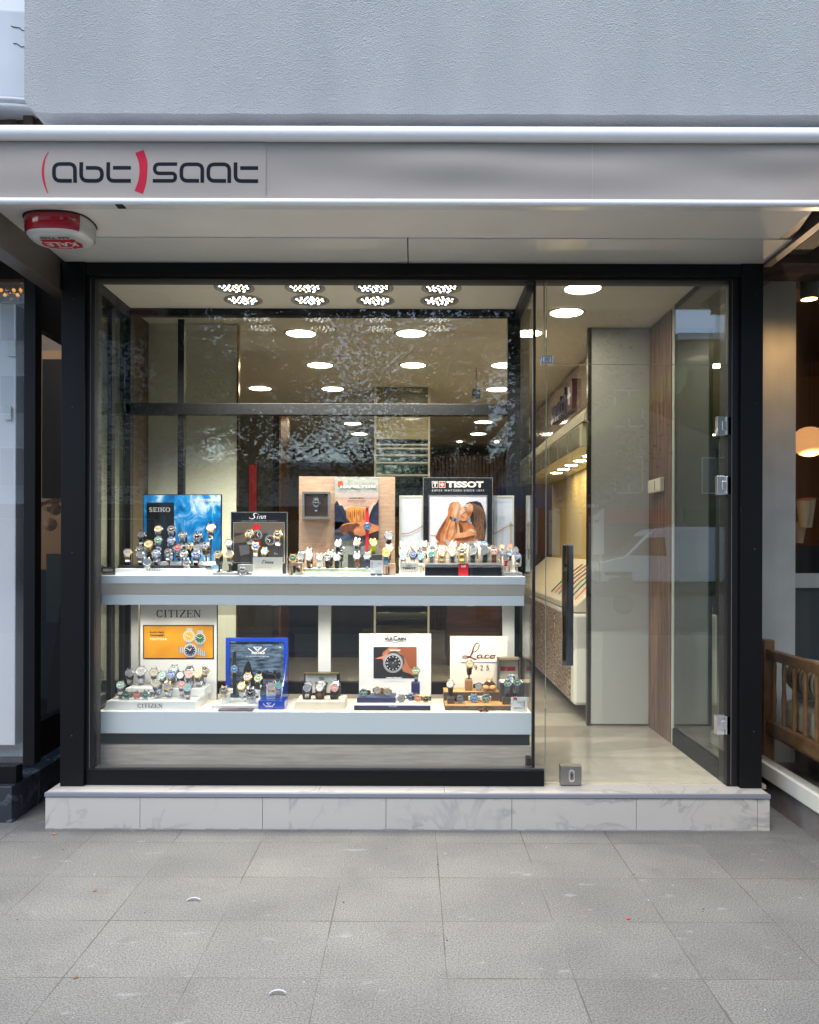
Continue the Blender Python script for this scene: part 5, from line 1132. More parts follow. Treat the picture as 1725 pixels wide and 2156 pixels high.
def dB(g):
    g.text('HAMILTON', 1086, 1108, 1094, 1192, 0, 2) if False else g.rect(1086, 1110, 1092, 1190, 0, 2)
    for y, w_ in ((1130, 40), (1142, 46)): g.rect(1200-w_, y-3, 1200, y+3, 1, 2)
    for y in (1220, 1232, 1244): g.rect(1130, y-2, 1200, y+2, 1, 2)
    g.rect(1070, 1256, 1214, 1292, 2, 3); g.rect(1130, 1268, 1146, 1280, 3, 4)
card('B', 1068, 1098, 1216, 1292, 4.145, ZU, 'white leaflet holder with dark grey foot in front of the oak board', whitem, dB, [pc(90, 90, 90), pc(180, 182, 184), pc(70, 74, 78), inkw])
def dC(g):
    g.text('1853', 122, 1154, 180, 1174, 1, 2, .02); g.text('TISSOT', 68, 1180, 236, 1204, 0, 2, .05); g.text('AUTHORISED RETAILER', 62, 1228, 244, 1240, 1, 2)
card('C', 40, 1130, 265, 1292, 4.145, ZU, 'cream lettered card left of the black watch tray', cream, dC, [inkd, pc(120, 110, 96)])
def dP(g): g.frame(60, 668, 172, 722, 4, 0, 1); g.text('SEIKO', 76, 684, 154, 704, 1, 2, .04)
card('A', 60, 668, 172, 722, 4.14, ZU, 'small bronze name plate at the left end of the upper shelf', mat('bronze_plate', rgb(120, 112, 96), .25, .7), dP, [silverf, pc(190, 186, 176)], name='name_plate')
def dF(g):
    g.rect(1140, 1190, 1190, 1228, 0, 2); g.stroke(spline([(1172, 1198, 3), (1160, 1206, 4), (1152, 1220, 3), (1176, 1220, 2)], 4), 3, 3, 3)
    g.text('MADE', 1196, 1248, 1270, 1270, 1, 2); g.text('IN', 1250, 1290, 1270, 1310, 1, 2); g.text('GERMANY', 1140, 1330, 1270, 1352, 1, 2)
    g.rect(1284, 1240, 1295, 1280, 2, 2); g.rect(1284, 1280, 1295, 1320, 0, 2); g.rect(1284, 1320, 1295, 1360, 4, 2)
card('F', 1106, 1188, 1336, 1420, 4.15, ZL, 'white card reading MADE IN GERMANY at the right end of the lower shelf', whitem, dF, [pc(170, 30, 40), pc(70, 70, 74), inkd, inkw, pc(210, 190, 60)])
# ---- lower shelf posters
o = board('white_watch_poster', 'tall white poster with orange watch picture', 'D', 368, 6, 988, ZL, 4.44, whitep, edge=blackb)
g = G('D', 4.44); g.serif('CITIZEN', 503, 92, 855, 151, 0, 2, slab=.06)
g.rect(395, 212, 961, 484, 0, 1); g.rect(404, 221, 952, 475, 1, 2)
g.text('Renkli, Klasik,', 450, 262, 568, 278, 0, 3, .02); g.text('Otomatik!', 450, 284, 566, 302, 0, 3, .03); g.text('TSUYOSA', 450, 316, 588, 333, 2, 3, .03, 1.3)
def bracelet(x0, x1, y0, y1, n, mi):
    for k in range(n): g.rect(x0, y0+(y1-y0)*k/n, x1, y0+(y1-y0)*(k+.8)/n, mi, 4)
bracelet(742, 790, 236, 262, 3, 3); bracelet(738, 792, 330, 364, 4, 4); bracelet(828, 876, 254, 280, 3, 3); bracelet(826, 880, 350, 386, 4, 4)
for k in range(5): g.rect(680+9*k, 384+k, 687+9*k, 434+k, 3 if k % 2 else 4, 4)
for k in range(9): g.rect(828+8*k, 392+4*k, 835+8*k, 450+2*k, 3 if k % 2 else 4, 4)
pwatch(g, 762, 300, 48, 3, 5, 2, 5, (30, 200)); pwatch(g, 850, 318, 46, 3, 6, 2, 5, (330, 210)); pwatch(g, 774, 414, 54, 3, 7, 2, 9, (300, 220))
g.make('picture', [inkd, orangep, pc(236, 230, 210), pc(190, 190, 188), pc(140, 140, 140), pc(214, 160, 60), pc(20, 92, 62), pc(26, 44, 84)], o)
def tier(name, lab, crop, x0, x1, yf, yb, z0, z1, m, slant=0, cat='display stand', par=None, tops=None, draw=None, mats=None, grp=None):
    """flat block whose front face covers crop pixels x0..x1, between depths yf and yb and heights z0..z1"""
    X0, X1 = PX(cp(crop, x0, 0)[0], yf), PX(cp(crop, x1, 0)[0], yf)
    if par is None: par = thing(name, lab, cat, ((X0+X1)/2, yf, z0), grp); nm = 'base'
    else: nm = name
    g = B(); s = slant
    g.add([(X0, yf, z0), (X1, yf, z0), (X1, yb, z0), (X0, yb, z0), (X0+s, yf+s*.6, z1), (X1-s*.4, yf+s*.6, z1), (X1-s*.4, yb, z1), (X0+s, yb, z1)],
        [(3, 2, 1, 0), (4, 5, 6, 7), (0, 1, 5, 4), (1, 2, 6, 5), (2, 3, 7, 6), (3, 0, 4, 7)])
    g.make(nm, m, par, bev=.0012); return par
o = tier('tiered_stand', 'white two-step watch stand with serif lettering', 'D', 85, 815, 4.155, 4.43, ZL, .556, whitep, .012)
tier('upper_step', '', 'D', 248, 890, 4.285, 4.43, .557, .60, whitep, .006, par=o)
g = G('D', 4.157); g.serif('CITIZEN', 352, 838, 550, 872, 0, 3, slab=.06); g.make('lettering', inkd, o)
# squale
o = thing('blue_acrylic_stand', 'royal blue acrylic frame stand with dark sea picture and winged emblem', 'display stand', (PX(540, 4.44), 4.44, ZL))
X0, X1 = PX(cp('D', 1055, 0)[0], 4.42), PX(cp('D', 1552, 0)[0], 4.42); Z1 = PZ(cp('D', 0, 318)[1], 4.42); fw = .026
g = B(); g.box(X0, X1, 4.42, 4.44, Z1-fw*.85, Z1); g.box(X0, X0+fw*.9, 4.42, 4.44, ZL, Z1-fw*.85); g.box(X1-fw*.9, X1, 4.42, 4.44, ZL, Z1-fw*.85); g.make('frame', royal, o, bev=.0015)
Xs = X1-.006
B().prism([(Xs, 4.419, ZL), (Xs, 4.419, Z1-.10), (Xs, 4.19, ZL+.03), (Xs, 4.19, ZL)], (.006, 0, 0)).make('side_fin', royal, o)
Xb0 = PX(cp('D', 1318, 0)[0], 4.18); B().box(Xb0, PX(cp('D', 1480, 0)[0], 4.18)+.03, 4.18, 4.30, ZL, ZL+.045).make('front_block', royal, o, bev=.002)
g = G('D', 4.434); g.rect(1086, 350, 1520, 800, 0, 0)
wing = [(1232, 396, 7), (1262, 420, 7), (1286, 436, 5)]; g.stroke(wing, 1, 1); g.stroke([(1380, 396, 7), (1352, 420, 7), (1330, 436, 5)], 1, 1)
g.stroke([(1276, 388), (1308, 422), (1340, 388)], 6, 1); g.stroke([(1276, 388), (1340, 388)], 5, 1); g.stroke([(1292, 395), (1308, 410), (1324, 395)], 5, 1)
g.text('SQUALE', 1258, 426, 1364, 446, 1, 3, .04, slant=.3); g.text('Professional diving', 1218, 458, 1398, 468, 1, 2)
g.disc(1486, 359, 4, 4, 1); g.disc(1502, 360, 4, 4, 1); g.disc(1488, 390, 5, 5, 1)
g.pol([(1180, 700), (1200, 560), (1216, 520), (1234, 494), (1252, 520), (1262, 570), (1290, 640), (1300, 700)], 2, 2)
for k in range(6): g.pol([(1300+30*k, 600+10*(k % 3)), (1325+30*k, 570+14*(k % 2)), (1345+30*k, 600), (1340+30*k, 640), (1305+30*k, 640)], 2, 2)
g.stroke(spline([(1380, 600), (1440, 606), (1456, 640), (1420, 680)], 5), 4, 3, 3)
g.make('picture', [sea, inkw, pc(18, 24, 34), pc(110, 96, 84)], o)
g = G('D', 4.1795); g.stroke([(1352, 838, 6), (1370, 856, 5)], 1, 0); g.stroke([(1446, 838, 6), (1428, 856, 5)], 1, 0); g.stroke([(1380, 834), (1399, 852), (1418, 834), (1380, 834)], 4, 0); g.text('SQUALE', 1368, 854, 1430, 868, 0, 2, .04, slant=.3); g.make('lettering', inkw, o)
tier('low_platform', 'low pale grey platform before the blue acrylic frame', 'D', 940, 1316, 4.19, 4.41, ZL, ZL+.017, mat('pale_grey_platform', rgb(196, 198, 194), .4), .004)
g = G('D', 4.17); pt = thing('leather_tray', 'flat brown leather tag lying at the shelf edge under the blue frame', 'tray', (PX(500, 4.15), 4.15, ZL))
Xa, Xc = PX(cp('D', 1000, 0)[0], 4.14), PX(cp('D', 1275, 0)[0], 4.14)
B().box(Xa, Xc, 4.125, 4.182, ZL+.001, ZL+.009).make('pad', mat('brown_mauve_leather', rgb(96, 74, 86), .4, coat=.3), pt, bev=.003)
B().box(Xa+.10, Xa+.145, 4.14, 4.165, ZL+.0092, ZL+.0098).make('emblem', inkd, pt)
# nivada
o = thing('dark_case_stand', 'small open dark case with cream lid lining', 'display stand', (PX(680, 4.2), 4.2, ZL))
tier('base', '', 'E', 135, 700, 4.17, 4.36, ZL, ZL+.042, cream2, .012, par=o)
x0, x1 = PX(cp('E', 252, 0)[0], 4.38), PX(cp('E', 642, 0)[0], 4.38); zt = PZ(cp('E', 0, 655)[1], 4.38)
B().box(x0, x1, 4.385, 4.42, ZL+.001, zt).make('case_lid', darkb, o, bev=.004)
B().box(PX(cp('E', 273, 0)[0], 4.38), PX(cp('E', 608, 0)[0], 4.38), 4.379, 4.384, ZL+.05, PZ(cp('E', 0, 672)[1], 4.38)).make('lid_lining', cream, o)
B().box(x0+.004, x1-.004, 4.36, 4.384, zt-.004, zt+.001).make('brass_edge', mat('brass_edge', rgb(170, 150, 80), .3, .8), o)
g = G('E', 4.378); g.stroke([(418, 703), (462, 703), (462, 726), (440, 744), (418, 726), (418, 703)], 4, 0); g.text('N', 430, 710, 450, 728, 0, 2, .03)
g.text('Nivada', 370, 750, 512, 780, 0, 2, .02, 1.1, slant=.25); g.text('Grenchen', 364, 786, 512, 806, 0, 2, .02, slant=.25); g.make('lettering', inkd, o)
# vulcain
o = board('white_metal_poster', 'brushed white poster with picture of a watch on a wrist', 'E', 850, 226, 1633, ZL+.03, 4.43, mat('brushed_white_board', rgb(222, 220, 216), .35, nz=120, stretch=(.02, 1, 1), bump=.03))
g = G('E', 4.43); g.text('VUL', 1124, 266, 1222, 300, 0, 2, .035); g.text('C', 1222, 250, 1262, 302, 0, 2, .03); g.text('AIN', 1264, 266, 1358, 300, 0, 2, .035)
g.stroke([(1126, 308, 3), (1200, 308, 5), (1240, 330, 6), (1282, 308, 5), (1358, 308, 3)], 3, 0); g.text('MANUFACTURE DEPUIS 1858', 1162, 343, 1318, 352, 1, 2)
g.rect(1006, 371, 1474, 712, 2, 1)
g.pol([(1180, 374), (1474, 374), (1474, 700), (1400, 660), (1330, 640), (1290, 560), (1260, 450), (1200, 420), (1130, 470), (1100, 460), (1110, 430)], 3, 2)
g.pol([(1018, 500), (1100, 472), (1150, 440), (1170, 470), (1112, 520), (1100, 500)], 4, 3); g.pol([(1260, 376), (1474, 376), (1474, 640), (1400, 600), (1350, 500)], 5, 3)
g.pol([(1196, 420), (1240, 412), (1330, 470), (1346, 540), (1300, 620), (1240, 640)], 6, 4)
pwatch(g, 1218, 545, 108, 7, 8, 9, 5, (315, 180)); g.disc(1190, 545, 24, 24, 6, 10); g.disc(1246, 545, 24, 24, 6, 10); g.disc(1218, 580, 24, 24, 6, 10)
g.text('VULCAIN', 1180, 396, 1296, 414, 10, 10, .04); g.text('NAUTICAL', 1146, 696, 1322, 712, 10, 10, .05)
g.make('picture', [inkd, inkg, pc(36, 34, 40), pc(170, 106, 72), pc(206, 130, 100), pc(140, 78, 48), pc(60, 60, 64), pc(150, 152, 154), pc(24, 24, 28), pc(220, 220, 220), inkw], o)
o = tier('navy_stand', 'wide navy base with cream top under the brushed white poster', 'E', 800, 1630, 4.165, 4.428, ZL, ZL+.024, navy, 0)
tier('cream_top', '', 'E', 800, 1630, 4.1655, 4.4275, ZL+.0242, ZL+.030, cream, .001, par=o)
g = G('E', 4.1645); g.text('VULCAIN', 1170, 1006, 1258, 1024, 0, 2, .03); g.make('lettering', pc(200, 202, 210), o)
nb = mat('navy_block', rgb(44, 52, 92), .4)
X0, X1 = PX(cp('E', 830, 0)[0], 4.21), PX(cp('E', 1252, 0)[0], 4.21)
B().box(X0, X1, 4.21, 4.36, ZL+.0305, ZL+.056).make('navy_riser', nb, label='low navy riser block on the left of the cream topped base', cat='riser', bev=.002)
X0, X1 = PX(cp('E', 1420, 0)[0], 4.32), PX(cp('E', 1515, 0)[0], 4.32); zpv = PZ(cp('E', 0, 762)[1], 4.32)
B().box(X0, X1, 4.32, 4.37, ZL+.0305, zpv).make('navy_pedestal', nb, label='tall navy pedestal block carrying one watch before the brushed white poster', cat='pedestal', bev=.002)
# laco
o = board('cream_script_poster', 'cream poster with maroon script and year', 'F', 250, 330, 1058, ZL, 4.45, cream)
g = G('F', 4.45)
g.stroke(spline([(655, 440, 8), (640, 426, 12), (610, 436, 14), (580, 490, 18), (560, 560, 22), (530, 615, 18), (480, 634, 12), (432, 632, 8), (424, 616, 7), (450, 604, 9), (500, 612, 14), (560, 634, 18), (600, 652, 16), (626, 655, 6)], 8), 1, 0, 2)
g.stroke(spline([(655, 440, 8), (658, 470, 14), (640, 510, 10), (600, 545, 8), (575, 552, 5)], 8), 1, 0, 2)
g.stroke(spline([(700, 600, 10), (670, 590, 12), (632, 606, 16), (634, 632, 15), (668, 634, 10), (698, 608, 12), (694, 628, 14), (720, 634, 8), (752, 612, 6)], 7), 1, 0, 2)
g.stroke(spline([(796, 600, 12), (770, 592, 12), (742, 610, 16), (748, 634, 14), (790, 634, 9), (812, 618, 6)], 7), 1, 0, 2)
g.stroke(spline([(850, 596, 12), (818, 612, 16), (824, 636, 14), (862, 630, 14), (872, 606, 14), (850, 594, 12), (870, 600, 8), (898, 592, 8)], 7), 1, 0, 2)
g.rect(396, 693, 920, 701, 1, 2)
for ch_, x in (('1', 515), ('9', 590), ('2', 672), ('5', 756)): g.text(ch_, x, 738, x+(40 if ch_ != '1' else 22), 808, 2, 2, .0)
g.make('lettering', [maroon, pc(110, 84, 160), pc(104, 44, 46)], o)
o = tier('oak_step_stand', 'warm oak two-step stand with dark edges at the right of the lower shelf', 'F', 185, 1108, 4.17, 4.43, ZL, PZ(cp('F', 0, 1312)[1], 4.17)-.0, wooddark, 0)
zt1 = PZ(cp('F', 0, 1312)[1], 4.17); zt2 = PZ(cp('F', 0, 1118)[1], 4.30)
tier('oak_top', '', 'F', 187, 1106, 4.171, 4.429, zt1+.0005, zt1+.003, woodwarm, 0, par=o)
tier('upper_step', '', 'F', 168, 960, 4.30, 4.428, zt1+.0035, zt2, wooddark, 0, par=o)
tier('upper_oak_top', '', 'F', 169, 959, 4.301, 4.427, zt2+.0005, zt2+.003, woodwarm, 0, par=o)
zt1 += .003; zt2 += .003
YBx = 4.31
bx = thing('watch_box', 'open charcoal watch box with grey lid lining and red label tab', 'watch box', (PX(1076, YBx), YBx, zt1))
x0, x1 = PX(cp('F', 930, 0)[0], 4.36), PX(cp('F', 1245, 0)[0], 4.36)
g = B(); g.box(x0, x1, 4.40, 4.43, zt1+.001, PZ(cp('F', 0, 625)[1], 4.40)); g.box(x0, x0+.008, 4.36, 4.399, zt1+.1, PZ(cp('F', 0, 626)[1], 4.40)); g.box(x1-.008, x1, 4.36, 4.399, zt1+.1, PZ(cp('F', 0, 626)[1], 4.40)); g.make('lid', mat('box_charcoal', rgb(66, 62, 60), .5), bx)
B().box(x0+.009, x1-.009, 4.36, 4.399, PZ(cp('F', 0, 657)[1], 4.36), PZ(cp('F', 0, 627)[1], 4.36)).make('lid_rim', mat('rim_brown', rgb(140, 122, 102), .4), bx)
B().box(x0+.01, x1-.01, 4.394, 4.3995, zt1+.08, PZ(cp('F', 0, 662)[1], 4.39)).make('lid_lining', mat('lining_grey', rgb(176, 170, 156), .7), bx)
g = G('F', 4.3935); g.rect(956, 756, 1168, 816, 0, 1); g.stroke(spline([(1060, 768, 3), (1046, 776, 4), (1030, 800, 5), (1024, 806, 3), (1062, 804, 3)], 5), 3, 1, 2); g.make('label_tab', [pc(150, 24, 34), pc(214, 186, 120)], bx)
B().box(x0, x1+.01, 4.27, 4.39, zt1+.001, PZ(cp('F', 0, 985)[1], 4.27)).make('box_body', mat('box_slate', rgb(78, 76, 78), .5), bx, bev=.002)
B().box(x0+.006, x1+.004, 4.275, 4.385, PZ(cp('F', 0, 984)[1], 4.27), PZ(cp('F', 0, 975)[1], 4.27)).make('cushion_liner', cream2, bx, bev=.003)
for (a, b, y0, y1, Y, zb, lab, m) in ((467, 572, 945, 1080, 4.33, zt2, 'square oak pedestal block on the upper oak step', woodbench), (218, 320, 1200, 1268, 4.21, zt1, 'small dark wood block at the left end of the lower oak step', wooddark), (995, 1100, 1195, 1290, 4.20, zt1, 'dark wood block before the open watch box', wooddark)):
    B().box(PX(cp('F', a, 0)[0], Y), PX(cp('F', b, 0)[0], Y), Y, Y+.04, zb+.0008, PZ(cp('F', 0, y0)[1], Y)).make('wood_block', m, label=lab, cat='block', bev=.0015)
# teddy
td = thing('teddy_bear', 'small tan and brown plush bear slumped on the upper oak step, feet forward', 'toy', tuple(W(*cp('F', 800, 1060), 4.34)))
tan, brn = mat('tan_plush', rgb(196, 146, 88), .95, nz=400, bump=.5), mat('brown_plush', rgb(84, 54, 40), .95, nz=400, bump=.5)
def blob(px, py, Y, rx, ry, rz, m, nm, rot=0):
    p = W(*cp('F', px, py), Y); M = Matrix.Translation(p) @ Matrix.Rotation(rot, 4, 'Y') @ Matrix.Diagonal((rx, ry, rz, 1))
    B().lathe([(max(math.cos(a), .001), math.sin(a)) for a in [-math.pi/2+math.pi*i/10 for i in range(11)]], 18, M, cap=False).make(nm, m, td)
blob(758, 1056, 4.32, .021, .024, .0145, tan, 'leg', .15); blob(850, 1056, 4.32, .021, .024, .0145, tan, 'leg', -.15)
blob(802, 1010, 4.36, .026, .022, .024, brn, 'body'); blob(755, 1008, 4.35, .012, .012, .024, brn, 'arm', .7); blob(852, 1008, 4.35, .012, .012, .024, brn, 'arm', -.7)
blob(800, 958, 4.36, .019, .018, .017, tan, 'head'); blob(774, 938, 4.365, .007, .005, .007, brn, 'ear'); blob(828, 938, 4.365, .007, .005, .007, brn, 'ear'); blob(800, 966, 4.343, .007, .007, .006, cream2, 'muzzle')
# toy car
tcx = W(*cp('F', 722, 1398), 4.145); tc_ = thing('toy_car', 'tiny rust brown toy pickup parked at the front edge of the lower shelf', 'toy', (tcx.x, 4.145, ZL))
rust = mat('rust_toy_paint', rgb(128, 78, 46), .4, coat=.4)
x = tcx.x; q = .000366*1.0
B().prism([(x-.025, 4.137, ZL+.004), (x-.026, 4.137, ZL+.011), (x-.018, 4.137, ZL+.014), (x-.004, 4.137, ZL+.014), (x+.002, 4.137, ZL+.022), (x+.014, 4.137, ZL+.022), (x+.015, 4.137, ZL+.013), (x+.024, 4.137, ZL+.013), (x+.025, 4.137, ZL+.004)], (0, .018, 0)).make('body', rust, tc_, bev=.001)
B().box(x+.002, x+.013, 4.1365, 4.1555, ZL+.015, ZL+.020).make('window', black2, tc_)
B().box(x-.001, x+.02, 4.14, 4.152, ZL+.024, ZL+.029).make('roof_load', darkb, tc_, bev=.001)
for dx in (-.015, .015):
    for y in (4.1355, 4.1545): B().lathe([(.005, -.0015), (.005, .0015)], 12, Matrix.Translation((x+dx, y, ZL+.0052)) @ Matrix.Rotation(R(90), 4, 'X')).make('wheel', black2, tc_)
# ---- upper shelf stands
o = tier('white_watch_tray', 'white low watch tray with black steps, left on the upper shelf', 'A', 165, 838, 4.145, 4.44, ZU, ZU+.033, whitep, .006)
tier('black_step', '', 'A', 190, 845, 4.20, 4.44, ZU+.0335, ZU+.046, blackb, .004, par=o); tier('white_step', '', 'A', 520, 945, 4.29, 4.44, ZU+.0465, ZU+.066, whitep, .003, par=o)
tier('side_wing', '', 'A', 840, 950, 4.22, 4.44, ZU+.001, ZU+.022, whitep, .002, par=o)
g = G('A', 4.1455); g.serif('SEIKO', 421, 680, 533, 698, 0, 3, slab=.17); g.make('lettering', pc(70, 84, 92), o)
tier('grey_watch_tray', 'grey stepped watch tray in front of the script title poster', 'A', 950, 1262, 4.15, 4.39, ZU, ZU+.014, mat('mid_grey_tray', rgb(128, 130, 130), .45), .001)
B().box(PX(cp('A', 1150, 0)[0], 4.28), PX(cp('A', 1330, 0)[0], 4.28), 4.28, 4.39, ZU+.0145, ZU+.052).make('tray_riser', mat('riser_grey', rgb(140, 142, 142), .45), label='grey riser on the tray below the script title poster', cat='riser', bev=.001)
o = tier('stone_watch_tray', 'pale green concrete two-step watch tray in front of the oak board', 'B', 162, 1066, 4.15, 4.40, ZU, ZU+.018, mat('green_concrete', rgb(176, 184, 166), .8, nz=40, c2=rgb(158, 168, 150)), .001)
tier('upper_step', '', 'B', 200, 1066, 4.19, 4.40, ZU+.0185, ZU+.034, MAT['green_concrete'], .001, par=o)
def stool(crop, a, b, y, Y, lab):
    X0, X1, zt = PX(cp(crop, a, 0)[0], Y), PX(cp(crop, b, 0)[0], Y), PZ(cp(crop, 0, y)[1], Y); o = thing('oak_stool', lab, 'display stand', ((X0+X1)/2, Y, ZU), 'small oak bridges')
    B().box(X0, X1, Y, Y+.08, zt-.014, zt).make('top', woodpink, o); B().box(X0, X0+.012, Y, Y+.08, ZU+.0006, zt-.0145).make('leg', woodpink, o); B().box(X1-.012, X1, Y, Y+.08, ZU+.0006, zt-.0145).make('leg', woodpink, o); return zt
zs1 = stool('B', 90, 255, 1132, 4.145, 'small oak bridge at the left end of the concrete watch tray'); zs2 = stool('B', 1225, 1366, 1140, 4.145+.06, 'small oak bridge at the right end of the concrete watch tray')
X0, X1 = PX(cp('B', 800, 0)[0], 4.33), PX(cp('B', 1206, 0)[0], 4.33); zr1 = PZ(cp('B', 0, 1028)[1], 4.33)
B().box(X0, X1, 4.33, 4.41, ZU+.035, zr1).make('charcoal_riser', darkb, label='tall charcoal riser box before the oak board', cat='riser', bev=.002)
o = tier('black_watch_tray', 'black and silver watch tray with red tab below the woman poster', 'C', 345, 1258, 4.15, 4.42, ZU, PZ(cp('C', 0, 1178)[1], 4.15), blackb, 0)
zt3 = PZ(cp('C', 0, 1178)[1], 4.15); zt4 = PZ(cp('C', 0, 1140)[1], 4.15)
tier('silver_top', '', 'C', 345, 1258, 4.1505, 4.42, zt3+.0003, zt4, silverf, 0, par=o); tier('upper_step', '', 'C', 350, 1250, 4.30, 4.419, zt4+.0005, zt4+.022, cream2, 0, par=o)
g = G('C', 4.149); g.rect(742, 1136, 860, 1292, 0, 1); g.rect(776, 1156, 830, 1180, 1, 2); g.text('T+', 784, 1159, 822, 1177, 0, 3, .05); g.make('red_tab', [red, inkw], o)
tier('silver_side_tray', 'small silver tray for narrow watches at the right end of the upper shelf', 'C', 1262, 1508, 4.17, 4.42, ZU, ZU+.018, silverf, .001)
tier('cream_side_tray', 'small cream tray between the cream card and the black watch tray', 'C', 30, 342, 4.20, 4.42, ZU, ZU+.014, cream, .001)
# ================================================================ watches
MC = {'s': mat('watch_steel', rgb(170, 170, 174), .14, 1), 'g': mat('watch_gold', rgb(226, 186, 116), .18, 1), 'k': mat('watch_black_steel', rgb(40, 40, 44), .25, .8), 'r': mat('watch_rose_gold', rgb(214, 150, 118), .18, 1)}
DC = {k: mat('dial_'+n, rgb(*c), r, me) for k, (n, c, r, me) in {'w': ('white', (158, 156, 148), .3, 0), 'k': ('black', (18, 18, 22), .2, 0), 'b': ('blue', (20, 54, 116), .2, .3), 'B': ('sky_blue', (60, 120, 176), .25, .2), 'G': ('green', (24, 92, 56), .25, .3),
    't': ('teal', (44, 132, 126), .3, 0), 'o': ('orange', (176, 72, 28), .3, 0), 'r': ('red', (140, 40, 42), .3, 0), 'y': ('pale yellow', (170, 154, 90), .3, 0), 's': ('silver', (128, 130, 134), .25, .6), 'c': ('cream', (170, 158, 126), .3, 0), 'p': ('salmon', (164, 108, 84), .3, 0)}.items()}
DN = {'w': 'white', 'k': 'black', 'b': 'dark blue', 'B': 'light blue', 'G': 'green', 't': 'turquoise', 'o': 'orange', 'r': 'red', 'y': 'pale yellow', 's': 'silver', 'c': 'cream', 'p': 'salmon'}
SC = {'s': MC['s'], 'g': MC['g'], 'k': mat('strap_black', rgb(24, 23, 24), .5), 'n': mat('strap_brown', rgb(112, 70, 44), .5), 'r': mat('strap_red', rgb(206, 34, 60), .5), 'v': mat('strap_navy', rgb(30, 44, 84), .5), 't': mat('strap_petrol', rgb(20, 84, 110), .5),
    'w': mat('strap_white', rgb(222, 220, 214), .5), 'y': mat('strap_yellow', rgb(206, 206, 40), .5), 'q': mat('strap_grey', rgb(110, 110, 108), .5), 'o': mat('strap_burnt_orange', rgb(220, 96, 24), .5)}
SN = {'s': 'steel bracelet', 'g': 'gold bracelet', 'k': 'black strap', 'n': 'brown strap', 'r': 'red strap', 'v': 'navy strap', 't': 'petrol strap', 'w': 'white strap', 'y': 'yellow strap', 'q': 'grey strap', 'o': 'orange strap'}
MN = {'s': 'steel', 'g': 'gold', 'k': 'black', 'r': 'rose gold'}
for m_ in DC.values(): sp(m_.node_tree.nodes['Principled BSDF'], 'Coat Weight', .8)
mkl = mat('marker_pale', rgb(230, 230, 224), .3); mkd = mat('marker_dark', rgb(40, 40, 44), .3)
acr = mat('clear_acrylic', rgb(206, 212, 212), .06, coat=1)
CUSH = {'c': cream2, 'k': darkb, 'a': acr, 'w': whitep, 'v': navy}
def case_b():
    g = B()   # axis +Z is the dial direction; x right, y up (12 o'clock)
    g.lathe([(.0001, -.0055), (.0165, -.0055), (.0195, -.004), (.0212, -.001), (.0212, .0015), (.0205, .003), (.0192, .0046), (.0178, .0050), (.0172, .0036)], 28, cap=False)
    for sx in (-1, 1):
        for sy in (-1, 1): g.prism([(sx*.0125, sy*.014, -.003), (sx*.009, sy*.014, -.003), (sx*.009, sy*.0255, -.006), (sx*.0125, sy*.0255, -.006)], (0, 0, .0055))
    g.lathe([(.0028, 0), (.0028, .0045), (.0001, .005)], 10, Matrix.Translation((.0205, 0, 0)) @ Matrix.Rotation(R(90), 4, 'Y'))
    return g
def dial_b(chrono):
    g = B(); g.lathe([(.0174, .0036), (.0001, .0036)], 28, cap=False, smooth=False)
    for k in range(12):
        M = Matrix.Rotation(R(30*k), 4, 'Z'); l = .0045 if k % 3 == 0 else .003
        g.box(-.0007, .0007, .0158-l, .0158, .0037, .0041, 1, M)
    if chrono:
        for a in (0, 180, 270): g.lathe([(.0042, .0038), (.0042, .004), (.0034, .004), (.0034, .0038)], 14, Matrix.Rotation(R(a), 4, 'Z') @ Matrix.Translation((.0082, 0, 0)), 1, cap=False)
    g.box(-.0008, .0008, -.002, .0095, .0043, .0047, 1, Matrix.Rotation(R(58), 4, 'Z')); g.box(-.0006, .0006, -.003, .0135, .0049, .0052, 1, Matrix.Rotation(R(-60), 4, 'Z'))
    return g
# strap geometries are defined in the watch frame: x right, y depth (towards -y = viewer), z up, loop bottom at z=0
LC, LH, LD = .034, .034, .025
TH = R(48)
def loop_b(w0, w1, th, segs=30, links=False):
    g = B(); n = segs; vs = []
    for i in range(n+1):
        a = TH+R(28)+ (2*math.pi-R(56))*i/n; t = abs(i/n-.5)*2; w_ = w1+(w0-w1)*t
        for dx, rr in ((-w_/2, 0), (w_/2, 0), (w_/2, th), (-w_/2, th)):
            vs.append((dx, -(LD-rr)*math.cos(a), LC+(LH-rr)*math.sin(a)))
    for i in range(n):
        for k in range(4): g.f.append([i*4+k, i*4+(k+1) % 4, (i+1)*4+(k+1) % 4, (i+1)*4+k]); g.m.append(0); g.sm.append(False)
    g.v = [Vector(v) for v in vs]; 
    if links:
        for i in range(0, n, 1):
            a = TH+R(28)+(2*math.pi-R(56))*(i+.5)/n; 
            for dx in (-.0052, .0052): g.box(-.0004, .0004, -.0003, .0003, -.002, .002, 0, Matrix.Translation((dx, -(LD+.0002)*math.cos(a), LC+(LH+.0002)*math.sin(a))))
    return g
MESHES = {}
def cached(key, fn, mats):
    if key not in MESHES: MESHES[key] = fn().mesh(key[0], mats)
    return MESHES[key]
def put(name, me, par, M=None):
    o = bpy.data.objects.new(name, me); COL.objects.link(o); o.parent = par
    if M: o.matrix_local = M
    return o
FACE = Matrix(((1, 0, 0, 0), (0, 0, -1, 0), (0, 1, 0, 0), (0, 0, 0, 1)))   # case frame -> facing the viewer: x right, z up, dial towards -y
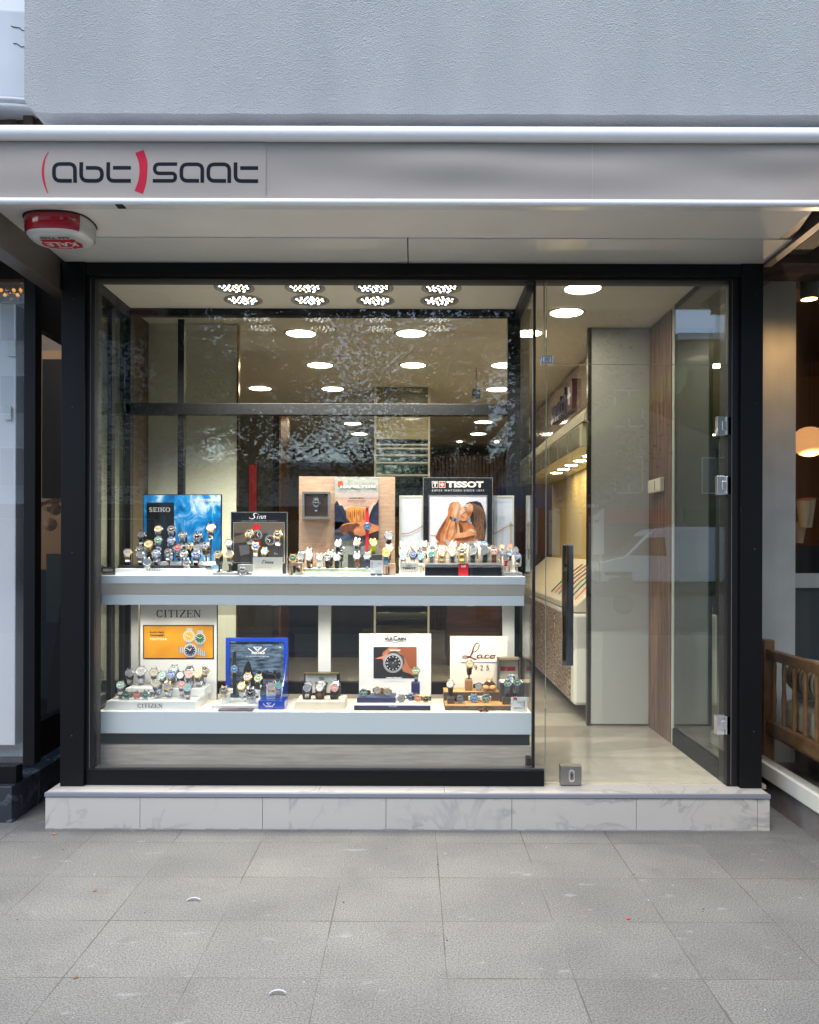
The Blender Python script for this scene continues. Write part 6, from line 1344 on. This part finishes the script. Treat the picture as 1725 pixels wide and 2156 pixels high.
def cush_b(kind):
    g = B()
    if kind == 'pillow':   # padded cuff filling the loop
        prof = []
        for i in range(24):
            a = 2*math.pi*i/24; prof.append((0, -(LD-.004)*math.copysign(abs(math.cos(a))**.8, math.cos(a)), LC+(LH-.0035)*math.copysign(abs(math.sin(a))**.8, math.sin(a))))
        g.prism([(-.021, y, z) for _, y, z in prof], (.042, 0, 0))
        g.box(-.019, .019, -.012, .016, -.0005, .006)
    elif kind == 'cring':
        pts = [(-.0, -(LD-.0045)*math.cos(a), LC+(LH-.0045)*math.sin(a)) for a in [R(-150+250*i/16) for i in range(17)]]
        g.tube(pts, .006, 8, flat=.3); g.box(-.004, .004, -.004, .004, -.001, .006)
    return g
GRPS = {}
def watch(crop, x, y, d, style, metal, dial, strap, Y, zs, disp, row, cush='a', yaw=0, extra=''):
    """one wristwatch: dial centre at crop pixel (x, y), case d crop pixels wide, standing at depth Y on the surface at height zs"""
    X_, Y_ = cp(crop, x, y); k = CROPS[crop][2]
    P = W(X_, Y_, Y); s = max(.65, min(1.35, 1.13*d*k*Y/F/.0424))
    GRPS.setdefault((disp, row), []).append(dict(x=X_, P=P, s=s, style=style, metal=metal, dial=dial, strap=strap, Y=Y, zs=zs, cush=cush, yaw=yaw, extra=extra))
def build_watches():
    rn = random.Random(21)
    for (disp, row), lst in GRPS.items():
        lst.sort(key=lambda q: q['x']); n = len(lst)
        for i, q in enumerate(lst):
            where = f"{ordn[i]} from left in {row} {disp}" if n > 1 else f"{row} {disp}"
            lab = f"{MN[q['metal']]} watch, {DN[q['dial']]} dial, {where}"
            s = q['s']; P = q['P']; st = q['style']
            yaw = q['yaw'] or rn.uniform(-.22, .22)
            if st in ('loop', 'pillow'):
                hc = LC+LH*math.sin(TH); zc = P.z; gap = zc-hc*s-q['zs']
                if gap < .001: zc = q['zs']+.001+hc*s; gap = .001
                base_ = (P.x, q['Y']+LD*math.cos(TH)*s, q['zs']+.0005)
                t = thing('wristwatch', lab, 'watch', base_, 'wristwatches on display', yaw)
                S_ = Matrix.Translation((0, 0, gap)) @ Matrix.Scale(s, 4)
                nrm = math.atan2(LD*math.sin(TH), LH*math.cos(TH)); tilt = R(30)
                cM = S_ @ Matrix.Translation((0, -LD*math.cos(TH)-.001, LC+LH*math.sin(TH)-.002)) @ Matrix.Rotation(-tilt, 4, 'X') @ FACE
                put('strap', cached(('strap', q['strap'], 'loop'), lambda: loop_b(.0215, .0175, .0034, 30, q['strap'] in 'sg'), SC[q['strap']]), t, S_)
                kk = 'pillow' if st == 'pillow' else 'cring'
                put('cushion' if st == 'pillow' else 'watch_holder', cached((kk, q['cush']), lambda: cush_b(kk), CUSH[q['cush']]), t, S_)
                if gap > .006:
                    g = B(); g.tube([(0, 0, 0), (0, 0, gap+.004)], .0045, 8); g.lathe([(.017, 0), (.017, .002), (.005, .004)], 18); g.make('stem', CUSH[q['cush']], t, rel=True)
            elif st == 'side':   # standing on its edge, ring lying behind
                hc = .0225; gap = P.z-hc*s-q['zs']; gap = gap if .008 < gap < .12 else .0
                t = thing('wristwatch', lab, 'watch', (P.x, q['Y'], q['zs']+.0005), 'wristwatches on display', yaw)
                S_ = Matrix.Translation((0, 0, gap)) @ Matrix.Scale(s, 4)
                cM = S_ @ Matrix.Translation((0, -.002, hc)) @ Matrix.Rotation(R(-14), 4, 'X') @ FACE
                def ringb():
                    g = B(); n_ = 24; vs = []
                    for i_ in range(n_+1):
                        a = R(-90+22)+(2*math.pi-R(44))*i_/n_
                        for z_, rr in ((-.009, 0), (.009, 0), (.009, .003), (-.009, .003)): vs.append(((.030-rr)*math.cos(a), .026+(.026-rr)*math.sin(a), hc-.004+z_))
                    g.add(vs, [(i_*4+k_, i_*4+(k_+1) % 4, (i_+1)*4+(k_+1) % 4, (i_+1)*4+k_) for i_ in range(n_) for k_ in range(4)]); return g
                put('strap', cached(('strap', q['strap'], 'side'), ringb, SC[q['strap']]), t, S_)
                if gap > 0: g = B(); g.box(-.014, .014, .004, .05, 0, gap+.004); g.make('riser', CUSH[q['cush']], t, rel=True)
            else:   # 'flat': stretched strap hanging upright
                t = thing('wristwatch', lab, 'watch', (P.x, q['Y'], P.z), 'wristwatches on display', 0)
                S_ = Matrix.Scale(s, 4); cM = S_ @ Matrix.Translation((0, -.006, 0)) @ FACE
                u, l_ = q['extra'].split(',') if q['extra'] else ('.075', '.10')
                u, l_ = float(u), float(l_)
                g = B(); nn = 14
                for z0, z1 in ((.019, u), (-.019, -l_)):
                    vs = []
                    for i_ in range(nn+1):
                        z_ = z0+(z1-z0)*i_/nn; w_ = .0098-.0025*i_/nn; yy = -.004+.0025*math.sin(3*i_/nn)
                        vs += [(-w_, yy, z_), (w_, yy, z_), (w_, yy+.0028, z_), (-w_, yy+.0028, z_)]
                    g.add(vs, [(i_*4+k_, i_*4+(k_+1) % 4, (i_+1)*4+(k_+1) % 4, (i_+1)*4+k_) for i_ in range(nn) for k_ in range(4)]+[(0, 1, 2, 3), (nn*4, nn*4+1, nn*4+2, nn*4+3)])
                o = g.make('strap', SC[q['strap']], t, rel=True); o.matrix_local = S_
                g = B(); g.tube([(-.009, -.005, u), (.009, -.005, u), (.009, -.005, u+.007), (-.009, -.005, u+.007), (-.009, -.005, u)], .0012, 5); o = g.make('buckle', MC[q['metal']], t, rel=True); o.matrix_local = S_
                g = B(); g.box(-.006, .006, -.001, .03, -.006, .006); o = g.make('mount', acr, t, rel=True); o.matrix_local = S_
            put('case', cached(('case', q['metal']), case_b, MC[q['metal']]), t, cM)
            ch_ = (i+len(row)) % 2; dk_ = q['dial'] in 'wysctp'
            put('dial', cached(('dial', q['dial'], ch_), lambda: dial_b(ch_), [DC[q['dial']], mkd if dk_ else mkl]), t, cM)
T1, T2 = ZU+.046, ZU+.066
dp = 'of ocean poster tray'
def L_(crop, disp, row, Y, zs, items, style='loop', cush='a'):
    for it in items:
        x, y, d, m, di, s = it[:6]; kw = it[6] if len(it) > 6 else {}
        watch(crop, x, y, d, kw.get('st', style), m, di, s, kw.get('Y', Y), kw.get('z', zs), disp, row, kw.get('c', cush), kw.get('yaw', 0), kw.get('e', ''))
L_('A', 'of ocean poster tray', 'back row', 4.37, T2, [(385, 408, 60, 's', 's', 's', {'z': T1}), (515, 365, 62, 's', 'c', 's', {'z': T1}), (620, 368, 64, 's', 'k', 's'), (712, 412, 64, 's', 'k', 's'), (832, 420, 68, 's', 'k', 's'), (930, 355, 66, 'g', 'w', 's')], cush='k')
L_('A', 'of ocean poster tray', 'middle row', 4.30, T2, [(362, 530, 62, 's', 'k', 's', {'z': T1}), (440, 486, 68, 'g', 'c', 'g', {'z': T1}), (515, 452, 60, 's', 'G', 's', {'z': T1}), (622, 455, 62, 's', 'b', 's'), (678, 515, 62, 's', 'r', 's'), (765, 500, 60, 'g', 'k', 'k'), (828, 515, 62, 's', 's', 's'), (892, 497, 60, 'g', 'b', 's')], cush='k')
L_('A', 'of ocean poster tray', 'front row', 4.22, T1, [(268, 552, 62, 'g', 's', 's'), (375, 592, 58, 's', 's', 's'), (500, 570, 64, 's', 'b', 's'), (598, 548, 54, 's', 'k', 's'), (712, 572, 62, 's', 'k', 's'), (812, 572, 62, 's', 'b', 's')], cush='k')
L_('A', 'of ocean poster tray', 'lowest row', 4.175, ZU+.0335, [(425, 630, 60, 's', 's', 's'), (738, 635, 55, 's', 'k', 'k')], 'side')
L_('A', 'of the grey tray', 'front row', 4.20, ZU+.0145, [(997, 566, 60, 'g', 'k', 'k'), (1085, 566, 60, 'g', 's', 's')], cush='k')
L_('A', 'of the grey tray', 'back row', 4.33, ZU+.0145, [(1080, 475, 58, 's', 'w', 's'), (1245, 400, 62, 'g', 'k', 's', {'z': ZU+.053}), (1285, 505, 60, 'g', 'b', 's', {'z': ZU+.053}), (1365, 540, 56, 'g', 'B', 's'), (1472, 408, 64, 'g', 'k', 's')], cush='k')
L_('A', 'before the grey tray', 'lying low', 4.13, ZU, [(1190, 697, 55, 's', 'k', 'k')], 'side')
za = ZU+.0345
L_('B', 'of the concrete tray', 'front row', 4.20, za, [(340, 1185, 86, 's', 'w', 'n'), (450, 1128, 88, 's', 'w', 'w'), (555, 1185, 86, 's', 'k', 'k'), (665, 1185, 86, 's', 'w', 'k'), (910, 1040, 86, 's', 'w', 'n'), (1028, 1040, 84, 's', 's', 'v')], 'loop')
L_('B', 'of the concrete tray', 'back row', 4.30, za, [(238, 1055, 92, 's', 's', 's'), (340, 995, 88, 's', 'w', 's'), (588, 1020, 92, 's', 'w', 'k'), (688, 893, 90, 's', 'w', 'k'), (718, 985, 82, 's', 'k', 'k')], cush='k')
L_('B', 'behind the charcoal riser edge', 'pair', 4.37, zr1, [(915, 960, 90, 's', 'p', 's'), (1095, 958, 90, 'g', 'y', 'y')])
L_('B', 'on the left oak bridge', 'standing', 4.165, zs1, [(142, 1072, 88, 'g', 'G', 'n')], 'side')
L_('B', 'around the right oak bridge', 'group', 4.27, ZU+.001, [(1285, 800, 100, 's', 's', 'k', {'Y': 4.36}), (1290, 950, 96, 's', 'c', 'k', {'Y': 4.33}), (1252, 1005, 96, 'g', 'y', 't', {'Y': 4.195})], cush='k')
L_('B', 'of oak board', 'inside box frame', 4.41, ZU, [(420, 412, 82, 's', 'k', 's', {'e': '.03,.045'})], 'flat')
L_('B', 'oak board with red strap', 'hanging before', 4.40, ZU, [(1032, 692, 80, 's', 'B', 'r', {'e': '.105,.145'})], 'flat')
L_('C', 'of the cream side tray', 'back row', 4.36, ZU+.0145, [(75, 915, 80, 's', 'w', 's'), (205, 925, 84, 's', 'w', 's'), (340, 898, 80, 's', 'w', 's')], 'pillow', 'c')
L_('C', 'of the cream side tray', 'middle row', 4.30, ZU+.0145, [(95, 985, 78, 's', 'w', 's'), (270, 965, 60, 's', 'k', 's')], 'pillow', 'c')
L_('C', 'of the cream side tray', 'front row', 4.23, ZU+.0145, [(82, 1048, 88, 's', 'B', 's'), (202, 1028, 86, 'k', 'b', 's'), (290, 1046, 86, 's', 'B', 's')], 'pillow', 'c')
zb4 = zt4+.0225
L_('C', 'of the black tray', 'back row', 4.385, zb4, [(450, 950, 80, 's', 'w', 's'), (568, 955, 80, 's', 'w', 's'), (690, 912, 80, 's', 'w', 's'), (805, 945, 84, 's', 's', 's'), (915, 955, 84, 's', 'G', 's'), (1043, 908, 96, 's', 'B', 's')], 'pillow', 'c')
L_('C', 'of the black tray', 'middle row', 4.32, zb4, [(420, 1000, 75, 's', 's', 's'), (545, 995, 75, 's', 'w', 's'), (660, 1000, 75, 'g', 'c', 's'), (780, 1000, 75, 'g', 'w', 'g'), (905, 1010, 88, 's', 's', 's'), (1040, 1000, 84, 's', 's', 's'), (1145, 1010, 80, 's', 'k', 's')], 'pillow', 'c')
L_('C', 'of the black tray', 'front row', 4.22, zt4, [(418, 1075, 76, 's', 't', 'q'), (540, 1062, 84, 'g', 'w', 'g'), (675, 1050, 80, 's', 'w', 'k'), (790, 1050, 94, 'g', 'k', 'g'), (915, 1060, 96, 's', 's', 'k'), (1048, 1065, 102, 's', 's', 'k'), (1170, 1085, 102, 'r', 'k', 'n')], 'pillow', 'c')
L_('C', 'of the silver side tray', 'back row', 4.36, ZU+.0185, [(1158, 940, 56, 's', 'w', 'w', {'z': zb4}), (1270, 930, 54, 'g', 'w', 'g'), (1368, 925, 54, 'r', 'p', 'w')], 'pillow', 'c')
L_('C', 'of the silver side tray', 'front row', 4.25, ZU+.0185, [(1275, 1000, 62, 's', 'b', 's'), (1355, 1020, 56, 's', 'B', 'k'), (1420, 968, 74, 's', 's', 's', {'Y': 4.3}), (1305, 1065, 70, 's', 's', 'r', {'Y': 4.2}), (1448, 1045, 80, 's', 'b', 's', {'Y': 4.21})], 'pillow', 'c')
# lower shelf
za, zb_ = .5565, .6005
L_('D', 'of white two-step stand', 'back row', 4.37, zb_, [(283, 600, 64, 's', 's', 's'), (372, 588, 74, 's', 'w', 's'), (475, 592, 66, 's', 'c', 's'), (640, 566, 70, 's', 'G', 's'), (762, 570, 66, 's', 'k', 's'), (880, 576, 64, 'g', 'k', 's')])
L_('D', 'of white two-step stand', 'middle row', 4.31, zb_, [(548, 625, 62, 's', 'G', 's'), (612, 620, 66, 's', 'b', 's'), (692, 615, 62, 'k', 'w', 's'), (765, 608, 68, 's', 'p', 's'), (838, 632, 72, 'g', 'c', 's')])
L_('D', 'of white two-step stand', 'front row', 4.235, za, [(210, 690, 64, 's', 'G', 's'), (505, 680, 62, 's', 'c', 's'), (592, 695, 62, 'g', 's', 's'), (700, 688, 62, 's', 'o', 's'), (745, 722, 64, 's', 't', 's', {'Y': 4.2})])
L_('D', 'of white two-step stand', 'lowest row', 4.20, za, [(265, 780, 62, 's', 'G', 's'), (345, 778, 62, 's', 'o', 'n'), (418, 778, 62, 's', 'G', 's')], 'side')
L_('D', 'blue frame by black strap', 'hanging before', 4.405, ZL, [(1125, 560, 60, 's', 'B', 'k', {'e': '.085,.13'})], 'flat')
zq = ZL+.0175
L_('D', 'of the blue acrylic stand', 'back row', 4.36, zq, [(1230, 622, 62, 'g', 'k', 's'), (1318, 634, 62, 'g', 'G', 'k'), (1183, 697, 62, 'g', 'c', 's', {'Y': 4.3})], cush='w')
L_('D', 'of the low grey platform', 'front row', 4.24, zq, [(1040, 738, 66, 'g', 'k', 'w'), (1252, 755, 74, 's', 'k', 'w')], 'side', 'w')
L_('D', 'on the blue block', 'row', 4.25, ZL+.0455, [(1410, 765, 66, 'r', 's', 'w', {'Y': 4.21}), (1462, 712, 62, 's', 't', 'w', {'Y': 4.26})], 'pillow', 'w')
zn = ZL+.0425
L_('E', 'of dark lidded case', 'back row', 4.32, zn, [(292, 830, 78, 's', 'w', 'k'), (440, 825, 84, 's', 'w', 'k'), (597, 825, 82, 's', 's', 'k')], 'pillow', 'k')
L_('E', 'of dark lidded case', 'front row', 4.23, zn, [(275, 882, 80, 's', 's', 's'), (420, 878, 84, 's', 'w', 'n'), (577, 880, 80, 's', 'o', 'k')], 'pillow', 'k')
L_('E', 'of the navy riser', 'row', 4.25, ZL+.0565, [(900, 885, 78, 's', 'G', 'k', {'Y': 4.23}), (1048, 860, 78, 'g', 'w', 'n', {'Y': 4.30}), (1152, 880, 78, 'g', 'w', 'n', {'Y': 4.25})], 'side')
L_('E', 'of cream topped navy base', 'front row', 4.21, ZL+.0305, [(1308, 938, 78, 's', 'w', 'w'), (1408, 912, 74, 's', 'b', 'k', {'Y': 4.26}), (1490, 925, 74, 'g', 'o', 'k', {'Y': 4.225}), (1575, 938, 74, 'g', 'k', 'k')], 'side')
L_('E', 'of the tall navy pedestal', 'standing on top', 4.34, zpv, [(1468, 628, 78, 'g', 'G', 's')], cush='v')
L_('F', 'of the lower oak step', 'row', 4.22, zt1, [(392, 1235, 98, 's', 'k', 'k'), (585, 1205, 100, 's', 'B', 'w', {'Y': 4.25}), (755, 1215, 100, 's', 'G', 'w', {'Y': 4.25})], 'side')
L_('F', 'on the upper oak step', 'row', 4.34, zt2, [(650, 1045, 100, 's', 'w', 'k')], 'side')
L_('F', 'above the oak pedestal block', 'standing', 4.35, PZ(cp('F', 0, 945)[1], 4.33), [(520, 720, 102, 'g', 'c', 'k')], cush='k')
L_('F', 'above the small dark wood block', 'standing', 4.225, PZ(cp('F', 0, 1200)[1], 4.21), [(262, 1000, 102, 's', 'c', 'k')], cush='k')
L_('F', 'before the open watch box', 'row', 4.215, PZ(cp('F', 0, 1195)[1], 4.20)+.001, [(1058, 990, 104, 's', 'G', 'q'), (1180, 975, 104, 's', 'G', 'q', {'z': zt1})], cush='k')
L_('F', 'inside the open watch box', 'lying', 4.33, PZ(cp('F', 0, 975)[1], 4.27), [(1105, 930, 66, 's', 'B', 'k')], 'side')
build_watches()
# orange strap loop behind the concrete tray
p = W(*cp('B', 490, 1045), 4.36); g = B(); g.tube([(p.x+.028*math.cos(2*math.pi*i/20), 4.36+.02*math.sin(2*math.pi*i/20), p.z+.012*math.cos(2*math.pi*i/20)) for i in range(21)], .008, 8, flat=.35)
o = thing('orange_strap', 'orange rubber strap loop lying behind the concrete watch tray', 'watch strap', (p.x, 4.36, p.z)); g.make('band', SC['o'], o)
B().tube([(p.x, 4.36, ZU+.035), (p.x, 4.36, p.z)], .004, 6).make('stem', acr, o)
# ================================================================ litter on the paving
def gnd(x, y):  # display px -> point on the pavement
    Y = EYE*F/((y-CY)-ROLL*(x-CX)); return Vector((W(x, y, Y).x, Y, 0))
shell = mat('white_peel', rgb(176, 174, 180), .7)
for (x, y, lab) in ((409, 1897, 'small white crescent-shaped peel on the paving, left of centre'), (586, 2094, 'small white crescent-shaped peel near the bottom of the paving')):
    c = gnd(x, y); pts = [(c.x+.026*math.cos(a), c.y+.018*math.sin(a)-.01, .004+.004*math.sin(a)) for a in [R(20+150*i/10) for i in range(11)]]
    B().tube(pts, [.001]+[.0022+.0014*math.sin(math.pi*i/10) for i in range(1, 10)]+[.001], 8).make('peel', shell, label=lab, cat='peel', group='white peels')
for i, (x, y, c_, lab) in enumerate(((113, 1757, (190, 120, 50), 'tiny orange dry leaf on the paving near the left end of the step'), (200, 1876, (130, 96, 66), 'tiny brown dry leaf on the paving at the left'), (1323, 1935, (190, 74, 50), 'tiny red leaf on the paving right of centre'), (160, 2059, (120, 92, 66), 'tiny brown dry leaf low at the left of the paving'))):
    c = gnd(x, y); B().add([(c.x-.008, c.y, .002), (c.x, c.y-.008, .004), (c.x+.009, c.y+.002, .002), (c.x+.001, c.y+.008, .005)], [(0, 1, 2, 3)]).make('dry_leaf', mat('leaf_litter_%d' % i, rgb(*c_), .8), label=lab, cat='leaf', group='fallen leaves')
g = B(); rn = random.Random(8)
for i in range(60):
    x, y = rn.uniform(-1.7, 1.8), 3.86-2.6*rn.random()**1.2; r = rn.uniform(.0012, .0035)
    g.lathe([(r, 0), (r*.8, r*.7), (.0001, r)], 6, Matrix.Translation((x, y, .0002)), rn.choice([0, 0, 1]), cap=False)
g.make('grit', [shell, mat('dark_grit', rgb(70, 66, 62), .9)], kind='stuff')
